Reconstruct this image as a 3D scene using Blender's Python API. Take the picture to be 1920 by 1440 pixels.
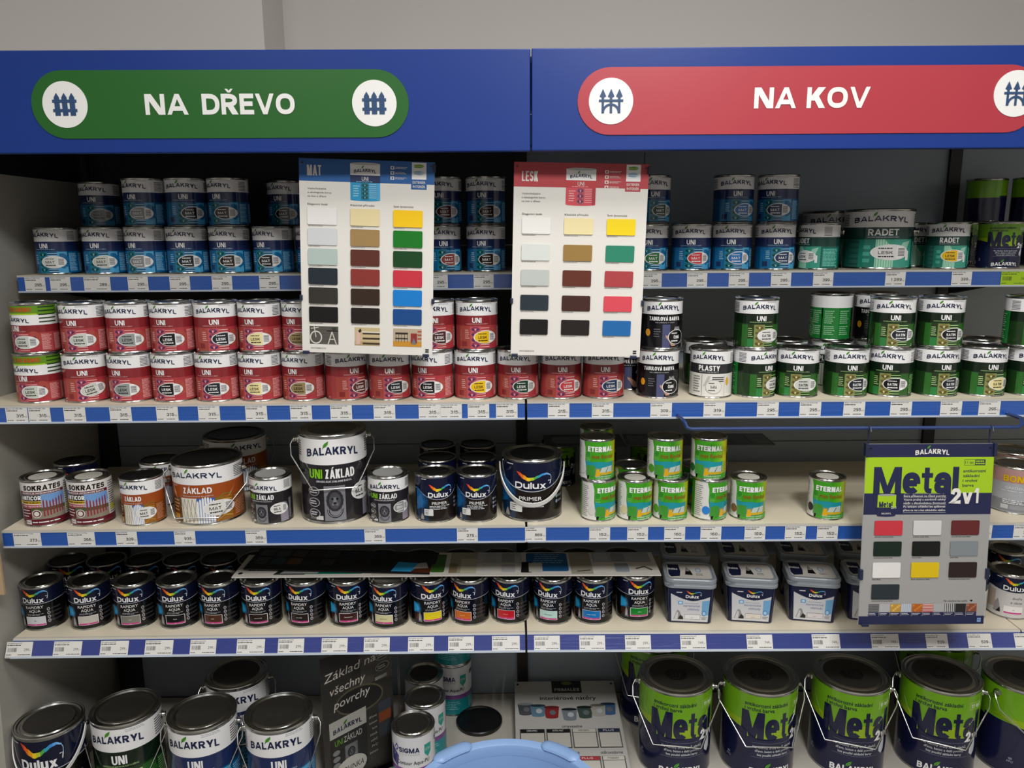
# Paint shop shelving: two gondola bays of tins, colour charts, price rails. Units are metres, floor at z = 0.
import bpy, bmesh, math, random
from mathutils import Vector, Matrix

for o in list(bpy.data.objects):
    bpy.data.objects.remove(o, do_unlink=True)
scene = bpy.context.scene
COL = scene.collection
PI = math.pi

# ------------------------------------------------------------------ camera
cam_data = bpy.data.cameras.new('camera')
cam_data.sensor_width = 36.0
cam_data.lens = 36.0 * 1450.47 / 1920.0
cam_data.clip_start = 0.05
cam = bpy.data.objects.new('camera', cam_data)
COL.objects.link(cam)
_r = Vector((0.9999, -0.0092, -0.0058)).normalized()
_f = Vector((0.0080, 0.9814, -0.1917)).normalized()
_u = _r.cross(_f).normalized()
_r = _f.cross(_u).normalized()
cam.matrix_world = Matrix(((_r.x, _u.x, -_f.x, -0.0476), (_r.y, _u.y, -_f.y, -1.7603), (_r.z, _u.z, -_f.z, 1.6546), (0, 0, 0, 1)))
scene.camera = cam

# ------------------------------------------------------------------ view, world, lights
scene.view_settings.view_transform = 'Standard'
scene.view_settings.look = 'None'
scene.view_settings.gamma = 1.0
scene.view_settings.use_curve_mapping = False
scene.view_settings.exposure = 0.28
world = bpy.data.worlds.new('world')
scene.world = world
world.use_nodes = True
world.node_tree.nodes['Background'].inputs[0].default_value = (0.85, 0.92, 1.0, 1)
world.node_tree.nodes['Background'].inputs[1].default_value = 0.03

CEIL = 3.1
def lamp(name, loc, sx, sy, power, col=(1.0, 0.985, 0.955)):
    ld = bpy.data.lights.new(name, 'AREA')
    ld.shape = 'RECTANGLE'; ld.size = sx; ld.size_y = sy
    ld.energy = power; ld.color = col
    o = bpy.data.objects.new(name, ld)
    o.location = loc
    COL.objects.link(o)
    return o
# tubes of the ceiling luminaires: (x, y, tube spacing, tube count, power of one tube)
LUMS = [(0.55, -2.35, 0.15, 4, 15.5), (-1.1, -2.35, 0.15, 4, 4.6), (2.0, -2.3, 0.15, 4, 2.2), (0.35, -0.95, 0.15, 4, 4.5), (-1.9, -1.2, 0.15, 4, 1.0)]
for lx, ly, sp, n, pw in LUMS:
    for k in range(n):
        lamp('tube_light', (lx + (k - (n - 1) / 2) * sp, ly, CEIL - 0.075), 0.03, 0.58, pw)

# ------------------------------------------------------------------ colours and materials
def lin(h):
    h = h.lstrip('#')
    out = []
    for i in (0, 2, 4):
        c = int(h[i:i + 2], 16) / 255.0
        out.append(c / 12.92 if c <= 0.04045 else ((c + 0.055) / 1.055) ** 2.4)
    return (out[0], out[1], out[2], 1.0)
MATS = {}
def mat(name, hexcol, rough=0.4, metal=0.0, spec=0.5, noise=0.0, nscale=40.0, bump=0.0, coat=0.0, stretch=None):
    if name in MATS:
        return MATS[name]
    m = bpy.data.materials.new(name)
    m.use_nodes = True
    nt = m.node_tree
    b = nt.nodes['Principled BSDF']
    b.inputs['Base Color'].default_value = lin(hexcol)
    b.inputs['Roughness'].default_value = rough
    b.inputs['Metallic'].default_value = metal
    b.inputs['Specular IOR Level'].default_value = spec
    if coat:
        b.inputs['Coat Weight'].default_value = coat
        b.inputs['Coat Roughness'].default_value = 0.08
    if noise or bump:
        tc = nt.nodes.new('ShaderNodeTexCoord')
        mp = nt.nodes.new('ShaderNodeMapping')
        if stretch:
            mp.inputs['Scale'].default_value = stretch
        nz = nt.nodes.new('ShaderNodeTexNoise')
        nz.inputs['Scale'].default_value = nscale
        nz.inputs['Detail'].default_value = 4.0
        nt.links.new(tc.outputs['Object'], mp.inputs['Vector'])
        nt.links.new(mp.outputs['Vector'], nz.inputs['Vector'])
        if noise:
            mx = nt.nodes.new('ShaderNodeMixRGB')
            c = lin(hexcol)
            mx.inputs[1].default_value = (c[0] * (1 - noise), c[1] * (1 - noise), c[2] * (1 - noise), 1)
            mx.inputs[2].default_value = (min(1, c[0] * (1 + noise)), min(1, c[1] * (1 + noise)), min(1, c[2] * (1 + noise)), 1)
            nt.links.new(nz.outputs['Fac'], mx.inputs[0])
            nt.links.new(mx.outputs[0], b.inputs['Base Color'])
        if bump:
            bp = nt.nodes.new('ShaderNodeBump')
            bp.inputs['Strength'].default_value = bump
            bp.inputs['Distance'].default_value = 0.002
            nt.links.new(nz.outputs['Fac'], bp.inputs['Height'])
            nt.links.new(bp.outputs['Normal'], b.inputs['Normal'])
    MATS[name] = m
    return m
def ink(hexcol, rough=0.14):
    """printed ink on a tin, semi gloss"""
    return mat('ink_' + hexcol.lstrip('#') + '_%d' % int(rough * 100), hexcol, rough, 0.0, 0.45)
def card(hexcol):
    return ink(hexcol, 0.45)
STEEL = mat('tin_steel', '#b9b9b6', 0.22, 1.0, noise=0.06, nscale=60)
STEEL_D = mat('tin_steel_lid', '#8f8f8b', 0.28, 1.0, noise=0.08, nscale=60)
BLACKLID = mat('lid_black', '#101010', 0.3, 0.0, 0.5, noise=0.2, nscale=50)
DARKLID = mat('lid_dark_grey', '#474440', 0.42, 0.6, noise=0.1, nscale=50)
GREYLID = mat('lid_pale_grey', '#a9aaa8', 0.35, 0.1, noise=0.05, nscale=50)
WIRE = mat('wire_zinc', '#c9c9c6', 0.25, 1.0, noise=0.05)
WHITEPL = mat('white_plastic', '#d9d9d6', 0.4, 0.0, noise=0.03)
NAVYPL = mat('navy_plastic', '#1b2440', 0.4, 0.0, noise=0.05)

# ------------------------------------------------------------------ mesh helpers
def newmesh(name, verts, faces, mats, mi=None, smooth=False, sm=None):
    me = bpy.data.meshes.new(name)
    me.from_pydata([tuple(v) for v in verts], [], faces)
    for m in mats:
        me.materials.append(m)
    if mi:
        me.polygons.foreach_set('material_index', mi)
    if smooth:
        me.polygons.foreach_set('use_smooth', [True] * len(me.polygons))
    elif sm:
        me.polygons.foreach_set('use_smooth', sm)
    me.update()
    return me
def put(name, me, parent=None, loc=(0, 0, 0), rot=(0, 0, 0)):
    o = bpy.data.objects.new(name, me)
    COL.objects.link(o)
    if parent is not None:
        o.parent = parent
    o.location = loc
    o.rotation_euler = rot
    return o
def tag(o, label, cat, group=None):
    o['label'] = label
    o['category'] = cat
    if group:
        o['group'] = group
    return o
def thing(name, label, cat, loc=(0, 0, 0), rot=(0, 0, 0), group=None):
    o = bpy.data.objects.new(name, None)
    o.empty_display_size = 0.02
    COL.objects.link(o)
    o.location = loc
    o.rotation_euler = rot
    return tag(o, label, cat, group)
class MB:
    """collects boxes, tubes, lathes into one mesh"""
    def __init__(s):
        s.v = []; s.f = []; s.m = []; s.sm = []; s.mats = []
    def mi(s, m):
        if m not in s.mats:
            s.mats.append(m)
        return s.mats.index(m)
    def add(s, verts, faces, m, smooth=False):
        k = len(s.v); i = s.mi(m)
        s.v += [tuple(v) for v in verts]
        for f in faces:
            s.f.append([k + a for a in f]); s.m.append(i); s.sm.append(smooth)
        return s
    def box(s, x0, x1, y0, y1, z0, z1, m, bev=0.0):
        if bev <= 0:
            v = [(x0, y0, z0), (x1, y0, z0), (x1, y1, z0), (x0, y1, z0), (x0, y0, z1), (x1, y0, z1), (x1, y1, z1), (x0, y1, z1)]
            f = [(0, 3, 2, 1), (4, 5, 6, 7), (0, 1, 5, 4), (1, 2, 6, 5), (2, 3, 7, 6), (3, 0, 4, 7)]
            return s.add(v, f, m)
        bm = bmesh.new()
        bmesh.ops.create_cube(bm, size=1.0)
        for q in bm.verts:
            q.co = ((x0 + x1) / 2 + q.co.x * (x1 - x0), (y0 + y1) / 2 + q.co.y * (y1 - y0), (z0 + z1) / 2 + q.co.z * (z1 - z0))
        bmesh.ops.bevel(bm, geom=bm.edges[:], offset=bev, segments=2, affect='EDGES', profile=0.5)
        bm.verts.index_update()
        s.add([q.co.copy() for q in bm.verts], [[q.index for q in f.verts] for f in bm.faces], m)
        bm.free()
        return s
    def tube(s, pts, r, m, n=8, closed=False):
        pts = [Vector(p) for p in pts]
        N = len(pts); rings = []
        prev = None
        for i, p in enumerate(pts):
            if closed:
                t = (pts[(i + 1) % N] - pts[i - 1]).normalized()
            else:
                a = pts[max(0, i - 1)]; b = pts[min(N - 1, i + 1)]
                t = (b - a).normalized()
            if prev is None:
                ref = Vector((0, 0, 1)) if abs(t.z) < 0.9 else Vector((1, 0, 0))
                u = t.cross(ref).normalized()
            else:
                u = (prev - t * prev.dot(t)).normalized()
            prev = u
            w = t.cross(u)
            rings.append([p + (u * math.cos(2 * PI * k / n) + w * math.sin(2 * PI * k / n)) * r for k in range(n)])
        v = [q for rg in rings for q in rg]; f = []
        M_ = N if closed else N - 1
        for i in range(M_):
            j = (i + 1) % N
            for k in range(n):
                f.append((i * n + k, i * n + (k + 1) % n, j * n + (k + 1) % n, j * n + k))
        if not closed:
            f.append(tuple(range(n - 1, -1, -1))); f.append(tuple((N - 1) * n + k for k in range(n)))
        return s.add(v, f, m, True)
    def strap(s, pts, up, wide, thick, m):
        """flat band through pts, wide along `up`"""
        v = []; f = []
        up = [Vector(u).normalized() for u in up]
        pts = [Vector(p) for p in pts]
        N = len(pts)
        for i, p in enumerate(pts):
            t = (pts[min(N - 1, i + 1)] - pts[max(0, i - 1)]).normalized()
            w = up[i]; n = t.cross(w).normalized()
            v += [p + w * wide / 2 + n * thick / 2, p - w * wide / 2 + n * thick / 2, p - w * wide / 2 - n * thick / 2, p + w * wide / 2 - n * thick / 2]
        for i in range(N - 1):
            for k in range(4):
                f.append((i * 4 + k, i * 4 + (k + 1) % 4, i * 4 + 4 + (k + 1) % 4, i * 4 + 4 + k))
        f.append((3, 2, 1, 0)); f.append(tuple((N - 1) * 4 + k for k in range(4)))
        return s.add(v, f, m)
    def lathe(s, prof, m, n=48, z0=0.0, smooth=True):
        """prof: [(r, z)] from axis or rim outward; r = 0 makes a pole"""
        v = []; f = []; idx = []
        for r, z in prof:
            if r < 1e-7:
                idx.append([len(v)]); v.append((0, 0, z + z0))
            else:
                idx.append(list(range(len(v), len(v) + n)))
                v += [(r * math.cos(2 * PI * k / n), r * math.sin(2 * PI * k / n), z + z0) for k in range(n)]
        for a, b in zip(idx[:-1], idx[1:]):
            for k in range(n):
                k2 = (k + 1) % n
                if len(a) == 1 and len(b) == 1:
                    continue
                if len(a) == 1:
                    f.append((a[0], b[k], b[k2]))
                elif len(b) == 1:
                    f.append((a[k], b[0], a[k2]))
                else:
                    f.append((a[k], b[k], b[k2], a[k2]))
        return s.add(v, f, m, smooth)
    def loft(s, loops, m, cap0=True, cap1=True, smooth=False):
        v = []; f = []; n = len(loops[0])
        for lp in loops:
            v += [tuple(q) for q in lp]
        for i in range(len(loops) - 1):
            for k in range(n):
                f.append((i * n + k, i * n + (k + 1) % n, (i + 1) * n + (k + 1) % n, (i + 1) * n + k))
        if cap0: f.append(tuple(range(n - 1, -1, -1)))
        if cap1: f.append(tuple((len(loops) - 1) * n + k for k in range(n)))
        return s.add(v, f, m, smooth)
    def mesh(s, name):
        me = newmesh(name, s.v, s.f, s.mats, s.m, False, s.sm)
        bm = bmesh.new(); bm.from_mesh(me)
        bmesh.ops.recalc_face_normals(bm, faces=bm.faces[:])
        for e in bm.edges:
            if len(e.link_faces) == 2 and e.calc_face_angle(0) > 0.6:
                e.smooth = False
        bm.to_mesh(me); bm.free()
        return me
def rrect(w, d, r, z, n=6, cx=0, cy=0):
    pts = []
    for qx, qy, a0 in ((1, 1, 0), (-1, 1, PI / 2), (-1, -1, PI), (1, -1, 3 * PI / 2)):
        for k in range(n + 1):
            a = a0 + PI / 2 * k / n
            pts.append((cx + qx * (w / 2 - r) + r * math.cos(a), cy + qy * (d / 2 - r) + r * math.sin(a), z))
    return pts

# ------------------------------------------------------------------ lettering (built-in font turned into mesh)
TCACHE = {}
def glyphs(s, bold):
    key = (s, bold)
    if key in TCACHE:
        return TCACHE[key]
    cu = bpy.data.curves.new('lettering', 'FONT')
    cu.body = s; cu.size = 1.0; cu.offset = bold; cu.resolution_u = 3; cu.fill_mode = 'FRONT'
    ob = bpy.data.objects.new('lettering', cu)
    COL.objects.link(ob)
    dg = bpy.context.evaluated_depsgraph_get()
    me = bpy.data.meshes.new_from_object(ob.evaluated_get(dg))
    v = [(q.co.x, q.co.y) for q in me.vertices]; f = [tuple(p.vertices) for p in me.polygons]
    bpy.data.objects.remove(ob, do_unlink=True); bpy.data.curves.remove(cu); bpy.data.meshes.remove(me)
    TCACHE[key] = (v, f)
    return v, f
CAPH = max(q[1] for q in glyphs('H', 0.0)[0])

# ------------------------------------------------------------------ bold sans lettering drawn from strokes
def _arc(cx, cy, rx, ry, a0, a1, n=10):
    out = []
    for i in range(n + 1):
        a = math.radians(a0 + (a1 - a0) * i / n)
        c, s_ = math.cos(a), math.sin(a)
        e = 0.86
        out.append((cx + rx * math.copysign(abs(c) ** e, c), cy + ry * math.copysign(abs(s_) ** e, s_)))
    return out
def _bowl(y0, y1, x1=1.0, xs=0.35):
    """from the stem along the top, round, back along the bottom"""
    return [(0, y1)] + [(xs, y1)] + _arc(xs, (y0 + y1) / 2, x1 - xs, (y1 - y0) / 2, 90, -90)[1:-1] + [(xs, y0), (0, y0)]
_X = 0.74
_O = _arc(0.5, 0.5, 0.5, 0.5, 90, 450, 28)
_o = _arc(0.5, _X / 2, 0.5, _X / 2, 90, 450, 24)
# L = stroke of even weight (x, y run between the outer stroke centres), D = slanted bar between two heights
GL = {
 'A': (0.95, [('d', 0, 0, 0.5, 1), ('d', 1, 0, 0.5, 1), ('l', [(0.22, 0.24), (0.78, 0.24)])]),
 'B': (0.82, [('L', [(0, 0), (0, 1)]), ('L', _bowl(0.53, 1, 0.92)), ('L', _bowl(0, 0.53, 1.0))]),
 'C': (0.84, [('L', _arc(0.55, 0.5, 0.55, 0.5, 48, 312, 22))]),
 'D': (0.88, [('L', [(0, 0), (0, 1)]), ('L', _bowl(0, 1, 1.0, 0.4))]),
 'E': (0.70, [('L', [(1, 0), (0, 0), (0, 1), (1, 1)]), ('L', [(0, 0.52), (0.88, 0.52)])]),
 'F': (0.66, [('L', [(0, 0), (0, 1), (1, 1)]), ('L', [(0, 0.5), (0.88, 0.5)])]),
 'G': (0.90, [('L', _arc(0.55, 0.5, 0.55, 0.5, 48, 330, 22) + [(1.0, 0.46)]), ('L', [(1.0, 0.46), (0.62, 0.46)])]),
 'H': (0.86, [('L', [(0, 0), (0, 1)]), ('L', [(1, 0), (1, 1)]), ('L', [(0, 0.52), (1, 0.52)])]),
 'I': (0.0, [('L', [(0.5, 0), (0.5, 1)])]),
 'J': (0.58, [('L', [(1, 1), (1, 0.3)] + _arc(0.5, 0.3, 0.5, 0.3, 0, -170)[1:])]),
 'K': (0.86, [('L', [(0, 0), (0, 1)]), ('D', 0.10, 0.36, 0.98, 1), ('D', 1, 0, 0.40, 0.62)]),
 'L': (0.64, [('L', [(0, 1), (0, 0), (1, 0)])]),
 'M': (1.10, [('L', [(0, 0), (0, 1)]), ('L', [(1, 0), (1, 1)]), ('d', 0.5, 0.0, 0.06, 1), ('d', 0.5, 0.0, 0.94, 1)]),
 'N': (0.88, [('L', [(0, 0), (0, 1)]), ('L', [(1, 0), (1, 1)]), ('D', 1, 0, 0, 1)]),
 'O': (0.94, [('C', _O)]),
 'P': (0.78, [('L', [(0, 0), (0, 1)]), ('L', _bowl(0.44, 1))]),
 'R': (0.84, [('L', [(0, 0), (0, 1)]), ('L', _bowl(0.47, 1, 0.94)), ('D', 1, 0, 0.45, 0.5)]),
 'S': (0.76, [('L', _arc(0.5, 0.755, 0.48, 0.245, 30, 270, 14) + _arc(0.5, 0.255, 0.5, 0.255, 90, -150, 14)[1:])]),
 'T': (0.76, [('L', [(0, 1), (1, 1)]), ('L', [(0.5, 0), (0.5, 1)])]),
 'U': (0.84, [('L', [(0, 1), (0, 0.36)] + _arc(0.5, 0.36, 0.5, 0.36, 180, 360, 14)[1:] + [(1, 1)])]),
 'V': (0.94, [('d', 0.5, 0, 0, 1), ('d', 0.5, 0, 1, 1)]),
 'X': (0.90, [('D', 0, 0, 0.96, 1), ('D', 1, 0, 0.04, 1)]),
 'Y': (0.94, [('D', 0.5, 0.36, 0, 1), ('D', 0.5, 0.36, 1, 1), ('L', [(0.5, 0), (0.5, 0.42)])]),
 'Z': (0.78, [('l', [(0, 1), (1, 1)]), ('l', [(0, 0), (1, 0)]), ('D', 0.08, 0, 0.92, 1)]),
 '0': (0.74, [('C', _O)]),
 '1': (0.42, [('L', [(0.75, 0), (0.75, 1)]), ('D', 0.0, 0.72, 0.75, 1)]),
 '2': (0.74, [('L', _arc(0.5, 0.70, 0.48, 0.30, 165, -20, 12) + [(0.06, 0.02), (0.0, 0.0), (1.0, 0.0)])]),
 '3': (0.74, [('L', _arc(0.48, 0.76, 0.46, 0.24, 150, -90, 12) + _arc(0.48, 0.27, 0.52, 0.27, 90, -150, 14)[1:])]),
 '4': (0.78, [('L', [(0.72, 0), (0.72, 1)]), ('l', [(0, 0.26), (1, 0.26)]), ('D', 0.02, 0.22, 0.68, 1)]),
 '5': (0.74, [('L', [(0.92, 1), (0.12, 1), (0.06, 0.56)] + _arc(0.46, 0.31, 0.54, 0.31, 125, -150, 14))]),
 '6': (0.76, [('C', _arc(0.5, 0.31, 0.5, 0.31, 90, 450, 20)), ('L', _arc(0.62, 0.5, 0.62, 0.5, 75, 180, 10))]),
 '7': (0.70, [('L', [(0, 1), (1, 1)]), ('D', 0.28, 0, 0.95, 0.94)]),
 '8': (0.76, [('C', _arc(0.5, 0.76, 0.44, 0.24, 90, 450, 18)), ('C', _arc(0.5, 0.27, 0.5, 0.27, 90, 450, 20))]),
 '9': (0.76, [('C', _arc(0.5, 0.69, 0.5, 0.31, 90, 450, 20)), ('L', _arc(0.38, 0.5, 0.62, 0.5, -105, 0, 10))]),
 'a': (0.66, [('L', [(1, 0), (1, 0.46)] + _arc(0.5, 0.46, 0.5, _X - 0.46, 0, 165, 12)[1:]), ('C', _arc(0.46, 0.20, 0.46, 0.20, 90, 450, 18))]),
 'e': (0.70, [('l', [(0.02, 0.37), (0.98, 0.37)]), ('l', _arc(0.5, _X / 2, 0.5, _X / 2, -4, 315, 22))]),
 'i': (0.0, [('L', [(0.5, 0), (0.5, _X)]), ('L', [(0.5, 0.97), (0.5, 1.0)])]),
 'l': (0.0, [('L', [(0.5, 0), (0.5, 1)])]),
 'm': (1.06, [('L', [(0, 0), (0, _X)]), ('L', _arc(0.25, _X - 0.25, 0.25, 0.25, 170, 0, 8) + [(0.5, 0)]), ('L', _arc(0.75, _X - 0.25, 0.25, 0.25, 180, 0, 8) + [(1, 0)])]),
 'n': (0.66, [('L', [(0, 0), (0, _X)]), ('L', _arc(0.5, _X - 0.28, 0.5, 0.28, 175, 0, 10) + [(1, 0)])]),
 'o': (0.70, [('C', _o)]),
 'r': (0.44, [('L', [(0, 0), (0, _X)]), ('L', _arc(0.75, _X - 0.3, 0.75, 0.3, 175, 80, 8))]),
 't': (0.46, [('L', [(0.4, 1.0), (0.4, 0.22)] + _arc(0.75, 0.22, 0.35, 0.22, 180, 275, 7)[1:]), ('L', [(0.0, _X), (0.9, _X)])]),
 'u': (0.68, [('L', [(0, _X), (0, 0.28)] + _arc(0.5, 0.28, 0.5, 0.28, 180, 360, 12)[1:]), ('L', [(1, 0), (1, _X)])]),
 'v': (0.74, [('d', 0.5, 0, 0, _X), ('d', 0.5, 0, 1, _X)]),
 'x': (0.74, [('d', 0, 0, 0.98, _X), ('d', 1, 0, 0.02, _X)]),
 '+': (0.7, [('l', [(0, 0.45), (1, 0.45)]), ('L', [(0.5, 0.12), (0.5, 0.78)])]),
}
for _a, _b, _k in (('Á', 'A', 'acute'), ('Í', 'I', 'acute'), ('Ý', 'Y', 'acute'), ('Ř', 'R', 'caron'), ('Č', 'C', 'caron'), ('Ž', 'Z', 'caron'), ('Š', 'S', 'caron'), ('Ě', 'E', 'caron')):
    GL[_a] = (GL[_b][0], GL[_b][1] + [(_k,)])
def ribbon(pts, t, closed=False, ext=True):
    """thick polyline as quads with mitred joins"""
    pts = [p for i, p in enumerate(pts) if i == 0 or math.hypot(p[0] - pts[i - 1][0], p[1] - pts[i - 1][1]) > 1e-6]
    if closed and math.hypot(pts[0][0] - pts[-1][0], pts[0][1] - pts[-1][1]) < 1e-6: pts = pts[:-1]
    n = len(pts); v = []; f = []
    def d(i, j):
        a, b = pts[i], pts[j]; q = math.hypot(b[0] - a[0], b[1] - a[1]) or 1
        return ((b[0] - a[0]) / q, (b[1] - a[1]) / q)
    for i in range(n):
        if closed: d0, d1 = d(i - 1, i), d(i, (i + 1) % n)
        else: d0 = d(max(0, i - 1), max(1, i)); d1 = d(min(n - 2, i), min(n - 1, i + 1))
        nx, ny = -(d0[1] + d1[1]), d0[0] + d1[0]
        q = math.hypot(nx, ny) or 1; nx /= q; ny /= q
        c = max(0.45, nx * -d0[1] + ny * d0[0])
        px, py = pts[i]
        if not closed and ext:
            if i == 0: px -= d0[0] * t / 2; py -= d0[1] * t / 2
            if i == n - 1: px += d1[0] * t / 2; py += d1[1] * t / 2
        v += [(px + nx * t / 2 / c, py + ny * t / 2 / c), (px - nx * t / 2 / c, py - ny * t / 2 / c)]
    for i in range(n if closed else n - 1):
        j = (i + 1) % n
        f.append((2 * i, 2 * i + 1, 2 * j + 1, 2 * j))
    return v, f
def bold_glyphs(s_, ratio, t, GAP=0.105):
    """verts and faces of a word with cap height 1 and total width `ratio` (None = natural); t = stroke weight"""
    nat = sum((max(GL[c][0], t) if c != ' ' else 0.30) for c in s_) + GAP * (len(s_) - 1)
    k = 1.0 if ratio is None else ratio / nat
    out = []; x = 0.0
    for c in s_:
        if c == ' ':
            x += (0.30 + GAP) * k; continue
        w, strokes = GL[c]
        W = max(w * k, t) if w else t * min(1.0, k ** 0.5)
        tt = min(t, W * 0.40) if w else W
        ty = t
        def mp(p): return (x + tt / 2 + p[0] * (W - tt), ty / 2 + p[1] * (1 - ty)) if w else (x + W / 2, ty / 2 + p[1] * (1 - ty))
        for st in strokes:
            if st[0] in 'LCl' and len(st[0]) == 1:
                pts = [mp(p) for p in st[1]]
                vertical = all(abs(p[0] - pts[0][0]) < 1e-6 for p in pts)
                vv, ff = ribbon(pts, tt if vertical else min(tt * 1.02, ty), st[0] == 'C', st[0] != 'l')
            elif st[0] in 'Dd':
                _, x0, y0, x1, y1 = st
                ww = tt * (1.06 if st[0] == 'D' else 0.86) / max(0.62, abs(y1 - y0) / math.hypot((x1 - x0) * W, y1 - y0))
                ww = min(ww, W * 0.5)
                X0 = x + ww / 2 + x0 * (W - ww); X1 = x + ww / 2 + x1 * (W - ww)
                vv = [(X0 - ww / 2, y0), (X0 + ww / 2, y0), (X1 + ww / 2, y1), (X1 - ww / 2, y1)]; ff = [(0, 1, 2, 3)]
            elif st[0] == 'acute':
                m = x + W / 2; vv = [(m - 0.06, 1.06), (m + 0.06, 1.06), (m + 0.18, 1.24), (m + 0.02, 1.24)]; ff = [(0, 1, 2, 3)]
            else:
                m = x + W / 2; h_ = 0.16
                vv = [(m - 0.07, 1.06), (m + 0.07, 1.06), (m + 0.21, 1.24), (m + 0.08, 1.24), (m, 1.14), (m - 0.08, 1.24), (m - 0.21, 1.24)]; ff = [(0, 1, 2, 3, 4), (0, 4, 5, 6)]
            out.append(([(q[0], q[1]) for q in vv], ff))
        x += W + GAP * k
    return out, x - GAP * k
LSTEP = 0.00021
class Art:
    """flat print in (x, z) metres: later wrapped round a tin or laid on a board"""
    def __init__(s, step=0.006):
        s.parts = []; s.step = step; s.rng = random.Random(7)
    def raw(s, v, f, m, L):
        s.parts.append((v, f, m, L)); return s
    def cut(s, v, f, m, L):
        """slice wide shapes so that they can bend"""
        xs = [q[0] for q in v]
        if not xs: return s
        x0, x1 = min(xs), max(xs)
        n = int((x1 - x0) / s.step)
        bm = bmesh.new()
        bv = [bm.verts.new((q[0], 0, q[1])) for q in v]
        for fc in f:
            try: bm.faces.new([bv[i] for i in fc])
            except ValueError: pass
        bmesh.ops.triangulate(bm, faces=bm.faces[:])
        for k in range(1, n + 1):
            x = x0 + (x1 - x0) * k / (n + 1)
            bmesh.ops.bisect_plane(bm, geom=bm.verts[:] + bm.edges[:] + bm.faces[:], dist=1e-7, plane_co=(x, 0, 0), plane_no=(1, 0, 0))
        bm.verts.index_update()
        vv = [(q.co.x, q.co.z) for q in bm.verts]; ff = [[q.index for q in fc.verts] for fc in bm.faces]
        bm.free()
        return s.raw(vv, ff, m, L)
    def rect(s, x0, z0, x1, z1, m, L=1):
        n = max(1, int(math.ceil((x1 - x0) / s.step)))
        v = []; f = []
        for i in range(n + 1):
            x = x0 + (x1 - x0) * i / n
            v += [(x, z0), (x, z1)]
        for i in range(n):
            f.append((2 * i, 2 * i + 2, 2 * i + 3, 2 * i + 1))
        return s.raw(v, f, m, L)
    def rrect(s, x0, z0, x1, z1, r, m, L=1):
        p = rrect(x1 - x0, z1 - z0, r, 0, 4, (x0 + x1) / 2, (z0 + z1) / 2)
        return s.poly([(q[0], q[1]) for q in p], m, L)
    def poly(s, pts, m, L=1):
        from mathutils.geometry import tessellate_polygon
        tr = tessellate_polygon([[Vector((p[0], p[1], 0)) for p in pts]])
        return s.cut(pts, [tuple(t) for t in tr], m, L)
    def ell(s, cx, cz, rx, rz, m, L=1, n=32, rot=0.0, a0=0.0, a1=2 * PI):
        pts = []
        full = abs(a1 - a0 - 2 * PI) < 1e-6
        for k in range(n if full else n + 1):
            a = a0 + (a1 - a0) * k / n
            x = rx * math.cos(a); z = rz * math.sin(a)
            pts.append((cx + x * math.cos(rot) - z * math.sin(rot), cz + x * math.sin(rot) + z * math.cos(rot)))
        return s.poly(pts, m, L)
    def stroke(s, pts, w, m, L=1):
        """ribbon along pts, w constant or list"""
        v = []; f = []
        N = len(pts)
        for i, p in enumerate(pts):
            a = pts[max(0, i - 1)]; b = pts[min(N - 1, i + 1)]
            dx, dz = b[0] - a[0], b[1] - a[1]; d = math.hypot(dx, dz) or 1
            ww = (w[i] if isinstance(w, (list, tuple)) else w) / 2
            v += [(p[0] - dz / d * ww, p[1] + dx / d * ww), (p[0] + dz / d * ww, p[1] - dx / d * ww)]
        for i in range(N - 1):
            f.append((2 * i, 2 * i + 1, 2 * i + 3, 2 * i + 2))
        return s.cut(v, f, m, L)
    def text(s, t, cx, cz, h, m, L=3, w=None, bold=0.0, arc=0.0, al='c', shear=0.0, track=None):
        """cap height h, baseline at cz - h / 2; w = full width to fit; arc = drop of the ends"""
        if bold >= 0.01 and all(c == ' ' or c in GL for c in t):
            th = min(0.27, 0.145 + bold * 3.0)
            strokes, x1 = bold_glyphs(t, None if w is None else w / h, th, 0.105 if track is None else track)
            W = x1 * h if w is None else w
            kx = W / x1
            ox = {'c': cx - W / 2, 'l': cx, 'r': cx - W}[al]
            for v, f in strokes:
                out = []
                for x, y in v:
                    X = ox + x * kx; Y = cz - h / 2 + y * h
                    if arc: Y -= arc * (2 * (X - (ox + W / 2)) / W) ** 2
                    X += shear * (Y - cz)
                    out.append((X, Y))
                s.cut(out, f, m, L)
            return s
        v, f = glyphs(t, min(bold, 0.01))
        if not v: return s
        k = h / CAPH
        x0 = min(q[0] for q in v); x1 = max(q[0] for q in v)
        kx = k if w is None else w / (x1 - x0)
        W = (x1 - x0) * kx
        ox = {'c': cx - W / 2, 'l': cx, 'r': cx - W}[al]
        out = []
        for x, y in v:
            X = ox + (x - x0) * kx; Y = cz - h / 2 + y * k
            if arc:
                Y -= arc * (2 * (X - cx) / W) ** 2
            X += shear * (Y - cz)
            out.append((X, Y))
        return s.cut(out, f, m, L)
    def greek(s, x0, z0, x1, z1, n, m, L=2, fill=0.4):
        """rows of tiny unreadable print"""
        h = (z1 - z0) / n
        for i in range(n):
            z = z1 - (i + 0.5) * h
            x = x0
            end = x1 - (x1 - x0) * 0.3 * s.rng.random()
            while x < end - 0.001:
                w = min(end - x, (x1 - x0) * s.rng.uniform(0.08, 0.3))
                s.rect(x, z - h * fill / 2, x + w, z + h * fill / 2, m, L)
                x += w + (x1 - x0) * 0.03
        return s
    def bars(s, x0, z0, x1, z1, n, m, L=2):
        w = (x1 - x0) / n
        for i in range(n):
            s.rect(x0 + i * w, z0, x0 + i * w + w * s.rng.choice((0.25, 0.4, 0.65)), z1, m, L)
        return s
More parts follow.
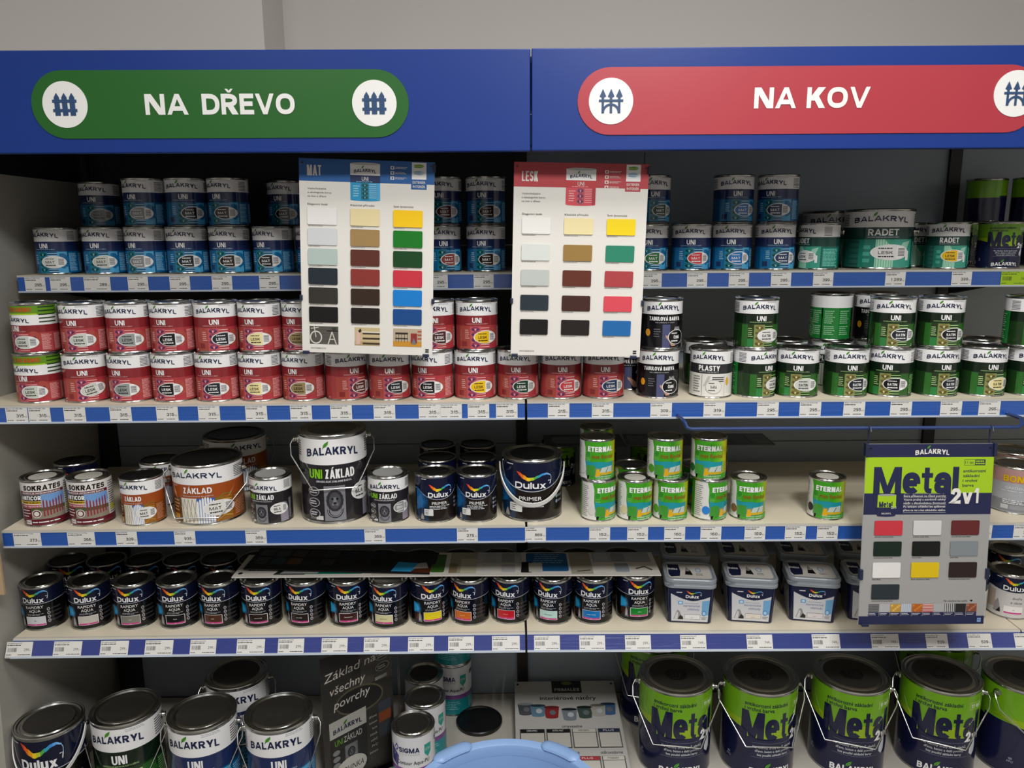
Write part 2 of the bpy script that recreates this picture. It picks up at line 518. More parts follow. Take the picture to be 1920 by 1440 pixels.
    def lines(s, x0, z0, x1, z1, n, m, L=2, fill=0.35):
        h = (z1 - z0) / n
        for i in range(n):
            z = z0 + (i + 0.5) * h
            s.rect(x0, z - h * fill / 2, x1, z + h * fill / 2, m, L)
        return s
    def leaf(s, x, z, k, m, m2, L=4):
        s.poly([(x - 0.9 * k, z - 1.1 * k), (x - 0.75 * k, z - 0.1 * k), (x - 0.1 * k, z + 0.6 * k), (x + 1.0 * k, z + 1.2 * k), (x + 0.85 * k, z + 0.2 * k), (x + 0.25 * k, z - 0.6 * k)], m, L)
        s.stroke([(x - 1.0 * k, z - 1.4 * k), (x - 0.1 * k, z - 0.1 * k), (x + 0.9 * k, z + 1.1 * k)], 0.16 * k, m2, L + 1)
        return s
    def build(s, name, fn, smooth=False):
        v = []; f = []; mi = []; ms = []
        for i_, (pv, pf, m, L) in enumerate(s.parts):
            L = L + 0.9 * i_ / len(s.parts)   # later print lies a hair above earlier print
            k = len(v)
            if m not in ms: ms.append(m)
            i = ms.index(m)
            v += [fn(q[0], q[1], L) for q in pv]
            for fc in pf:
                f.append([k + a for a in fc]); mi.append(i)
        me = newmesh(name, v, f, ms, mi, smooth)
        return me
    def wrap(s, name, r):
        """bend round a tin of radius r, facing -Y at x = 0; every face turned outward"""
        fn = lambda x, z, L: ((r + L * LSTEP) * math.sin(x / r), -(r + L * LSTEP) * math.cos(x / r), z)
        for i, (pv, pf, m, L) in enumerate(s.parts):
            s.parts[i] = (pv, [ccw(pv, fc) for fc in pf], m, L)
        return s.build(name, fn, True)
    def flat(s, name, t=0.00025, y=0.0):
        for i, (pv, pf, m, L) in enumerate(s.parts):
            s.parts[i] = (pv, [ccw(pv, fc) for fc in pf], m, L)
        return s.build(name, lambda x, z, L: (x, y - L * t, z))
def ccw(pv, fc):
    a = 0.0
    n = len(fc)
    for i in range(n):
        p = pv[fc[i]]; q = pv[fc[(i + 1) % n]]
        a += p[0] * q[1] - q[0] * p[1]
    return list(fc) if a > 0 else list(reversed(fc))

# ------------------------------------------------------------------ tins
WHITE = ink('#e9e9ea'); NAVYTXT = ink('#1d2547'); BLK = ink('#0b0b0c'); LEAFG = ink('#4f9a2c'); LEAFD = ink('#2c5c1c'); PALE = ink('#c9ccd2')
SILV = ink('#a8abb0'); DGREY = ink('#2b2b2e'); CREAM = ink('#e8dca6')

def tin_body(name, r, h, m=None, n=56):
    m = m or STEEL
    b = MB()
    b.lathe([(0, 0.0025), (r - 0.004, 0.0025), (r - 0.002, 0.0), (r + 0.0004, 0.0003), (r + 0.0009, 0.0018), (r - 0.0003, 0.0042),
             (r - 0.0003, h - 0.0065), (r + 0.0012, h - 0.0046), (r + 0.0016, h - 0.0022), (r + 0.0007, h - 0.0003), (r - 0.0012, h), (r - 0.0026, h - 0.0014), (r - 0.003, h - 0.004)], m, n)
    return b.mesh(name)
def tin_lid(name, r, h, ring, centre, logo=False, sticker=None):
    b = MB()
    k = r / 0.0495
    b.lathe([(r - 0.0022, h - 0.0035), (r - 0.0028, h - 0.0012), (r - 0.0042 * k, h - 0.0006), (r - 0.0062 * k, h - 0.0042), (r - 0.0088 * k, h - 0.0046), (r - 0.0105 * k, h - 0.002), (r - 0.013 * k, h - 0.0014)], ring, 56)
    b.lathe([(r - 0.013 * k, h - 0.0014), (r - 0.0165 * k, h - 0.0034), (0, h - 0.0034)], centre, 56)
    if sticker:
        b.lathe([(r - 0.019 * k, h - 0.0034), (r - 0.019 * k, h - 0.003), (0, h - 0.003)], sticker, 40)
    if logo:  # embossed round maker's stamp
        b.lathe([(r * 0.31, h - 0.0034), (r * 0.30, h - 0.0026), (r * 0.27, h - 0.0026), (r * 0.26, h - 0.0034)], BLACKLID, 36)
        b.lathe([(r * 0.25, h - 0.0033), (r * 0.25, h - 0.0029), (0, h - 0.0029)], BLACKLID, 36)
        for a in (-0.35, 0.0, 0.35):
            b.box(a * r * 0.3 - r * 0.025, a * r * 0.3 + r * 0.025, -r * 0.09, r * 0.09, h - 0.0029, h - 0.0022, DARKLID)
        for a in range(10):
            c, s_ = math.cos(a * PI / 5) * r * 0.2, math.sin(a * PI / 5) * r * 0.2
            b.box(c - r * 0.02, c + r * 0.02, s_ - r * 0.02, s_ + r * 0.02, h - 0.0029, h - 0.0023, DARKLID)
    return b.mesh(name)
def ear_mesh(r, z, side, m=None):
    """boss riveted on the wall at +X / -X that carries the bail"""
    m = m or STEEL
    b = MB()
    prof = [(0.0, -0.002), (0.0105, -0.001), (0.0105, 0.0025), (0.0065, 0.004), (0.0055, 0.0085), (0.0068, 0.0095), (0.0068, 0.0115), (0.0, 0.0125)]
    b.lathe(prof, m, 20)
    R = Matrix.Rotation(side * PI / 2, 4, 'Y')
    b.v = [tuple(Vector((side * r, 0, z)) + (R @ Vector(q))) for q in b.v]
    return b.mesh('handle_ear')
def bail_mesh(r, z, drop=0.1, spread=0.055, m=None):
    """zinc wire handle hanging down in front of the tin"""
    b = MB()
    e = r + 0.0085
    pts = [(-e + 0.003, 0, z), (-e - 0.004, 0, z), (-e - 0.010, -0.010, z - 0.01), (-e - 0.009, -0.022, z - 0.035), (-spread * 1.03, -r * 1.12, z - drop * 0.985), (-spread, -r * 1.135, z - drop),
           (spread, -r * 1.135, z - drop), (spread * 1.03, -r * 1.12, z - drop * 0.985), (e + 0.009, -0.022, z - 0.035), (e + 0.010, -0.010, z - 0.01), (e + 0.004, 0, z), (e - 0.003, 0, z)]
    b.tube(pts, 0.0017, m or WIRE, 8)
    return b.mesh('bail_handle')
def strap_mesh(r, z, drop):
    """white plastic carrying strap hanging round the front"""
    b = MB()
    pts = []; up = []
    R = r + 0.005
    for k in range(41):
        a = PI + PI * k / 40
        pts.append((R * math.cos(a), R * math.sin(a), z + drop * math.sin(a)))
        up.append((0, -0.3, 1))
    b.strap(pts, up, 0.011, 0.003, WHITEPL)
    return b.mesh('bail_handle')

def logo(a, cx, cz, w, h, m, arc, L=4):
    a.text('BALAKRYL', cx, cz, h, m, L, w=w, bold=0.022, arc=arc)
    a.leaf(cx - w * 0.115, cz + h * 0.78, h * 0.38, LEAFG, LEAFD, L + 1)
def body_band(a, r, z0, z1, m):
    a.rect(-PI * r, z0, PI * r, z1, m, 0)
def barlines(a, r, x, z0, z1):
    for s in (1, -1):
        x0 = x if s > 0 else -x - 0.02 * r / 0.0495
        a.lines(x0, z0, x0 + 0.02 * r / 0.0495, z1, 7, DGREY, 1, 0.4)
def ornament(a, cx, z0, z1, w, m1, m2, m3, L=2):
    """folk pattern: mirrored leaves and lozenges"""
    n = max(2, int((z1 - z0) / (w * 0.55)))
    h = (z1 - z0) / n
    for i in range(n):
        z = z0 + (i + 0.5) * h
        for s in (1, -1):
            a.ell(cx + s * w * 0.24, z, w * 0.2, h * 0.2, m1, L, 10, rot=s * 0.7)
            a.ell(cx + s * w * 0.24, z + h * 0.36, w * 0.16, h * 0.13, m2, L, 8, rot=-s * 0.7)
            a.stroke([(cx, z - h * 0.45), (cx + s * w * 0.42, z), (cx, z + h * 0.45)], w * 0.05, m1, L)
        a.poly([(cx, z - h * 0.2), (cx + w * 0.1, z), (cx, z + h * 0.2), (cx - w * 0.1, z)], m3, L + 1)

THEMES = {
 'blue':  dict(band='#1f2c58', low='#0e4f7c', low2='#12669a', orn=('#0f3f34', '#1c6a5c', '#6fc4cc'), obg='#187898', fl='#4aa2d2', fd='#142c4e', tx='#9fd2e8', side='#0f6aa6'),
 'red':   dict(band='#84272c', low='#a23a3d', low2='#a4473d', orn=('#4f2c58', '#8e3a5e', '#e9a0ac'), obg='#b8525c', fl='#a83540', fd='#571620', tx='#e9b0b0', side='#a84a4a'),
 'green': dict(band='#102012', low='#1a3617', low2='#2a6424', orn=('#5d4b2c', '#8b7a3c', '#d3cf8a'), obg='#7f8650', fl='#2f5c24', fd='#1d4a1c', tx='#a9cf8a', side='#17552a'),
}
def uni_label(theme, r=0.0495, h=0.117, big=False, promo=False):
    T = THEMES[theme]; a = Art(); k = h / 0.117; kx = r / 0.0495
    band, low, low2 = ink(T['band']), ink(T['low']), ink(T['low2'])
    z = lambda q: q * k
    x = lambda q: q * kx
    top = z(0.1115)
    if promo:
        body_band(a, r, z(0.0045), z(0.0495), low); body_band(a, r, z(0.0495), z(0.0665), band)
        body_band(a, r, z(0.0665), z(0.0905), WHITE); body_band(a, r, z(0.0905), top, ink('#5f8f1a'))
        a.rect(x(-0.045), z(0.0905), x(0.052), z(0.0935), ink('#a4c81c'), 2)
        a.text('+20', x(-0.036), z(0.1025), z(0.0105), ink('#b4501c'), 3, w=x(0.024), bold=0.03)
        a.text('ZADARMO', x(0.012), z(0.1025), z(0.0105), ink('#b4501c'), 3, w=x(0.060), bold=0.03)
        logo(a, x(-0.004), z(0.0795), x(0.078), z(0.0088), NAVYTXT, z(0.0035))
        uz = 0.0590; sz = 0.0525
        for i in range(5):
            a.rect(x(0.055), z(0.072 + i * 0.0085), x(0.095), z(0.075 + i * 0.0085), ink('#23401a'), 2)
    else:
        body_band(a, r, z(0.0045), z(0.0595), low); body_band(a, r, z(0.0585), z(0.0815), band); body_band(a, r, z(0.0815), top, WHITE)
        logo(a, x(-0.004), z(0.0985), x(0.080), z(0.0096), NAVYTXT, z(0.0042))
        barlines(a, r, x(0.056), z(0.084), z(0.107))
        a.greek(x(0.012), z(0.1065), x(0.04), z(0.1105), 2, SILV, 2)
        uz = 0.0708; sz = 0.0622
    zt = 0.0485 if promo else 0.0565
    a.text('UNI', 0, z(uz), z(0.0118), WHITE, 3, w=x(0.0215), bold=0.012)
    a.text('UNIVERZÁLNÍ BARVA NA KOV A DŘEVO', 0, z(sz), z(0.0022), ink(T['tx']), 3, w=x(0.052))
    a.rect(x(-0.045), z(0.0045), x(-0.0155), z(zt), low2, 1)
    if theme == 'green':
        a.rect(x(-0.03), z(0.0045), x(-0.0165), z(zt), ink('#27331c'), 2)
        a.rect(x(-0.03), z(0.0045), x(-0.0165), z(0.024), ink('#2c7a3f'), 3)
    else:
        a.rect(x(-0.0375), z(0.010), x(-0.0245), z(0.022), ink(T['band']), 2)
    a.greek(x(-0.029), z(0.027), x(-0.0175), z(0.050 if not promo else 0.042), 5, ink(T['tx']), 3)
    a.rect(x(-0.0155), z(0.0045), x(0.0085), z(zt), ink(T['obg']), 1)
    ornament(a, x(-0.0035), z(0.006), z(zt - 0.001), x(0.022), ink(T['orn'][0]), ink(T['orn'][1]), ink(T['orn'][2]))
    a.lines(x(0.0085), z(0.006), x(0.03), z(zt - 0.001), 9, ink(T['tx']), 1, 0.28)
    a.rect(x(0.03), z(0.0045), x(0.052), z(zt), ink(T['fl']), 1)
    # big flower / butterfly in the right panel
    fl = ink(T['fd'])
    for i in range(5):
        a.ell(x(0.043) + x(0.007) * math.cos(i * 1.26 + 0.4), z(0.034) + z(0.013) * math.sin(i * 1.26 + 0.4), x(0.0055), z(0.009), ink(T['low2']), 2, 12, rot=i * 1.26)
    a.ell(x(0.043), z(0.034), x(0.004), z(0.0065), fl, 3, 12)
    # side text columns
    for s in (0.056, 0.084, 0.112):
        a.rect(x(s - 0.001), z(0.006), x(s + 0.024), z(zt - 0.001), ink(T['side']), 1)
        a.greek(x(s), z(0.009), x(s + 0.022), z(zt - 0.003), 14, ink(T['tx']), 2)
    if theme == 'green':
        for s in (0.098, -0.152, -0.115):
            a.rect(x(s), z(0.0045), x(s + 0.057 if s > 0 else s + 0.037), z(0.0815), ink('#1c7a34'), 2)
        for s in (0.101, 0.130, -0.148, -0.112):
            a.greek(x(s), z(0.042), x(s + 0.025), z(0.076), 7, ink('#8fc49a'), 4, 0.5)
            a.greek(x(s), z(0.014), x(s + 0.025), z(0.038), 5, ink('#8fc49a'), 4, 0.5)
    a.rect(x(0.10), z(0.083), x(0.125), z(0.110), ink('#d4d4d4'), 1)
    a.greek(x(0.102), z(0.085), x(0.123), z(0.108), 6, DGREY, 2)
    return a.wrap('label_wrap', r)
def badge(word, colhex, txt, r=0.0495, h=0.117, cx=0.0205, cz=0.0315, rx=0.0285, rz=0.0152, sub=True, ring='#e4e4e4', whole=False, rot=0.0):
    k = h / 0.117; kx = r / 0.0495
    a = Art()
    cx, rx = cx * kx, rx * kx; cz, rz = cz * k, rz * k
    c = ink(colhex); t = ink(txt)
    a.ell(cx, cz, rx, rz, ink(ring), 6, 36)
    q = 0.92
    if whole:
        a.ell(cx, cz, rx * q, rz * q, c, 7, 36)
    else:
        a.ell(cx, cz, rx * q, rz * q, c, 7, 24, a0=PI * 0.40, a1=PI * 1.60)
        a.lines(cx + rx * 0.36, cz - rz * 0.5, cx + rx * 0.78, cz + rz * 0.55, 6, DGREY, 7, 0.45)
    a.text(word, cx - rx * (0.27 if not whole else 0.0), cz - rz * 0.02, rz * 0.40, t, 8, w=rx * 0.72, bold=0.012)
    if sub:
        a.greek(cx - rx * 0.62, cz + rz * 0.42, cx + rx * 0.12, cz + rz * 0.6, 1, t, 8, 0.7)
        a.greek(cx - rx * 0.62, cz - rz * 0.62, cx + rx * 0.16, cz - rz * 0.42, 1, t, 8, 0.8)
    if rot:
        for i, (v, f, m, L) in enumerate(a.parts):
            a.parts[i] = ([(cx + (p[0] - cx) * math.cos(rot) - (p[1] - cz) * math.sin(rot), cz + (p[0] - cx) * math.sin(rot) + (p[1] - cz) * math.cos(rot)) for p in v], f, m, L)
    return a.wrap('colour_badge', r)

def named_label(title, r, h, band, low, kind, tw, th=0.0118, sub='', zw=0.0815, zb=0.0585):
    """white top with the arched logo, coloured band with a name, picture area below"""
    a = Art(); k = h / 0.117; kx = r / 0.0495
    z = lambda q: q * k
    x = lambda q: q * kx
    body_band(a, r, z(0.0045), z(zb), ink(low)); body_band(a, r, z(zb), z(zw), ink(band)); body_band(a, r, z(zw), z(0.1115), WHITE)
    logo(a, x(-0.004), z(0.0985), x(0.080), z(0.0100), NAVYTXT, z(0.0042))
    barlines(a, r, x(0.056), z(0.084), z(0.107))
    a.text(title, 0, z((zw + zb) / 2 + 0.002), z(th), WHITE, 3, w=x(tw), bold=0.018)
    if sub:
        a.text(sub, 0, z(zb + 0.0042), z(0.0023), PALE, 3, w=x(0.045))
    if kind == 'radet':
        a.rect(x(-0.05), z(0.0045), x(-0.034), z(zb), ink('#2c5f58'), 1)
        a.lines(x(-0.05), z(0.0045), x(-0.034), z(zb), 5, ink('#21504a'), 2)
        a.rect(x(-0.034), z(0.0045), x(-0.010), z(zb), ink('#1f7767'), 1)
        for i in range(3):
            a.rect(x(-0.027), z(0.014 + i * 0.013), x(-0.017), z(0.021 + i * 0.013), ink('#3fa08c'), 2)
        a.rect(x(-0.010), z(0.0045), x(0.016), z(zb), ink('#a9d8bf'), 1)
        for i in range(7):
            a.rect(x(-0.009 + i * 0.0036), z(0.0045), x(-0.0075 + i * 0.0036), z(zb), ink('#74b99c'), 2)
        a.poly([(x(0.002), z(zb)), (x(0.016), z(zb)), (x(0.016), z(zb - 0.02))], ink('#3f9a80'), 3)
        a.rect(x(0.016), z(0.0045), x(0.05), z(zb), ink('#3d9c86'), 1)
        a.poly([(x(0.02), z(0.03)), (x(0.03), z(0.052)), (x(0.045), z(0.056)), (x(0.036), z(0.034))], ink('#9bd0bd'), 2)
        a.rect(x(0.037), z(0.018), x(0.043), z(0.036), WHITE, 3)
        a.rect(x(0.054), z(0.008), x(0.1), z(zb - 0.004), ink('#1c8c7c'), 1)
        a.greek(x(0.056), z(0.01), x(0.098), z(zb - 0.006), 12, ink('#8ad4c2'), 2)
    elif kind == 'board':
        a.ell(x(-0.041), z(0.039), x(0.0065), z(0.0085), ink('#d8941c'), 2, 16)
        a.rect(x(-0.026), z(0.012), x(-0.008), z(0.026), ink('#17171a'), 1); a.greek(x(-0.026), z(0.028), x(-0.01), z(0.05), 4, ink('#6a6a70'), 2)
        a.rect(x(-0.006), z(0.0045), x(0.012), z(zb), ink('#4a4f74'), 1)
        a.poly([(x(0.001), z(0.034)), (x(0.010), z(0.031)), (x(0.022), z(0.022)), (x(0.026), z(0.008)), (x(0.016), z(0.008)), (x(0.008), z(0.022)), (x(0.002), z(0.028))], ink('#b78f7c'), 3)
        for i in range(4):
            a.stroke([(x(0.022 + 0.004 * i), z(0.043)), (x(0.025 + 0.004 * i), z(0.053)), (x(0.0275 + 0.004 * i), z(0.044))], x(0.0011), WHITE, 3)
    elif kind == 'plasty':
        a.greek(x(-0.04), z(0.012), x(-0.02), z(0.054), 7, ink('#77777a'), 2)
        for i in range(3):
            a.rect(x(0.008), z(0.040 + i * 0.0045), x(0.036), z(0.0422 + i * 0.0045), DGREY, 2)
        a.stroke([(x(-0.016), z(0.006)), (x(-0.016), z(0.056))], x(0.0012), ink('#8a8a88'), 2)
        a.poly([(x(-0.012), z(0.03)), (x(-0.002), z(0.053)), (x(0.004), z(0.053)), (x(-0.004), z(0.03))], ink('#b9b7b2'), 2)
        a.ell(x(0.046), z(0.04), x(0.004), z(0.01), ink('#d9a520'), 2, 14)
        a.rect(x(0.038), z(0.006), x(0.0385), z(0.056), ink('#9a9a98'), 2)
    elif kind == 'wood':
        a.rect(x(-0.05), z(0.0045), x(-0.026), z(zb), ink('#5c3415'), 1)
        a.rect(x(-0.045), z(0.008), x(-0.032), z(0.02), ink('#c58a1c'), 2); a.greek(x(-0.045), z(0.024), x(-0.03), z(0.05), 4, ink('#caa06a'), 2)
        a.rect(x(-0.026), z(0.0045), x(-0.001), z(zb), ink('#ddd9cc'), 1)
        for i in range(4):
            for s in (1, -1):
                a.stroke([(x(-0.026 + i * 0.0063), z(0.006 if s > 0 else zb - 0.002)), (x(-0.020 + i * 0.0063), z(zb - 0.002 if s > 0 else 0.006))], x(0.0007), ink('#8f8778'), 2)
        a.rect(x(-0.001), z(0.0045), x(0.024), z(zb), ink('#2f5ea8'), 1)
        for i in range(7):
            x0 = x(-0.001 + i * 0.0036); zt = z(0.045 + 0.008 * math.sin(i * 0.5))
            a.poly([(x0, z(0.0045)), (x0 + x(0.0028), z(0.0045)), (x0 + x(0.0028), zt), (x0 + x(0.0014), zt + z(0.004)), (x0, zt)], ink('#e2e4e6'), 2)
        a.rect(x(0.024), z(0.0045), x(0.05), z(zb), ink('#8a5a1c'), 1)
        for i in range(9):
            a.stroke([(x(0.025), z(0.006 + i * 0.005)), (x(0.036), z(0.016 + i * 0.0052)), (x(0.049), z(0.012 + i * 0.0055))], x(0.0013), ink(('#c9912e', '#a8661c', '#6d7f2c')[i % 3]), 2)
        a.greek(x(0.054), z(0.01), x(0.078), z(zb - 0.004), 12, ink('#d49a78'), 2)
    return a
def radet_label(r, h):
    return named_label('RADET', r, h, '#123f38', '#155e52', 'radet', 0.043, 0.0125, 'VRCHNÍ BARVA NA RADIÁTORY').wrap('label_wrap', r)
def board_label(r, h):
    return named_label('TABULOVÁ BARVA', r, h, '#0d0d10', '#131318', 'board', 0.075, 0.009, 'NA DŘEVO A KOV').wrap('label_wrap', r)
def plasty_label(r, h):
    return named_label('PLASTY', r, h, '#2d2d30', '#dddbd6', 'plasty', 0.05, 0.0125, 'BARVA NA PLASTY').wrap('label_wrap', r)
def wood_label(r, h):
    return named_label('ZÁKLAD', r, h, '#9c4a1c', '#8a4a1e', 'wood', 0.042, 0.0115, 'ZÁKLADNÍ BARVA NA DŘEVO', 0.0795, 0.0535).wrap('label_wrap', r)
def lion(a, cx, z0, z1, w, L=3):
    a.rect(cx - w / 2, z0, cx + w / 2, z1, ink('#7d7d84'), L - 1)
    H = z1 - z0; cz = z0 + H * 0.58
    for i in range(14):
        t = 2 * PI * i / 14
        a.ell(cx + w * 0.30 * math.cos(t), cz + H * 0.25 * math.sin(t), w * 0.11, H * 0.085, ink('#2e2e33'), L, 10, rot=t)
    a.ell(cx, cz, w * 0.27, H * 0.24, ink('#4a4a50'), L + 1, 20)
    for s in (1, -1):
        a.ell(cx + s * w * 0.11, cz + H * 0.05, w * 0.06, H * 0.03, BLK, L + 2, 10)
        a.ell(cx + s * w * 0.09, cz - H * 0.10, w * 0.07, H * 0.05, ink('#6a6a70'), L + 2, 10)
    a.poly([(cx - w * 0.05, cz + H * 0.1), (cx + w * 0.05, cz + H * 0.1), (cx + w * 0.09, cz - H * 0.06), (cx - w * 0.09, cz - H * 0.06)], ink('#77777d'), L + 2)
    a.ell(cx, cz - H * 0.07, w * 0.08, H * 0.03, BLK, L + 3, 10)
    pts = [(cx + w * 0.32 * math.cos(t), z0 + H * 0.30 + H * 0.19 * math.sin(t)) for t in [PI * (1 - 0.05) + (PI * 1.1) * i / 24 for i in range(25)]]
    a.stroke(pts, w * 0.11, ink('#26262b'), L + 1)
    a.stroke([(p[0] - w * 0.01, p[1] + H * 0.006) for p in pts], w * 0.03, ink('#9a9aa2'), L + 2)
def unizaklad_label(r, h, white0=0.671, sc=1.0):
    a = Art()
    z = lambda q: q * h
    x = lambda q: q * r
    body_band(a, r, z(0.03), z(white0), ink('#242226')); body_band(a, r, z(white0), z(0.955), WHITE)
    logo(a, x(-0.03), z(0.80 if sc < 1.1 else 0.83), x(1.6), z(0.086), NAVYTXT, z(0.035))
    tz = white0 - 0.10
    a.text('UNI', x(-0.56), z(tz), z(0.105), ink('#7ec21e'), 3, w=x(0.42), bold=0.012)
    a.text('ZÁKLAD', x(0.17), z(tz), z(0.105), WHITE, 3, w=x(0.88), bold=0.012)
    a.text('UNIVERZÁLNÍ ZÁKLADNÍ BARVA', x(-0.02), z(tz - 0.085), z(0.022), PALE, 3, w=x(1.05), bold=0.01)
    lion(a, x(-0.02), z(0.04), z(0.435), x(0.62))
    for i in range(3):
        a.ell(x(-0.66), z(0.37 - i * 0.125), x(0.19), z(0.052), ink('#b9b9ba'), 2, 20)
        a.ell(x(-0.66), z(0.37 - i * 0.125), x(0.17), z(0.045), ink('#2b292d'), 3, 20)
        a.greek(x(-0.79), z(0.345 - i * 0.125), x(-0.53), z(0.395 - i * 0.125), 2, PALE, 4, 0.5)
    a.rect(x(-0.82), z(0.05), x(-0.62), z(0.095), ink('#5a5a5c'), 2); a.rect(x(-0.61), z(0.05), x(-0.38), z(0.095), ink('#c9c9ca'), 2)
    a.rect(x(0.9), z(0.04), x(1.35), z(0.33), ink('#8a8494'), 1)
    a.ell(x(1.1), z(0.4), x(0.2), z(0.06), ink('#6c6a74'), 1, 14)
    a.rect(x(1.38), z(0.06), x(1.6), z(0.52), ink('#3b393d'), 1); a.greek(x(1.4), z(0.08), x(1.58), z(0.5), 14, SILV, 2)
    for q in (1.15, -1.55):
        a.lines(x(q), z(0.74), x(q + 0.4), z(0.92), 7, DGREY, 1, 0.4)
    return a.wrap('label_wrap', r)
SWOOSH = ['#d8432c', '#e8681f', '#f0a01c', '#f2d024', '#b8c832', '#52a84c', '#2f9fc0', '#3f8fd8', '#5fa6e6', '#7fb8ea']
def swoosh(a, cx, cz, w, h, L=4):
    """rainbow ribbon over the word"""
    N = 30
    K = [(0.0, 0.78, 0.10), (0.08, 0.52, 0.42), (0.2, 0.16, 0.52), (0.34, -0.12, 0.42), (0.48, -0.04, 0.34), (0.62, 0.22, 0.30), (0.76, 0.46, 0.26), (0.88, 0.52, 0.22), (1.0, 0.34, 0.12)]
    def at(t, i):
        for p, q in zip(K[:-1], K[1:]):
            if t <= q[0] + 1e-9:
                u = (t - p[0]) / (q[0] - p[0]); u = u * u * (3 - 2 * u)
                return p[i] + (q[i] - p[i]) * u
    top = []; bot = []
    for i in range(N + 1):
        t = i / N
        xx = cx - w / 2 + w * t; mid = cz + h * (at(t, 1) - 0.05); th = h * at(t, 2)
        top.append((xx, mid + th / 2)); bot.append((xx, mid - th / 2))
    for i in range(N):
        m = ink(SWOOSH[min(len(SWOOSH) - 1, int(i / N * len(SWOOSH)))])
        a.poly([bot[i], bot[i + 1], top[i + 1], top[i]], m, L)
    xe, ze = cx + w / 2, (top[-1][1] + bot[-1][1]) / 2
    a.stroke([(xe - w * 0.01, ze + h * 0.05), (xe + w * 0.03, ze - h * 0.3), (xe + w * 0.02, ze - h * 0.75), (xe - w * 0.015, ze - h * 1.15)], w * 0.016, ink('#9cc4e8'), L)
    a.stroke([(xe - w * 0.07, ze - h * 0.7), (xe + w * 0.015, ze - h * 0.68), (xe - w * 0.01, ze - h * 1.1)], w * 0.026, WHITE, L)
def dulux_top(a, r, z0, z1, sag, navy, line=True, cz=None, w=None, th=None):
    n = 88
    pts = [(-PI * r + 2 * PI * r * i / n) for i in range(n + 1)]
    lim = 1.15 * r
    f = lambda q: z0 + sag * min(1.0, (q / lim) ** 2)
    low = [(q, f(q)) for q in pts]
    v = []; fc = []
    for q, zz in low:
        v += [(q, zz), (q, z1)]
    for i in range(n):
        fc.append((2 * i, 2 * i + 2, 2 * i + 3, 2 * i + 1))
    a.raw(v, fc, navy, 1)
    if line:
        a.stroke(low, r * 0.028, ink('#a9adb6'), 2)
    swoosh(a, 0.06 * r, cz + th * 1.15, w * 1.02, th * 1.25)
    a.text('Dulux', -0.05 * r, cz, th, WHITE, 5, w=w * 0.93, bold=0.022, track=0.09)
    a.greek(-0.92 * r, z1 - r * 0.09, -0.62 * r, z1 - r * 0.05, 1, WHITE, 3, 0.8)
def rapidry_label(r=0.0495, h=0.119):
    a = Art(); k = h / 0.119; kx = r / 0.0495
    z = lambda q: q * k
    x = lambda q: q * kx
    body_band(a, r, z(0.0045), z(0.1135), ink('#0c0b0d'))
    dulux_top(a, r, z(0.073), z(0.1135), z(0.004), ink('#10142c'), True, z(0.0835), x(0.057), z(0.0135))
    a.text('RAPIDRY', 0, z(0.0645), z(0.0072), WHITE, 3, w=x(0.042), bold=0.0)
    a.text('AQUA', 0, z(0.0545), z(0.0072), WHITE, 3, w=x(0.028), bold=0.0)
    a.greek(x(-0.019), z(0.042), x(0.021), z(0.0475), 2, ink('#9a9aa0'), 3, 0.45)
    for i in range(4):
        a.ell(x(0.0315), z(0.0555 - i * 0.0105), x(0.0036), z(0.0042), ink('#b9b4ba'), 2, 16)
        a.ell(x(0.0315), z(0.0555 - i * 0.0105), x(0.0024), z(0.0029), ink('#4a464c'), 3, 12)
        a.greek(x(0.037), z(0.0535 - i * 0.0105), x(0.066), z(0.0575 - i * 0.0105), 2, ink('#55535a'), 2, 0.4)
    # paint stroke and brush at the left
    for i, c in enumerate(('#123a52', '#17618c', '#1f86bd', '#2c9fd8')):
        a.poly([(x(-0.052), z(0.066 - i * 0.001)), (x(-0.033 - 0.0025 * i), z(0.063 - i * 0.002)), (x(-0.0285 - 0.0025 * i), z(0.048)), (x(-0.031 - 0.0025 * i), z(0.037 + i * 0.002)), (x(-0.052), z(0.034 + i * 0.001))], ink(c), 2 + i)
    a.poly([(x(-0.038), z(0.012)), (x(-0.0275), z(0.012)), (x(-0.0295), z(0.03)), (x(-0.034), z(0.041)), (x(-0.0375), z(0.03))], ink('#6e6e74'), 6)
    a.poly([(x(-0.036), z(0.016)), (x(-0.032), z(0.016)), (x(-0.0335), z(0.036))], ink('#b9b9be'), 7)
    a.poly([(x(-0.052), z(0.02)), (x(-0.038), z(0.016)), (x(-0.038), z(0.034)), (x(-0.052), z(0.034))], ink('#3d1f16'), 2)
    return a.wrap('label_wrap', r)
def rapidry_badge(colhex, txt, word, r=0.0495, h=0.119):
    a = Art(); k = h / 0.119
    a.rrect(-0.0235, 0.0145 * k, 0.0235, 0.0395 * k, 0.0015, ink('#dcd8da'), 6)
    a.rect(-0.0222, 0.0195 * k, 0.0222, 0.0385 * k, ink(colhex), 7)
    a.rect(-0.0222, 0.0155 * k, 0.0222, 0.0195 * k, ink('#c23a86'), 7)
    a.text('satin', 0, 0.0175 * k, 0.0017, WHITE, 8)
    a.text(word, 0, 0.0288 * k, 0.0024, ink(txt), 8, bold=0.01)
    return a.wrap('colour_badge', r)
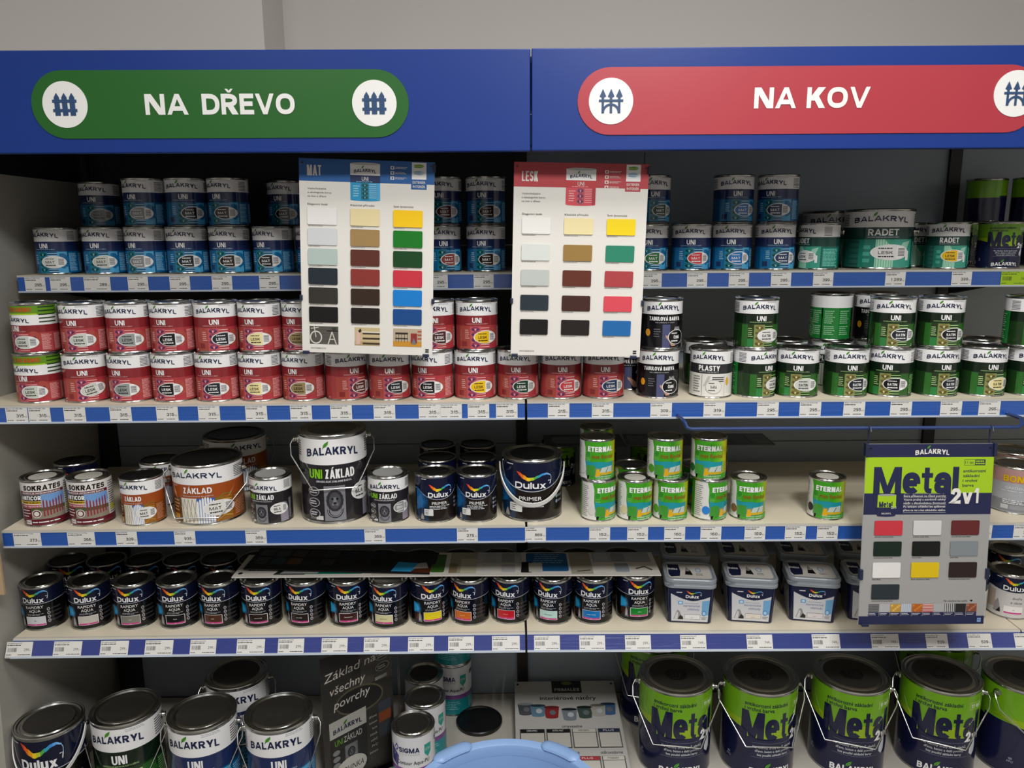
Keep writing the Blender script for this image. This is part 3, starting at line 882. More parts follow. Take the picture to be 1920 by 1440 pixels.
def primer_label(r, h, word=True):
    a = Art()
    z = lambda q: q * h
    x = lambda q: q * r
    body_band(a, r, z(0.04), z(0.955), ink('#1a1411'))
    a.rect(x(-1.35), z(0.04), x(-0.55), z(0.78), ink('#0f2c4a'), 1)
    for i, c in enumerate(('#123a62', '#174f84', '#1d66a4')):
        a.poly([(x(-1.3), z(0.74)), (x(-0.70 - i * 0.12), z(0.60)), (x(-0.55 - i * 0.12), z(0.44)), (x(-0.75 - i * 0.1), z(0.32)), (x(-1.3), z(0.24))], ink(c), 2 + i)
    dulux_top(a, r, z(0.50), z(0.955), z(0.20), ink('#0e1330'), True, z(0.60), x(1.1), z(0.105))
    if word:
        a.text('PRIMER', x(0.0), z(0.42), z(0.062), WHITE, 3, w=x(0.75), bold=0.0)
        a.greek(x(-0.5), z(0.285), x(0.55), z(0.375), 3, PALE, 3, 0.45)
    else:
        a.text('PRIMER', x(-0.05), z(0.385), z(0.06), WHITE, 3, w=x(0.75), bold=0.0)
        a.greek(x(-0.62), z(0.235), x(0.6), z(0.335), 3, PALE, 3, 0.45)
    for i in range(3):
        a.ell(x(0.92), z(0.46 - i * 0.085), x(0.055), z(0.03), ink('#7f93ad'), 2, 12)
        a.greek(x(1.0), z(0.44 - i * 0.085), x(1.25), z(0.48 - i * 0.085), 2, SILV, 2)
    a.poly([(x(-1.0), z(0.07)), (x(-0.8), z(0.07)), (x(-0.82), z(0.13)), (x(-0.9), z(0.2)), (x(-0.98), z(0.13))], ink('#9a938c'), 3)
    a.rrect(x(-0.78), z(0.16), x(-0.32), z(0.30), x(0.03), ink('#d6d6d6'), 4)
    a.greek(x(-0.72), z(0.18), x(-0.5), z(0.28), 3, DGREY, 5, 0.3)
    return a.wrap('label_wrap', r)
def dulux_white_label(r=0.0495, h=0.119):
    a = Art()
    z = lambda q: q * h
    x = lambda q: q * r
    body_band(a, r, z(0.04), z(0.955), ink('#c9c7c6'))
    dulux_top(a, r, z(0.62), z(0.955), z(0.05), ink('#141a38'), False, z(0.71), x(1.1), z(0.105))
    a.rect(x(-1.3), z(0.2), x(-0.9), z(0.6), ink('#b3a294'), 2)
    a.poly([(x(-0.95), z(0.12)), (x(-0.6), z(0.12)), (x(-0.66), z(0.30)), (x(-0.75), z(0.42)), (x(-0.86), z(0.35))], ink('#8e8c8c'), 3)
    a.poly([(x(-0.8), z(0.12)), (x(-0.58), z(0.12)), (x(-0.62), z(0.24))], BLK, 4)
    a.text('dveře', x(0.12), z(0.49), z(0.058), DGREY, 3, bold=-0.01)
    a.text('a okna', x(0.1), z(0.39), z(0.058), DGREY, 3, bold=-0.01)
    a.rrect(x(-0.45), z(0.12), x(0.42), z(0.30), x(0.03), ink('#e6e4e4'), 4)
    a.rect(x(-0.43), z(0.13), x(0.40), z(0.165), ink('#c23a86'), 5)
    a.text('bílá', 0, z(0.215), z(0.02), DGREY, 5)
    return a.wrap('label_wrap', r)
def eternal_label(r=0.042, h=0.103):
    a = Art(0.005)
    body_band(a, r, 0.0045, 0.0975, ink('#3f9a20'))
    cols = ['#3a961e', '#48a01e', '#5aa81e', '#74b31e', '#93bd1e', '#b4c51e', '#cdbc1c', '#d8ae1a']
    for i, c in enumerate(cols):
        a.rect(0.006 + i * 0.0065, 0.0045, 0.006 + (i + 1) * 0.0065 + 0.0002, 0.0975, ink(c), 1)
    a.rect(-0.075, 0.0045, -0.040, 0.0975, ink('#d9d9d6'), 1)
    a.poly([(-0.0405, 0.0975), (-0.036, 0.08), (-0.0365, 0.05), (-0.030, 0.0045), (-0.0405, 0.0045)], ink('#d9d9d6'), 2)
    a.greek(-0.073, 0.01, -0.05, 0.09, 16, ink('#8a8a88'), 2)
    a.text('ETERNAL', 0.003, 0.0795, 0.0130, WHITE, 4, w=0.063, bold=0.035)
    a.text('mat Revital', 0.009, 0.0615, 0.0100, ink('#9a4418'), 4, w=0.054, bold=0.009)
    a.ell(-0.028, 0.066, 0.0075, 0.008, ink('#5fb845'), 2, 18); a.ell(-0.028, 0.066, 0.0066, 0.0071, ink('#2f8a26'), 3, 18)
    a.lines(-0.034, 0.048, -0.022, 0.058, 3, ink('#7cc85f'), 3, 0.3)
    a.poly([(-0.034, 0.052), (-0.022, 0.047), (0.0, 0.049), (0.02, 0.046), (0.038, 0.047), (0.038, 0.032), (-0.034, 0.034)], ink('#1d8f9c'), 3)
    a.rect(-0.034, 0.012, 0.038, 0.035, ink('#6f8f7a'), 2)
    a.rrect(-0.031, 0.013, -0.010, 0.039, 0.004, ink('#3f8f34'), 4)
    a.poly([(-0.030, 0.0045), (-0.026, 0.0045), (-0.024, 0.014), (-0.030, 0.014)], BLK, 4)
    a.poly([(-0.010, 0.012), (0.002, 0.012), (0.000, 0.030), (-0.007, 0.030)], ink('#d9a51c'), 5)
    a.poly([(0.001, 0.022), (0.034, 0.022), (0.034, 0.037), (0.006, 0.034)], ink('#b9c6bf'), 4)
    a.stroke([(0.016, 0.022), (0.022, 0.034)], 0.0014, ink('#3a3a3a'), 5)
    a.rect(0.0, 0.016, 0.036, 0.022, ink('#c8a81e'), 4)
    a.poly([(-0.024, 0.0045), (0.052, 0.0045), (0.052, 0.018), (0.02, 0.015), (-0.012, 0.012)], ink('#3f9a2a'), 6)
    a.text('syntetická vrchní barva', 0.012, 0.0118, 0.0030, WHITE, 7, w=0.042, bold=0.01)
    a.text('s matným efektem', 0.01, 0.0068, 0.0030, WHITE, 7, w=0.036, bold=0.01)
    for i in range(8):
        a.rect(0.0405, 0.012 + i * 0.0045, 0.050, 0.0135 + i * 0.0045, ink('#6f9a1c'), 3)
    return a.wrap('label_wrap', r)
def eternal_badge(colhex, r=0.042):
    a = Art()
    a.ell(-0.042, 0.0275, 0.0093, 0.0105, ink(colhex), 7, 28)
    return a.wrap('colour_badge', r)
def sokrates_label(r=0.0495, h=0.117):
    a = Art()
    mar = ink('#5e1826')
    body_band(a, r, 0.0045, 0.1115, ink('#dcd9d6')); body_band(a, r, 0.0045, 0.020, mar)
    a.text('SOKRATES', 0, 0.0985, 0.0125, ink('#201012'), 3, w=0.086, bold=0.03, shear=0.08)
    a.rect(-0.06, 0.0815, 0.05, 0.0890, mar, 1)
    a.text('UNIVERZÁLNÍ ANTIKOROZNÍ BARVA', -0.004, 0.0852, 0.0040, WHITE, 3, w=0.09, bold=0.01)
    a.rect(-0.06, 0.066, -0.004, 0.081, BLK, 1); a.text('ANTICOR', -0.028, 0.0735, 0.0105, WHITE, 3, w=0.050, bold=0.03)
    a.rect(-0.06, 0.0585, -0.004, 0.0655, ink('#d8ae1c'), 1); a.text('ZÁKLADNÍ I VRCHNÍ BARVA', -0.028, 0.062, 0.0036, BLK, 3, w=0.048, bold=0.01)
    a.rect(-0.06, 0.0485, -0.004, 0.0565, ink('#a8283a'), 1); a.text('VNITŘNÍ • VENKOVNÍ NÁTĚR', -0.028, 0.0525, 0.0036, WHITE, 3, w=0.048, bold=0.01)
    a.rect(-0.06, 0.0205, -0.028, 0.048, mar, 1); a.greek(-0.055, 0.024, -0.03, 0.046, 3, WHITE, 2, 0.25)
    a.rect(-0.004, 0.0475, 0.05, 0.081, ink('#8fa9c6'), 1)
    a.poly([(-0.004, 0.081), (0.05, 0.081), (0.05, 0.06), (0.02, 0.058), (-0.004, 0.07)], ink('#6f9ad0'), 2)
    a.rect(-0.028, 0.0205, 0.05, 0.042, ink('#8a8172'), 2)
    a.rect(-0.028, 0.040, 0.05, 0.049, ink('#4a5a34'), 2)
    for i in range(7):
        q = -0.001 + i * 0.0068
        a.poly([(q, 0.026 + i * 0.001), (q + 0.0032, 0.026 + i * 0.001), (q + 0.0032, 0.060 + 0.0022 * abs(i - 2)), (q + 0.0016, 0.066 + 0.0022 * abs(i - 2)), (q, 0.060 + 0.0022 * abs(i - 2))], ink('#8c3040'), 3)
    a.ell(-0.016, 0.034, 0.0105, 0.0105, ink('#d9d4cc'), 4, 20); a.ell(-0.016, 0.034, 0.0085, 0.0085, ink('#5e1826'), 5, 20); a.ell(-0.016, 0.034, 0.006, 0.006, ink('#d9d4cc'), 6, 16)
    a.rect(-0.047, 0.0075, -0.031, 0.0175, WHITE, 2); a.text('2v1', -0.039, 0.0125, 0.0062, mar, 3, bold=0.03)
    a.greek(-0.028, 0.009, 0.045, 0.016, 1, WHITE, 2, 0.35)
    a.greek(0.053, 0.022, 0.076, 0.105, 15, DGREY, 2, 0.35)
    a.rect(0.056, 0.03, 0.07, 0.045, ink('#b9b83a'), 3)
    return a.wrap('label_wrap', r)
def metal_label(r, h):
    a = Art(0.008)
    z = lambda q: q * h
    x = lambda q: q * r
    nav = ink('#15183a'); gr = ink('#6fa51c'); gy = ink('#8fae1a')
    body_band(a, r, z(0.02), z(0.60), nav); body_band(a, r, z(0.56), z(0.962), gr)
    a.rect(x(-1.9), z(0.5), x(-0.69), z(0.60), nav, 1)
    a.poly([(x(-0.69), z(0.485)), (x(1.5), z(0.485)), (x(1.5), z(0.62)), (x(-0.69), z(0.62))], gy, 1)
    a.poly([(x(-1.6), z(0.64)), (x(-0.69), z(0.565)), (x(-0.69), z(0.66)), (x(-1.6), z(0.66))], gy, 2)
    a.text('Metal', x(0.20), z(0.625), z(0.315), nav, 4, w=x(1.86), bold=0.024, track=0.05)
    a.text('2v1', x(0.93), z(0.495), z(0.115), WHITE, 6, w=x(0.5), bold=0.03)
    a.text('antikorozní základní', x(-0.66), z(0.865), z(0.040), nav, 4, w=x(1.18), bold=0.012, al='l')
    a.text('i vrchní barva', x(-0.66), z(0.812), z(0.040), nav, 4, w=x(0.78), bold=0.012, al='l')
    a.rect(x(0.72), z(0.80), x(1.25), z(0.885), ink('#a9c86a'), 2); a.rect(x(0.74), z(0.805), x(1.23), z(0.88), ink('#78ad22'), 3)
    a.text('11 let', x(0.94), z(0.842), z(0.042), WHITE, 4, w=x(0.33), bold=0.01)
    for i, t in enumerate(('Na všechny druhy kovů, plechů,', 'dřevo, beton a další povrchy', 'bez použití základní barvy')):
        a.text(t, x(0.17), z(0.385 - i * 0.043), z(0.026), PALE, 3, w=x(1.12 - 0.12 * i), bold=0.012)
    for q in (0.43, 0.265):
        a.rect(x(-0.42), z(q), x(0.78), z(q + 0.004), ink('#6a6d86'), 2)
    a.poly([(x(0.98), z(0.26)), (x(0.86), z(0.30)), (x(0.86), z(0.35)), (x(0.95), z(0.40)), (x(1.05), z(0.47)), (x(1.08), z(0.37)), (x(1.07), z(0.30))], ink('#c9ccd2'), 3)
    a.text('BALAKRYL', x(0.16), z(0.115), z(0.072), WHITE, 4, w=x(1.22), bold=0.022, arc=z(0.02))
    a.leaf(x(0.02), z(0.172), z(0.03), LEAFG, LEAFD, 5)
    a.text('PPG', x(-1.08), z(0.175), z(0.024), ink('#9a9cab'), 3, shear=0.2)
    a.ell(x(-1.08), z(0.21), x(0.05), z(0.014), ink('#6f7288'), 3, 14)
    return a.wrap('label_wrap', r)
def sigma_label(r=0.0585, h=0.17):
    a = Art()
    z = lambda q: q * h
    x = lambda q: q * r
    teal = ink('#1e8a92')
    body_band(a, r, z(0.03), z(0.40), teal); body_band(a, r, z(0.40), z(0.96), ink('#d9dade')); body_band(a, r, z(0.335), z(0.42), ink('#7a4a8e'))
    a.poly([(x(-1.2), z(0.78)), (x(-0.7), z(0.62)), (x(-0.78), z(0.42)), (x(-1.2), z(0.5))], ink('#3a3a78'), 2)
    a.poly([(x(-0.95), z(0.76)), (x(-0.82), z(0.83)), (x(-0.69), z(0.76)), (x(-0.82), z(0.69))], ink('#4b3f92'), 3)
    a.poly([(x(-0.89), z(0.76)), (x(-0.82), z(0.795)), (x(-0.75), z(0.76)), (x(-0.82), z(0.725))], ink('#d9dade'), 4)
    a.text('SIGMA', x(-0.18), z(0.74), z(0.085), ink('#20244e'), 4, w=x(0.98), bold=0.025)
    a.text('COATINGS', x(-0.18), z(0.665), z(0.032), SILV, 4, w=x(0.98), bold=-0.012)
    a.text('Contour Aqua-PU', x(0.0), z(0.52), z(0.062), DGREY, 4, w=x(1.6), bold=0.008)
    a.text('Satin', x(-0.5), z(0.378), z(0.045), PALE, 4, bold=0.005)
    a.poly([(x(0.55), z(0.80)), (x(0.92), z(0.80)), (x(0.92), z(0.65)), (x(0.735), z(0.57)), (x(0.55), z(0.65))], ink('#2c9a8a'), 3)
    a.text('EXTRA', x(0.735), z(0.71), z(0.045), PALE, 4, w=x(0.26))
    a.greek(x(-0.6), z(0.12), x(0.6), z(0.30), 5, ink('#8ed0d4'), 2, 0.3)
    a.greek(x(1.1), z(0.1), x(1.7), z(0.32), 6, ink('#8ed0d4'), 2, 0.3)
    a.text('SIGMA', x(1.7), z(0.8), z(0.085), ink('#20244e'), 4, w=x(0.98), bold=0.025)
    return a.wrap('label_wrap', r)
def bondex_label(r=0.056, h=0.118):
    a = Art()
    z = lambda q: q * h
    x = lambda q: q * r
    body_band(a, r, z(0.03), z(0.66), ink('#a3a5ab')); body_band(a, r, z(0.66), z(0.955), ink('#b08a86'))
    a.text('BONDEX', x(0.0), z(0.76), z(0.135), ink('#b4860e'), 3, w=x(1.5), bold=0.05)
    a.text('BONDEX', x(0.0), z(0.76), z(0.135), ink('#d8ac12'), 4, w=x(1.5), bold=0.02)
    a.text('GARDEN COLORS', x(0.1), z(0.56), z(0.055), ink('#d6d8da'), 3, w=x(1.5))
    a.greek(x(-0.8), z(0.47), x(0.9), z(0.51), 1, ink('#c9cbce'), 3)
    a.rect(x(-1.2), z(0.05), x(1.0), z(0.30), ink('#7d7f86'), 1); a.greek(x(-0.7), z(0.21), x(0.3), z(0.31), 3, WHITE, 2, 0.4)
    a.rect(x(-0.75), z(0.10), x(-0.45), z(0.19), ink('#b9babd'), 2); a.rect(x(-0.4), z(0.10), x(0.2), z(0.19), ink('#8f9196'), 2)
    a.poly([(x(0.4), z(0.18)), (x(1.2), z(0.24)), (x(1.2), z(0.36)), (x(0.5), z(0.30))], ink('#c2b9ad'), 2)
    a.rect(x(0.4), z(0.04), x(1.3), z(0.18), ink('#5a5560'), 2)
    return a.wrap('label_wrap', r)

# ---- tin kinds: radius, height, label, lid ring, lid centre, extras
KINDS = {}
def kind(name, r, h, label, ring=STEEL, centre=STEEL_D, body=None, bail=None, strap=None, logo_=False, sticker=None, obj='paint_can', earz=None, ears=False):
    parts = [('can_body', tin_body('can_body', r, h, body)), ('lid', tin_lid('lid', r, h, ring, centre, logo_, sticker))]
    if label: parts.append(('label_wrap', label))
    if bail or ears:
        ez = h - (earz or 0.022)
        parts += [('handle_ear', ear_mesh(r, ez, 1)), ('handle_ear', ear_mesh(r, ez, -1))]
        if bail: parts.append(('bail_handle', bail_mesh(r, ez, bail, r * 0.62)))
    if strap:
        parts.append(('bail_handle', strap_mesh(r, h - 0.028, strap)))
    KINDS[name] = dict(r=r, h=h, parts=parts, obj=obj)
R1, H1 = 0.0495, 0.117
kind('blue', R1, H1, uni_label('blue'))
kind('red', R1, H1, uni_label('red'))
kind('promo', R1, H1, uni_label('red', promo=True))
kind('green', R1, H1, uni_label('green'), STEEL, BLACKLID)
kind('radet', R1, H1, radet_label(R1, H1))
kind('radet_big', 0.083, 0.15, radet_label(0.083, 0.15), STEEL, STEEL_D, ears=True, earz=0.055)
kind('board', R1, H1, board_label(R1, H1))
kind('plasty', R1, H1, plasty_label(R1, H1), STEEL, DARKLID)
kind('metal', R1, H1, metal_label(R1, H1), STEEL, DARKLID)
kind('metal_big', 0.1015, 0.262, metal_label(0.1015, 0.262), STEEL, DARKLID, bail=0.118, logo_=True, obj='paint_bucket', earz=0.03)
kind('sokrates', R1, H1, sokrates_label(), STEEL, STEEL_D, sticker=ink('#c9c6bd'))
kind('wood', R1, H1, wood_label(R1, H1), BLACKLID, BLACKLID)
kind('wood_big', 0.083, 0.15, wood_label(0.083, 0.15), BLACKLID, BLACKLID, bail=0.098, obj='paint_bucket', earz=0.028)
kind('primer_grey', R1, H1, unizaklad_label(R1, H1, 0.69), STEEL, GREYLID)
kind('primer_grey_big', 0.082, 0.222, unizaklad_label(0.082, 0.222, 0.671, 1.2), STEEL, STEEL_D, bail=0.105, obj='paint_bucket', earz=0.024)
kind('primer', R1, 0.119, primer_label(R1, 0.119), STEEL, BLACKLID)
kind('primer_back', R1, 0.119, primer_label(R1, 0.119), BLACKLID, BLACKLID)
kind('primer_big', 0.075, 0.155, primer_label(0.075, 0.155, False), STEEL, BLACKLID, strap=0.082, obj='paint_bucket')
kind('eternal', 0.042, 0.103, eternal_label(), STEEL_D, STEEL_D, sticker=ink('#c4c1b8'))
kind('eternal_up', 0.042, 0.103, KINDS['eternal']['parts'][2][1], STEEL_D, STEEL_D)
kind('rapidry', R1, 0.119, rapidry_label(), STEEL, BLACKLID)
kind('rapidry_back', R1, 0.119, KINDS['rapidry']['parts'][2][1], BLACKLID, BLACKLID)
kind('rapidry_silver', R1, 0.119, KINDS['rapidry']['parts'][2][1], STEEL, STEEL_D)
kind('rapidry_big', 0.081, 0.25, rapidry_label(0.081, 0.25), STEEL, DARKLID, strap=0.10, obj='paint_bucket')
kind('dulux_white', 0.0495, 0.119, dulux_white_label(), STEEL, BLACKLID)
kind('blue_big', 0.0865, 0.25, uni_label('blue', 0.0865, 0.25), STEEL, DARKLID, bail=0.135, obj='paint_bucket', earz=0.034)
kind('green_big', 0.0865, 0.25, uni_label('green', 0.0865, 0.25), STEEL, DARKLID, bail=0.135, obj='paint_bucket', earz=0.034)
kind('sigma', 0.0585, 0.17, sigma_label(), STEEL, DARKLID)
kind('bondex', 0.056, 0.118, bondex_label(), STEEL, STEEL_D)
BADGES = {}
SW = {'white': ('#d9d9d6', '#202020', 'white'), 'pale': ('#c4c8c0', '#202020', 'pale grey'), 'grey': ('#8f9694', '#202020', 'grey'), 'lgrey': ('#8b8d90', '#e0e0e0', 'grey'), 'black': ('#111114', '#e8e8e8', 'black'),
      'dbrown': ('#2a1c17', '#e8e8e8', 'dark brown'), 'cream': ('#e4d79a', '#202020', 'cream'), 'tan': ('#9a8658', '#202020', 'tan'), 'brown': ('#5e2a22', '#e8e8e8', 'brown'), 'maroon': ('#4c2428', '#e8e8e8', 'maroon'), 'yellow': ('#e4b91c', '#302010', 'yellow'),
      'dgreen': ('#123a24', '#e8e8e8', 'dark green'), 'green': ('#1f6a34', '#e8e8e8', 'green'), 'redc': ('#c63a40', '#e8e8e8', 'red'), 'rbrown': ('#8c3a36', '#e8e8e8', 'reddish brown'), 'bluec': ('#1f6fb4', '#e8e8e8', 'bright blue'), 'navy': ('#1c3458', '#e8e8e8', 'navy'), 'anth': ('#1c222c', '#e8e8e8', 'black')}
def get_badge(kd, code):
    key = (kd, code)
    if key in BADGES: return BADGES[key]
    K = KINDS[kd]; r, h = K['r'], K['h']
    me = None
    if kd in ('blue', 'red', 'promo', 'green', 'radet', 'radet_big', 'blue_big', 'green_big', 'wood', 'wood_big'):
        word = {'blue': 'MAT', 'blue_big': 'MAT', 'wood': 'MAT', 'wood_big': 'MAT', 'green': 'SATIN', 'green_big': 'SATIN'}.get(kd, 'LESK')
        c, t, _ = SW[code.rstrip('*')]
        kw = {}
        if kd in ('radet', 'radet_big'): kw = dict(cx=0.012, cz=0.0335)
        if kd in ('wood', 'wood_big'): kw = dict(cx=0.03, cz=0.032, rx=0.023)
        if kd == 'promo': kw = dict(cz=0.0275, cx=0.022)
        me = badge(word, c, t, r, h, rot=0.2 if code.endswith('*') else 0.0, **kw)
    elif kd == 'board':
        me = badge('ČERNÁ', '#0c0c0e', '#e8e8e8', r, h, cx=0.029, cz=0.029, rx=0.0225, rz=0.0175, whole=True)
    elif kd == 'plasty':
        me = badge('bílá', '#dcdad4', '#303030', r, h, cx=0.012, cz=0.028, rx=0.019, rz=0.0165, whole=True, ring='#c0beb8')
    elif kd in ('primer_grey', 'primer_grey_big'):
        me = badge('ŠEDÁ' if code == 'lgrey' else 'BÍLÁ', SW[code][0], SW[code][1], r, h, cx=0.0425, cz=0.039, rx=0.022 if kd == 'primer_grey' else 0.019, rz=0.0145 if kd == 'primer_grey' else 0.0118)
    elif kd.startswith('rapidry'):
        c, t, w = RAP[code]
        me = rapidry_badge(c, t, w) if kd != 'rapidry_big' else None
    elif kd.startswith('eternal'):
        me = eternal_badge(ET[code])
    BADGES[key] = me
    return me
RAP = {'white': ('#c9cbcf', '#303030', 'bílá'), 'stone': ('#bdb9b0', '#b8b4ab', 'slonová'), 'grey': ('#7d7b72', '#d8d8d8', 'šedá'), 'black': ('#0a0a0b', '#d8d8d8', 'černá'), 'brown': ('#4a2a18', '#d8d8d8', 'ořech'), 'dkbrown': ('#241510', '#d8d8d8', 'tmavě hnědá'), 'choc': ('#1c1412', '#d8d8d8', 'tm. hnědá'),
       'redbrown': ('#3d1a18', '#d8d8d8', 'červenohnědá'), 'ivory': ('#cfc89a', '#807a50', 'slonová kost'), 'yellow': ('#d9c80f', '#f0e890', 'žlutá'), 'orange': ('#c4641c', '#f0c090', 'oranžová'), 'red': ('#b81c24', '#f0b0b0', 'červená'), 'mint': ('#b4d4cc', '#4a6a64', 'zelená mátová'), 'blue': ('#1470b4', '#d8e8f4', 'modrá nebeská'), 'green': ('#0f7a26', '#c8f0d0', 'zelená')}
ET = {'white': '#cfcfcc', 'green': '#4f9a2c', 'cream': '#d0c49a', 'blue': '#2f7fcf', 'brown': '#7a5a34', 'black': '#141414', 'dgreen': '#2a6a34'}
def place(kd, x, y, z, rz, code, label, cat, group):
    K = KINDS[kd]
    root = thing(K['obj'], label, cat, (x, y, z), (0, 0, rz), group)
    for nm, me in K['parts']:
        put(nm, me, root)
    if code:
        me = get_badge(kd, code)
        if me: put('colour_badge', me, root)
    return root

# ------------------------------------------------------------------ the room
def struct(name, me):
    o = put(name, me); o['kind'] = 'structure'; return o
PLASTER = mat('plaster_grey', '#d5d1cd', 0.85, noise=0.03, nscale=3, bump=0.05)
CEILM = mat('ceiling_white', '#b9b7b2', 0.9, noise=0.02, nscale=4)
FLOORM = mat('floor_tiles_grey', '#6f6b66', 0.5, noise=0.15, nscale=6)
def slab(x0, x1, y0, y1, z0, z1, m):
    return MB().box(x0, x1, y0, y1, z0, z1, m).mesh('slab')
struct('floor', slab(-3.2, 3.2, -4.6, 1.0, -0.1, 0.0, FLOORM))
struct('ceiling', slab(-3.2, 3.2, -4.6, 1.0, CEIL, CEIL + 0.1, CEILM))
struct('wall_back', slab(-3.2, 3.2, 0.84, 1.0, 0.0, CEIL, PLASTER))
struct('wall_left', slab(-3.3, -3.2, -4.6, 1.0, 0.0, CEIL, PLASTER))
struct('wall_right', slab(3.2, 3.3, -4.6, 1.0, 0.0, CEIL, PLASTER))
struct('wall_front', slab(-3.2, 3.2, -4.7, -4.6, 0.0, CEIL, PLASTER))
b = MB()  # shallow pilaster boxed in front of the wall
b.box(-1.16, -0.735, 0.62, 0.84, 0.0, CEIL, PLASTER)
struct('trim_1', b.mesh('trim_1'))
struct('trim_2', slab(-3.2, -1.16, 0.6205, 0.84, 0.0, CEIL, PLASTER))
HOUS = mat('fixture_white', '#d4d4d0', 0.5, noise=0.02)
LUMPOS = ['in front of the red sign', 'in front of the green sign', 'beyond the right shelves', 'close to the header', 'above the left end']
for (lx, ly, sp, n, pw), ps in zip(LUMS, LUMPOS):
    t = thing('ceiling_light', 'white recessed ceiling light with four tubes, ' + ps, 'light', (lx, ly, CEIL))
    b = MB().box(-0.31, 0.31, -0.31, 0.31, -0.03, -0.001, HOUS)
    for s in (-1, 1):
        b.box(s * 0.31 - 0.01, s * 0.31 + 0.01, -0.32, 0.32, -0.085, -0.001, HOUS)
        b.box(-0.30, 0.30, s * 0.31 - 0.01, s * 0.31 + 0.01, -0.085, -0.001, HOUS)
    put('housing', b.mesh('housing'), t)
    for k in range(n):
        q = (k - (n - 1) / 2) * sp
        put('tube', MB().tube([(q, -0.29, -0.055), (q, 0.29, -0.055)], 0.013, HOUS, 10).mesh('tube'), t)

# ------------------------------------------------------------------ shelving units
BACKM = mat('back_panel_grey', '#949ea8', 0.42, 0.0, 0.5, noise=0.06, nscale=3)
BACKD = mat('back_panel_dark', '#15171a', 0.5, noise=0.1, nscale=3)  # much darker tone of the back panel, set on the left bay's upper panels
DARKM = mat('canopy_dark', '#1c1d1f', 0.6, noise=0.1)
POSTM = mat('upright_black', '#0c0c0d', 0.45, noise=0.1)
SIDEM = mat('side_panel_beige', '#a8a59d', 0.55, noise=0.04, nscale=5)
BOARDM = mat('shelf_cream', '#dcd2bc', 0.42, noise=0.07, nscale=7, bump=0.02)
BASEM = mat('base_shelf_grey', '#c4bfb5', 0.45, noise=0.06, nscale=6)
LIPM = mat('shelf_lip', '#c2bdb1', 0.35, noise=0.03)
RAILB = mat('ticket_rail_blue', '#2454a6', 0.16, 0.0, 0.6, noise=0.05, nscale=9, bump=0.3, coat=0.5, stretch=(0.4, 1, 30))
RAILV = mat('ticket_rail_violet', '#333f84', 0.2, 0.0, 0.6, noise=0.05, nscale=9, bump=0.3, coat=0.5, stretch=(0.4, 1, 30))
CLEAR = mat('rail_lip_clear', '#b9c2cf', 0.15, 0.0, 0.6, noise=0.03)
YB = 0.54
CBM = mat('tan_edge_board', '#b39a78', 0.8, noise=0.08, nscale=30)
for bay, (x0, x1) in enumerate(((-1.25, 0.0), (0.0, 1.25), (1.25, 2.5))):
    t = thing('shelving_unit', 'grey metal shop shelving unit %s, black slotted uprights' % ('under the green sign', 'under the red sign', 'cut off by the right edge')[bay], 'shelving', ((x0 + x1) / 2, 0.4, 0))
    off = -(x0 + x1) / 2
    zs = [0.17, 0.395, 0.70, 1.02, 1.30, 1.62, 1.985]
    for a_, c_ in zip(zs[:-1], zs[1:]):
        put('back_panel', MB().box(x0 + 0.012 + off, x1 - 0.012 + off, YB - 0.4, YB + 0.014 - 0.4, a_ + 0.0012, c_ - 0.0012, BACKD if bay == 0 and a_ > 1.2 else BACKM).mesh('back_panel'), t)
    for ux in ([-1.25, 0.0] if bay == 0 else [x1]):
        b = MB()
        b.box(ux - 0.017 + off, ux + 0.017 + off, YB - 0.012 - 0.4, YB + 0.05 - 0.4, 0.0, 1.99, POSTM)
        if ux < -1.2: b.box(-1.315 + off, ux - 0.017 + off, YB + 0.002 - 0.4, YB + 0.05 - 0.4, 0.0, 1.5, POSTM)
        put('upright', b.mesh('upright'), t)
    put('canopy', MB().box(x0 + off, x1 + off, -0.100 - 0.4, YB + 0.05 - 0.4, 1.992, 2.004, DARKM).mesh('canopy'), t)
    put('base_plinth', MB().box(x0 + 0.005 + off, x1 - 0.005 + off, -0.03 - 0.4, 0.50 - 0.4, 0.0, 0.145, POSTM).mesh('base_plinth'), t)
    if bay == 0:
        put('edge_strip', MB().box(-1.335 + off, -1.246 + off, -0.036 - 0.4, -0.030 - 0.4, 0.815, 0.985, CBM).mesh('edge_strip'), t)
        b = MB()
        xa, xb = -1.345 + off, -1.2575 + off
        v = []
        for zz, xx in ((0.0, xa), (1.80, xb)):
            v += [(xx - 0.026, -0.40, zz), (xx, -0.40, zz), (xx, YB + 0.05 - 0.4, zz), (xx - 0.026, YB + 0.05 - 0.4, zz)]
        b.add(v, [(0, 3, 2, 1), (4, 5, 6, 7), (0, 1, 5, 4), (1, 2, 6, 5), (2, 3, 7, 6), (3, 0, 4, 7)], SIDEM)
        put('side_panel', b.mesh('side_panel'), t)
        put('canopy_side', MB().box(-1.288 + off, -1.262 + off, -0.105 - 0.4, YB + 0.05 - 0.4, 1.802, 2.0, DARKM).mesh('canopy_side'), t)
SHELF = {'s1': (1.5586, 0.182, 'top'), 's2': (1.2692, 0.0, 'second'), 's3': (0.9641, 0.0, 'third'), 's4': (0.6614, 0.044, 'fourth'), 's5': (0.17, -0.10, 'bottom')}
AL, AR = 0.0042, -0.0102
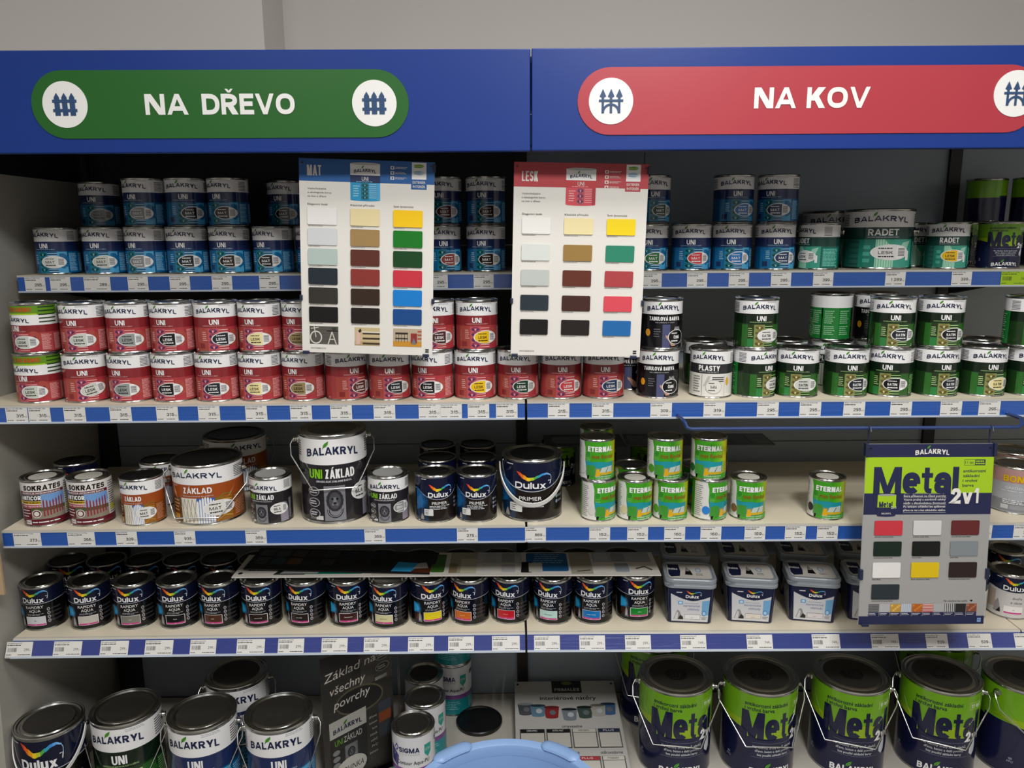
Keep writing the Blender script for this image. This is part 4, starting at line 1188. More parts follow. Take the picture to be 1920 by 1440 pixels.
for key, (z, yf, word) in SHELF.items():
    for bay in (0, 1, 2):
        x0, x1 = ((-1.29 if key in ('s2', 's4', 's5') else -1.252, -0.0035), (0.002, 1.249), (1.2525, 2.49))[bay]
        t = thing('shelf', '%s shelf board with %s price rail, %s, by the %s' % (word, 'a plain' if key == 's5' else ('a sloping violet' if key == 's4' else 'a blue'), ('left', 'right', 'far right')[bay], ('green sign', 'red sign', 'photo edge')[bay]), 'shelf', (0, yf, z), (0, 0, AL if bay == 0 else AR), 'shelf boards')
        D = YB - (0.026 if key != 's5' else 0.001) - yf
        xb0 = max(x0, -1.2555)
        bm_ = BASEM if key == 's5' else BOARDM
        b = MB()
        v = []
        for zz in (-0.024, 0.0):
            v += [(x0, 0.004, zz), (x1, 0.004, zz), (x1, D, zz), (xb0, D, zz)]
        b.add(v, [(0, 3, 2, 1), (4, 5, 6, 7), (0, 1, 5, 4), (1, 2, 6, 5), (2, 3, 7, 6), (3, 0, 4, 7)], bm_)
        put('shelf_board', b.mesh('shelf_board'), t)
        b = MB()
        sl = 0.021 if key == 's4' else 0.0
        rm = RAILV if key == 's4' else RAILB
        H = 0.0425
        if key == 's5':
            b.box(x0, x1, 0.0, 0.004, -0.03, 0.0, BASEM)
            put('front_edge', b.mesh('front_edge'), t)
            continue
        def quadbox(za, zb, d, th, m):
            """strip from za to zb (below the top), leaning out by sl"""
            f = lambda q: -sl * (-q) / H
            v = []
            for xx in (x0, x1):
                v += [(xx, f(za) - d, za), (xx, f(zb) - d, zb), (xx, f(zb) - d + th, zb), (xx, f(za) - d + th, za)]
            b.add(v, [(0, 1, 5, 4), (1, 2, 6, 5), (2, 3, 7, 6), (3, 0, 4, 7), (3, 2, 1, 0), (4, 5, 6, 7)], m)
        quadbox(0.0, -0.0032, 0.0022, 0.006, LIPM)
        quadbox(-0.0032, -0.0405, 0.0005, 0.004, rm)
        quadbox(-0.0385, -0.0425, 0.0034, 0.0062, CLEAR)
        quadbox(-0.0034, -0.0048, 0.0022, 0.003, CLEAR)
        put('ticket_rail', b.mesh('ticket_rail'), t)
        for xx in (xb0 + 0.006, x1 - 0.004):
            b = MB()
            v = [(xx - 0.0012, 0.05, -0.0245), (xx - 0.0012, D - 0.002, -0.0245), (xx - 0.0012, D - 0.002, -0.085), (xx - 0.0012, 0.05, -0.034)]
            v += [(q[0] + 0.0024, q[1], q[2]) for q in v]
            b.add(v, [(0, 1, 2, 3), (7, 6, 5, 4), (0, 4, 5, 1), (1, 5, 6, 2), (2, 6, 7, 3), (3, 7, 4, 0)], POSTM)
            put('bracket', b.mesh('bracket'), t)

# ------------------------------------------------------------------ price tags
TAGP = card('#d9d8d4'); TAGL = card('#9fc414'); TXT = card('#26262a'); TXTG = card('#6a6a6e')
TAGS = {}
def tag_mesh(price, w, style, title):
    key = (price, w, style, title)
    if key in TAGS: return TAGS[key]
    h = 0.0385
    a = Art(1.0)
    base = TAGL if style == 'lime' else TAGP
    a.rect(-w / 2, 0, w / 2, h, base, 1)
    a.text(title, -w / 2 + 0.002, h - 0.0034, 0.0025, TXT, 2, w=min(w - 0.006, 0.0017 * len(title)), al='l', bold=0.01)
    a.greek(-w / 2 + 0.002, h - 0.0095, w * 0.1, h - 0.0068, 1, TXT, 2, 0.7)
    if style in ('bar', 'lime'):
        a.bars(-w / 2 + 0.004, 0.0145, -w / 2 + 0.0265, 0.0245, 22, TXT)
        a.text(price + ',-', w / 2 - 0.003, 0.0195, 0.0062, TXT, 2, w=0.0175, al='r', bold=-0.005)
    else:
        pw = 0.0175 if len(price) <= 3 else 0.027
        a.text(price, w / 2 - 0.009, 0.0185, 0.0072, TXT, 2, w=pw, al='r', bold=0.012)
        a.text('Kč', w / 2 - 0.0018, 0.0163, 0.0034, TXTG, 2, al='r')
    a.greek(-w / 2 + 0.002, 0.0065, -w / 2 + 0.016, 0.009, 1, TXT, 2, 0.6)
    a.greek(-0.002, 0.0065, w / 2 - 0.002, 0.009, 1, TXT, 2, 0.6)
    a.greek(-w / 2 + 0.002, 0.0015, -w / 2 + 0.02, 0.004, 1, TXTG, 2, 0.5)
    a.greek(w / 2 - 0.016, 0.0015, w / 2 - 0.002, 0.004, 1, TXTG, 2, 0.5)
    art = a.flat('price_tag', 0.00012)
    bm = bmesh.new(); bm.from_mesh(art)
    card_i = 0
    for q in [(-w / 2, w / 2)]:
        r_ = bmesh.ops.create_cube(bm, size=1.0)
        for v in r_['verts']:
            v.co = (v.co.x * w, 0.0002 + v.co.y * 0.0006, h / 2 + v.co.z * h)
    bm.to_mesh(art); bm.free()
    TAGS[key] = art
    return art
def place_tag(sk, x, price, w, style, title, label):
    z, yf, word = SHELF[sk]
    ang = AL if x < 0 else AR
    y = yf + math.tan(ang) * x
    sl = 0.021 if sk == 's4' else 0.0
    tilt = math.atan2(sl, 0.0425)
    zz = z - 0.0420
    o = put('price_tag', tag_mesh(price, w, style, title), None, (x, y - sl * 0.042 / 0.0425 - 0.0018, zz), (-tilt, 0, ang))
    tag(o, label, 'price tag', 'price tags on the %s shelf' % word)

# ------------------------------------------------------------------ header signs
HBLUE = mat('header_blue', '#15347f', 0.36, 0.0, 0.32, noise=0.03, nscale=6)
SGREEN = mat('sign_green', '#1c5c1e', 0.36, noise=0.03, nscale=6)
SRED = mat('sign_red', '#a83440', 0.34, noise=0.03, nscale=6)
SWHITE = mat('sign_white', '#e4e4e2', 0.4, noise=0.01)
SICON = mat('sign_icon_blue', '#27466e', 0.4, noise=0.02)
HY = -0.135
def pill(x0, z0, x1, z1, m):
    a = Art(10.0)
    r = (z1 - z0) / 2; n = 20
    pts = [(x1 - r + r * math.cos(-PI / 2 + PI * k / n), z0 + r + r * math.sin(-PI / 2 + PI * k / n)) for k in range(n + 1)]
    pts += [(x0 + r + r * math.cos(PI / 2 + PI * k / n), z0 + r + r * math.sin(PI / 2 + PI * k / n)) for k in range(n + 1)]
    return solid(pts, 0.002, m)
def solid(pts, th, m, name='sign'):
    """flat outline with thickness th, front at y = -th"""
    bm = bmesh.new()
    f = bm.faces.new([bm.verts.new((p[0], 0, p[1])) for p in pts])
    bmesh.ops.recalc_face_normals(bm, faces=[f])
    r = bmesh.ops.extrude_face_region(bm, geom=[f])
    for v in [g for g in r['geom'] if isinstance(g, bmesh.types.BMVert)]:
        v.co.y -= th
    bmesh.ops.triangulate(bm, faces=[q for q in bm.faces if len(q.verts) > 4])
    bmesh.ops.recalc_face_normals(bm, faces=bm.faces[:])
    me = bpy.data.meshes.new(name)
    bm.to_mesh(me); bm.free()
    me.materials.append(m)
    return me
def header(bay, x0, x1, z0, z1, px0, px1, pz0, pz1, circ, cr, word, wx0, wx1, wz, wh, m, wood, label, wfrac):
    t = thing('header_sign', label, 'sign', (x0, HY, z0), (0, 0, AL if bay == 0 else AR))
    L = lambda x: x - x0
    Z = lambda z: z - z0
    b = MB().box(0, x1 - x0, 0.0, 0.022, 0, z1 - z0, HBLUE, 0.002)
    put('panel', b.mesh('panel'), t)
    p = put('sign_plate', pill(L(px0), Z(pz0), L(px1), Z(pz1), m), t)
    ws = word.split(' ')
    wa = (wx1 - wx0) * wfrac
    for w_, q0, q1 in ((ws[0], wx0, wx0 + wa), (ws[1], wx0 + wa + (wx1 - wx0) * 0.092, wx1)):
        a = Art(10.0); a.text(w_, L((q0 + q1) / 2), Z(wz), wh, SWHITE, 1, w=q1 - q0, bold=0.026, track=0.085)
        put('lettering', a.flat('lettering', 0.0008, -0.002), p)
    for cx, cz in circ:
        d = put('icon_disc', solid([(L(cx) + cr * math.cos(k * PI / 24), Z(cz) + cr * math.sin(k * PI / 24)) for k in range(48)], 0.0012, SWHITE), p, (0, -0.002, 0))
        a = Art(10.0); X, ZZ = L(cx), Z(cz); k = cr
        if wood:
            for i in (-1, 0, 1):
                q = X + i * 0.34 * k
                a.poly([(q - 0.12 * k, ZZ - 0.48 * k), (q + 0.12 * k, ZZ - 0.48 * k), (q + 0.12 * k, ZZ + 0.3 * k), (q, ZZ + 0.5 * k), (q - 0.12 * k, ZZ + 0.3 * k)], SICON, 1)
            for zz in (-0.32, 0.08):
                a.rect(X - 0.54 * k, ZZ + zz * k, X + 0.54 * k, ZZ + (zz + 0.13) * k, SICON, 1)
        else:
            for i in (-1, 0, 1):
                q = X + i * 0.37 * k
                a.rect(q - 0.055 * k, ZZ - 0.52 * k, q + 0.055 * k, ZZ + 0.22 * k, SICON, 1)
                a.poly([(q - 0.15 * k, ZZ + 0.2 * k), (q - 0.05 * k, ZZ + 0.15 * k), (q + 0.05 * k, ZZ + 0.15 * k), (q + 0.15 * k, ZZ + 0.2 * k), (q, ZZ + 0.53 * k)], SICON, 1)
            a.rect(X - 0.55 * k, ZZ - 0.03 * k, X + 0.55 * k, ZZ + 0.07 * k, SICON, 1)
            a.stroke([(X + 0.36 * k * math.cos(q * PI / 12), ZZ - 0.5 * k + 0.36 * k * math.sin(q * PI / 12)) for q in range(13)], 0.1 * k, SICON, 1)
        put('icon', a.flat('icon', 0.0006, -0.0012), d)
    return t

# ------------------------------------------------------------------ colour charts
CLIPM = NAVYPL
class Board:
    """print laid out in fractions of the board: u from the left, v from the top"""
    def __init__(s, W, H):
        s.W = W; s.H = H; s.a = Art(10.0)
    def p(s, u, v): return (u * s.W, -v * s.H)
    def rect(s, u0, v0, u1, v1, m, L=1): s.a.rect(u0 * s.W, -v1 * s.H, u1 * s.W, -v0 * s.H, m, L)
    def text(s, t, u, v, h, m, L=4, w=None, al='c', bold=0.0, arc=0.0, shear=0.0, track=None): s.a.text(t, u * s.W, -v * s.H, h * s.H, m, L, None if w is None else w * s.W, bold, arc * s.H, al, shear, track)
    def poly(s, pts, m, L=2): s.a.poly([s.p(*q) for q in pts], m, L)
    def ell(s, u, v, ru, rv, m, L=2, n=24): s.a.ell(u * s.W, -v * s.H, ru * s.W, rv * s.H, m, L, n)
    def stroke(s, pts, w, m, L=2): s.a.stroke([s.p(*q) for q in pts], w * s.W, m, L)
    def greek(s, u0, v0, u1, v1, n, m, L=3, fill=0.4): s.a.greek(u0 * s.W, -v1 * s.H, u1 * s.W, -v0 * s.H, n, m, L, fill)
    def bars(s, u0, v0, u1, v1, n, m, L=3): s.a.bars(u0 * s.W, -v1 * s.H, u1 * s.W, -v0 * s.H, n, m, L)
CHW = card('#dfdcd6')
def tin_picture(B, u0, v0, u1, v1, dark, low, name, tx):
    k = lambda q: v0 + (v1 - v0) * q
    c = lambda q: u0 + (u1 - u0) * q
    B.rect(u0, k(0.03), u1, k(0.97), card(low), 3)
    B.ell(c(0.5), k(0.97), (u1 - u0) / 2, (v1 - v0) * 0.03, card(low), 3); 
    B.rect(u0, k(0.03), u1, k(0.33), card('#e6e6e4'), 4); B.ell(c(0.5), k(0.035), (u1 - u0) / 2, (v1 - v0) * 0.035, card('#b9b9b8'), 5)
    B.rect(u0, k(0.33), u1, k(0.52), card(dark), 4)
    B.text('BALAKRYL', c(0.5), k(0.2), (v1 - v0) * 0.085, card('#1d2547'), 6, (u1 - u0) * 0.74, bold=0.02, arc=(v1 - v0) * 0.04)
    B.a.leaf(c(0.42) * B.W, -k(0.12) * B.H, 0.0028, LEAFG, LEAFD, 7)
    B.text('UNI', c(0.5), k(0.42), (v1 - v0) * 0.10, CHW, 6, (u1 - u0) * 0.22)
    B.greek(c(0.2), k(0.48), c(0.8), k(0.51), 1, card(tx), 6)
    T = THEMES[name]
    B.rect(c(0.36), k(0.53), c(0.62), k(0.97), card(T['obg']), 4)
    ornament(B.a, c(0.49) * B.W, -k(0.96) * B.H, -k(0.54) * B.H, 0.24 * (u1 - u0) * B.W, card(T['orn'][0]), card(T['orn'][1]), card(T['orn'][2]), 5)
    B.greek(c(0.1), k(0.58), c(0.32), k(0.9), 5, card(tx), 5)
    for i in range(8):
        B.rect(c(0.63), k(0.55 + i * 0.05), c(0.9), k(0.565 + i * 0.05), card(tx), 5)
    B.rect(c(0.88), k(0.53), u1, k(0.97), card(T['fl']), 5)
def chart_common(W, H, B, t, chips, cname):
    b = MB().box(0, W, 0.0, 0.003, -H, 0, card('#cfccc6'))
    brd = put('board', b.mesh('board'), t)
    put('print', B.a.flat('print', 0.00022, -0.0001), brd)
    for (u0, v0, u1, v1, hexc) in chips:
        pts = [(q[0], q[1]) for q in rrect((u1 - u0) * W, (v1 - v0) * H, 0.0028, 0, 4, (u0 + u1) / 2 * W, -(v0 + v1) / 2 * H)]
        put('colour_chip', solid(pts, 0.0012, mat('chip_' + hexc[1:], hexc, 0.33, noise=0.01), 'colour_chip'), t, (0, -0.0017, 0))
def clip(t, u, v, W, H, w, h):
    put('clip', MB().box(u * W - w / 2, u * W + w / 2, -0.006, 0.006, -v * H - h / 2, -v * H + h / 2, CLIPM, 0.001).mesh('clip'), t)
def eco(B, u0, u1, v1, m, tx):
    B.rect(u0, 0.004, u1, v1, card('#e4e4e2'), 3)
    B.ell((u0 + u1) / 2, 0.022, 0.036, 0.009, card('#8fb04a'), 4); B.greek(u0 + 0.015, 0.012, u1 - 0.015, 0.034, 2, card('#5a8a2c'), 5, 0.3)
    B.ell((u0 + u1) / 2, 0.056, 0.036, 0.012, card('#b4ccd8'), 4); B.greek(u0 + 0.015, 0.046, u1 - 0.02, 0.066, 2, card('#3f7fa8'), 5, 0.3)
    B.rect(u0 - 0.005, v1 + 0.001, u1 + 0.003, v1 + 0.05, m, 3)
    B.text('EXTERIÉR', (u0 + u1) / 2, v1 + 0.015, 0.0125, CHW, 5, w=0.095, bold=0.012); B.text('INTERIÉR', (u0 + u1) / 2, v1 + 0.036, 0.0125, CHW, 5, w=0.092, bold=0.012)
def chart_uni(title, W, H, loc, ry, head, cols, us, vs, hv, label, mainfn, top, icons, dy=0.0, pics=False):
    t = thing('colour_chart', label, 'colour chart', loc, (0, ry, 0), 'hanging colour charts')
    B = Board(W, H); m = card(head)
    B.rect(0, 0, 1, 1, CHW, 1); B.rect(0, 0, 1, hv, m, 2)
    B.text(title, 0.06, top, 0.052, CHW, 4, w=0.105 if title == 'MAT' else 0.12, al='l', bold=0.01, track=0.16)
    mainfn(B)
    for i in range(icons):
        v = 0.034 + i * 0.0255 + dy
        B.rect(0.675, v - 0.008, 0.703, v + 0.008, CHW, 3); B.ell(0.689, v, 0.007, 0.005, m, 4); B.greek(0.71, v - 0.006, 0.80, v + 0.006, 2, CHW, 4, 0.35)
    eco(B, 0.833, 0.94, 0.088, m, CHW)
    for i, q in enumerate(('Vodouředitelné', 'a ekologické barvy', 'na kov a dřevo')):
        B.text(q, 0.062, 0.149 + dy + i * 0.019, 0.0085, card('#4a4a4a'), 4, w=0.0098 * len(q), al='l')
    for i, q in enumerate(('Elegantní šedé', 'Klasické přírodní', 'Syté dynamické')):
        B.text(q, us[i][0] + 0.002, vs[0][0] - 0.0175, 0.0095, card('#3a3a3a'), 4, w=0.0105 * len(q), al='l')
    chips = []
    for i, cl in enumerate(cols):
        for j, hx in enumerate(cl):
            chips.append((us[i][0], vs[j][0], us[i][1], vs[j][1], hx))
            B.greek(us[i][0] + 0.004, vs[j][1] + 0.004, us[i][0] + 0.12, vs[j][1] + 0.0095, 1, card('#8a8884'), 4, 0.5)
    if pics:
        v0, v1 = 0.859, 0.955
        u0, u1 = us[0]; k = lambda a, b: (u0 + (u1 - u0) * a, v0 + (v1 - v0) * b)
        B.rect(u0, v0, u1, v1, card('#54504b'), 2)
        for s in range(5): B.rect(u0, v0 + s * 0.019, u1, v0 + s * 0.019 + 0.001, card('#45413d'), 3)
        cx, cz = k(0.22, 0.62)
        ring = [(cx + 0.042 * math.cos(q * PI / 14), cz + 0.032 * math.sin(q * PI / 14)) for q in range(29)]
        B.stroke(ring, 0.009, card('#d4d0c8'), 4); B.stroke([k(0.22, 0.62), k(0.16, 0.0)], 0.007, card('#c9c5bd'), 5); B.stroke([k(0.05, 0.14), k(0.32, 0.06)], 0.006, card('#c9c5bd'), 5)
        for a_, c_ in (((0.78, 0.3), (0.64, 1.0)), ((0.78, 0.3), (0.93, 1.0)), ((0.7, 0.72), (0.88, 0.72))): B.stroke([k(*a_), k(*c_)], 0.008, card('#c9c5bd'), 4)
        B.rect(*k(0.6, 0.22), *k(1.0, 0.28), card('#26231f'), 4); B.ell(*k(0.86, 0.12), 0.02, 0.007, card('#2c3a24'), 5)
        u0, u1 = us[1][0] + 0.025, us[1][1]
        B.rect(u0, v0, u1, v1, card('#c4b187'), 2); B.rect(u0, v0 + 0.075, u1, v1, card('#b09a6c'), 3)
        for q in (0.28, 0.56, 0.84): B.rect(*k(0.32, q), *k(1.0, q + 0.1), card('#3a2c20'), 4)
        B.rect(*k(0.3, 0.22), *k(1.0, 0.29), card('#e0dac8'), 5)
        B.poly([k(0.08, 0.25), k(0.18, 0.18), k(0.24, 0.5), k(0.22, 0.95), k(0.04, 0.95)], card('#d4b0a4'), 5); B.poly([k(0.14, 0.2), k(0.24, 0.05), k(0.28, 0.2), k(0.2, 0.3)], card('#2c2420'), 6)
        u0, u1 = us[2]
        B.rect(u0, v0, u1, v1, card('#b4a48c'), 2); B.rect(u0, v0 + 0.068, u1, v1, card('#c48a2c'), 3)
        B.rect(*k(0.08, 0.22), *k(0.52, 0.32), card('#2a221c'), 4)
        for q in (0.1, 0.2, 0.3, 0.4, 0.5): B.stroke([k(q, 0.22), k(q, 0.75)], 0.003, card('#2a221c'), 4)
        B.rect(*k(0.08, 0.52), *k(0.52, 0.58), card('#2a221c'), 5); B.rect(*k(0.62, 0.25), *k(0.84, 0.8), card('#8c2c2c'), 4); B.poly([k(0.64, 0.85), k(0.72, 0.5), k(0.82, 0.85)], card('#6a7478'), 5)
        for q in (0.1, 0.3, 0.5): B.rect(*k(0.86, q), *k(1.0, q + 0.08), card('#a84a34'), 4)
    B.text('www.balakryl.cz', 0.065, 0.975, 0.0085, card('#5a5a5a'), 4, w=0.115, al='l')
    B.rect(0.945, 0.965, 0.972, 0.973, card('#2a2a2a'), 3); B.rect(0.945, 0.976, 0.972, 0.984, card('#2a2a2a'), 3)
    for u in (0.025, 0.975):
        B.ell(u, 0.022, 0.008, 0.0055, BLK, 5)
    chart_common(W, H, B, t, chips, 'c')
    for u, v, w, h in ((0.0, 0.71, 0.006, 0.012), (1.0, 0.71, 0.006, 0.012), (0.03, 1.0, 0.014, 0.007), (0.95, 1.0, 0.014, 0.007), (1.0, 0.03, 0.006, 0.016)):
        clip(t, u, v, W, H, w, h)
    for u in (0.03, 0.97):
        put('hanger_wire', MB().tube([(u * W, 0.006, -0.008), (u * W, 0.009, 0.004), (u * W, 0.012, 0.026)], 0.0009, POSTM, 6).mesh('hanger_wire'), t)
    return t

# ------------------------------------------------------------------ header signs over the bays
header(0, -1.288, 0.006, 1.8173, 2.0125, -0.9866, -0.2375, 1.845, 1.9748, [(-0.9198, 1.91), (-0.306, 1.9104)], 0.0443, 'NA DŘEVO', -0.7619, -0.4646, 1.9097, 0.0394, SGREEN, True, 'blue header panel with long green sign and white fence icons', 0.288)
header(1, 0.0084, 1.3, 1.8172, 2.0125, 0.0999, 1.0223, 1.847, 1.9757, [(0.1665, 1.9113), (0.9725, 1.921)], 0.0443, 'NA KOV', 0.452, 0.6821, 1.9157, 0.0396, SRED, False, 'blue header panel with long red sign and white iron fence icons', 0.364)
chart_uni('MAT', 0.2885, 0.4165, (-0.4838, -0.052, 1.8137), 0.0375, '#1f5a9c',
    [['#e6e4e2', '#cdd0d3', '#aebfbb', '#1c2731', '#302d29', '#090909'], ['#e2d2a2', '#9c7f50', '#5a2a20', '#86312b', '#301f15', '#191210'], ['#f2c40e', '#07721a', '#063f19', '#c52f40', '#077acb', '#0c4688']],
    [(0.058, 0.277), (0.377, 0.595), (0.697, 0.916)], [(0.244, 0.33), (0.348, 0.434), (0.452, 0.536), (0.552, 0.638), (0.654, 0.739), (0.755, 0.838)], 0.112,
    'white hanging colour chart with blue heading and eighteen chips, over the red tins', lambda B: tin_picture(B, 0.378, 0.012, 0.598, 0.205, '#1c2c57', '#2594c4', 'blue', '#9fd2e8'), 0.058, 3, 0.0, True)
chart_uni('LESK', 0.2885, 0.4165, (-0.0262, -0.052, 1.8035), 0.024, '#b23a42',
    [['#e9e7e4', '#d5dad6', '#bcc2be', '#222f38', '#060606'], ['#ebdca8', '#97773f', '#602b1d', '#41201a', '#1b1311'], ['#f2d412', '#268268', '#aa3d42', '#d84a58', '#1a66a8']],
    [(0.066, 0.281), (0.383, 0.600), (0.703, 0.919)], [(0.277, 0.36), (0.413, 0.497), (0.545, 0.628), (0.677, 0.758), (0.806, 0.887)], 0.123,
    'white hanging colour chart with red heading and fifteen chips, right of the blue-headed one', lambda B: tin_picture(B, 0.388, 0.024, 0.61, 0.214, '#b8363d', '#cf4a55', 'red', '#f0b4b8'), 0.070, 4, 0.008)
def metal_chart():
    W, H = 0.2915, 0.424
    t = thing('colour_chart', 'grey hanging colour chart with lime and navy heading, on the blue wire rail', 'colour chart', (0.7665, -0.078, 1.1815), (math.radians(-5.0), 0.004, 0), 'hanging colour charts')
    B = Board(W, H); nav = card('#1e2348'); lime = card('#9fc41c'); gre = card('#9b9a99')
    B.rect(0, 0, 1, 1, gre, 1); B.rect(0, 0, 1, 0.072, nav, 2); B.rect(0, 0.072, 1, 0.268, lime, 2); B.rect(0, 0.268, 1, 0.385, nav, 2); B.rect(0, 0.953, 1, 1, nav, 2)
    B.text('BALAKRYL', 0.515, 0.040, 0.026, CHW, 5, w=0.265, bold=0.025, arc=0.008)
    B.a.leaf(0.485 * W, -0.017 * H, 0.004, LEAFG, LEAFD, 6)
    B.text('Metal', 0.40, 0.198, 0.148, nav, 5, w=0.665, bold=0.028, track=0.05)
    B.text('2v1', 0.79, 0.284, 0.086, CHW, 7, w=0.225, bold=0.03)
    for i, q in enumerate(('antikorozní', 'základní', 'i vrchní', 'barva')):
        B.text(q, 0.765, 0.147 + i * 0.0262, 0.0145, nav, 5, w=(0.178, 0.132, 0.115, 0.088)[i], al='l', bold=0.008)
    B.rect(0.77, 0.085, 0.935, 0.117, nav, 3); B.rect(0.772, 0.0865, 0.853, 0.1155, lime, 4); B.text('11 let', 0.81, 0.101, 0.016, nav, 5, w=0.065); B.greek(0.858, 0.088, 0.93, 0.114, 2, lime, 5, 0.6)
    for i, q in enumerate(('Extra přilnavost na různé povrchy', 'Vysoce pružný a extrémně odolný', 'nátěr s dlouhodobou životností', 'Po lehkém očištění lze aplikovat', 'přímo na rez a bez základního nátěru')):
        B.text(q, 0.475, 0.283 + i * 0.0195, 0.0105, CHW, 5, w=0.33, bold=0.012)
    for v in (0.271, 0.2925, 0.3325, 0.3735): B.rect(0.31, v, 0.645, v + 0.001, CHW, 4)
    B.rect(0.105, 0.285, 0.25, 0.39, nav, 5); B.rect(0.105, 0.277, 0.25, 0.345, lime, 6); B.ell(0.1775, 0.277, 0.0725, 0.006, card('#9a9a9a'), 7)
    B.text('Metal', 0.17, 0.328, 0.03, nav, 8, w=0.105, bold=0.02); B.text('2v1', 0.232, 0.345, 0.014, CHW, 9, w=0.04); B.text('BALAKRYL', 0.178, 0.378, 0.009, CHW, 8, w=0.075); B.ell(0.1775, 0.39, 0.0725, 0.006, nav, 5)
    us = [(0.09, 0.31), (0.395, 0.615), (0.695, 0.915)]; vs = [(0.418, 0.498), (0.533, 0.614), (0.650, 0.735), (0.772, 0.856)]
    cols = [['#c23440', '#c9c9c8', '#5f2325'], ['#0a2219', '#0c0f0e', '#7c8388'], ['#dcdad8', '#d4b512', '#271a17'], ['#272f34']]
    names = [['ohnivě červená', 'světle šedá', 'vínově červená'], ['mechová zelená', 'černá', 'šedá'], ['bílá', 'žlutá dopravní', 'čokoládově hnědá'], ['antracitově šedá']]
    chips = []
    for j, row in enumerate(cols):
        for i, hx in enumerate(row):
            chips.append((us[i][0], vs[j][0], us[i][1], vs[j][1], hx))
            q = names[j][i] + ' RAL'
            B.text(q, us[i][0] + 0.005, vs[j][1] + 0.0105, 0.0065, card('#1c1c20'), 4, w=0.0085 * len(q), al='l')
    B.text('Na všechno lze natřít', 0.765, 0.868, 0.0095, card('#1c1c20'), 4, w=0.185); B.poly([(0.878, 0.863), (0.902, 0.863), (0.89, 0.874)], BLK, 4)
    th = ['#7a7a7c', '#a9a9ab', '#b48a3c', '#9aa2ad', '#a85a20', '#b4463c', '#a2a2a4', '#5a5a5a', '#1f1f1f', '#7a4630']
    for i, c in enumerate(th):
        u0 = 0.075 + i * 0.0865
        B.rect(u0, 0.884, u0 + 0.083, 0.930, card(c), 3); B.rect(u0, 0.930, u0 + 0.083, 0.952, nav, 3); B.greek(u0 + 0.004, 0.934, u0 + 0.07, 0.948, 2, card('#c9c9d0'), 4, 0.4)
        for k in range(5):
            if i in (0, 5): B.rect(u0, 0.886 + k * 0.009, u0 + 0.083, 0.8895 + k * 0.009, card('#d0c4c0' if i == 5 else '#3a3a3c'), 4)
            elif i in (3, 7): B.rect(u0 + 0.004 + k * 0.016, 0.884, u0 + 0.010 + k * 0.016, 0.930, card('#c9d0da' if i == 3 else '#c9c9c9'), 4)
            elif i in (2, 4, 9): B.ell(u0 + 0.012 + k * 0.015, 0.893 + (k * 7 % 4) * 0.009, 0.010, 0.006, card(('#d8b05a', '#c9782c', '#a8694a')[(2, 4, 9).index(i)]), 4, 10)
    B.rect(0.945, 0.965, 0.975, 0.987, card('#7f9fd0'), 4); B.text('PPG', 0.96, 0.976, 0.009, nav, 5, w=0.022)
    for u in (0.035, 0.965): B.ell(u, 0.022, 0.009, 0.006, card('#0c0e1c'), 5)
    chart_common(W, H, B, t, chips, 'm')
    for u, v, w, h in ((0.0, 0.03, 0.007, 0.03), (1.0, 0.03, 0.007, 0.03), (0.0, 0.715, 0.008, 0.024), (1.0, 0.715, 0.008, 0.024), (0.05, 1.0, 0.016, 0.007)):
        clip(t, u, v, W, H, w, h)
    for u in (0.02, 0.965):
        x = u * W
        put('hanger_wire', MB().tube([(x, 0.004, -0.012), (x, 0.004, 0.012), (x, 0.0045, 0.034), (x - 0.001, 0.000, 0.042), (x - 0.002, -0.008, 0.040), (x - 0.002, -0.012, 0.030)], 0.0017, CLIPM, 7).mesh('hanger_wire'), t)
metal_chart()
RAILM = mat('wire_rail_blue', '#22396e', 0.35, 0.0, noise=0.05)
o = put('hanging_rail', MB().tube([(0.3535, 0.10, 1.232), (0.3535, 0.0, 1.234), (0.3535, -0.055, 1.236), (0.356, -0.067, 1.232), (0.360, -0.070, 1.222), (0.370, -0.070, 1.218), (0.6, -0.070, 1.2176), (1.085, -0.076, 1.2175), (1.108, -0.077, 1.2178), (1.118, -0.074, 1.224), (1.122, -0.06, 1.235), (1.122, 0.1, 1.232)], 0.0042, RAILM, 10).mesh('hanging_rail'))
tag(o, 'long blue wire rail below the second shelf carrying the grey chart', 'rail')
o = put('hanging_rail', MB().tube([(-0.56, 0.12, 1.858), (-0.56, -0.02, 1.858), (-0.555, -0.038, 1.852), (-0.54, -0.042, 1.838), (-0.3, -0.042, 1.836), (0.2, -0.042, 1.836), (0.355, -0.042, 1.838), (0.372, -0.038, 1.846), (0.378, -0.02, 1.858), (0.378, 0.12, 1.858)], 0.003, POSTM, 8).mesh('hanging_rail'))
tag(o, 'black wire rail under the header carrying the two white charts', 'rail')

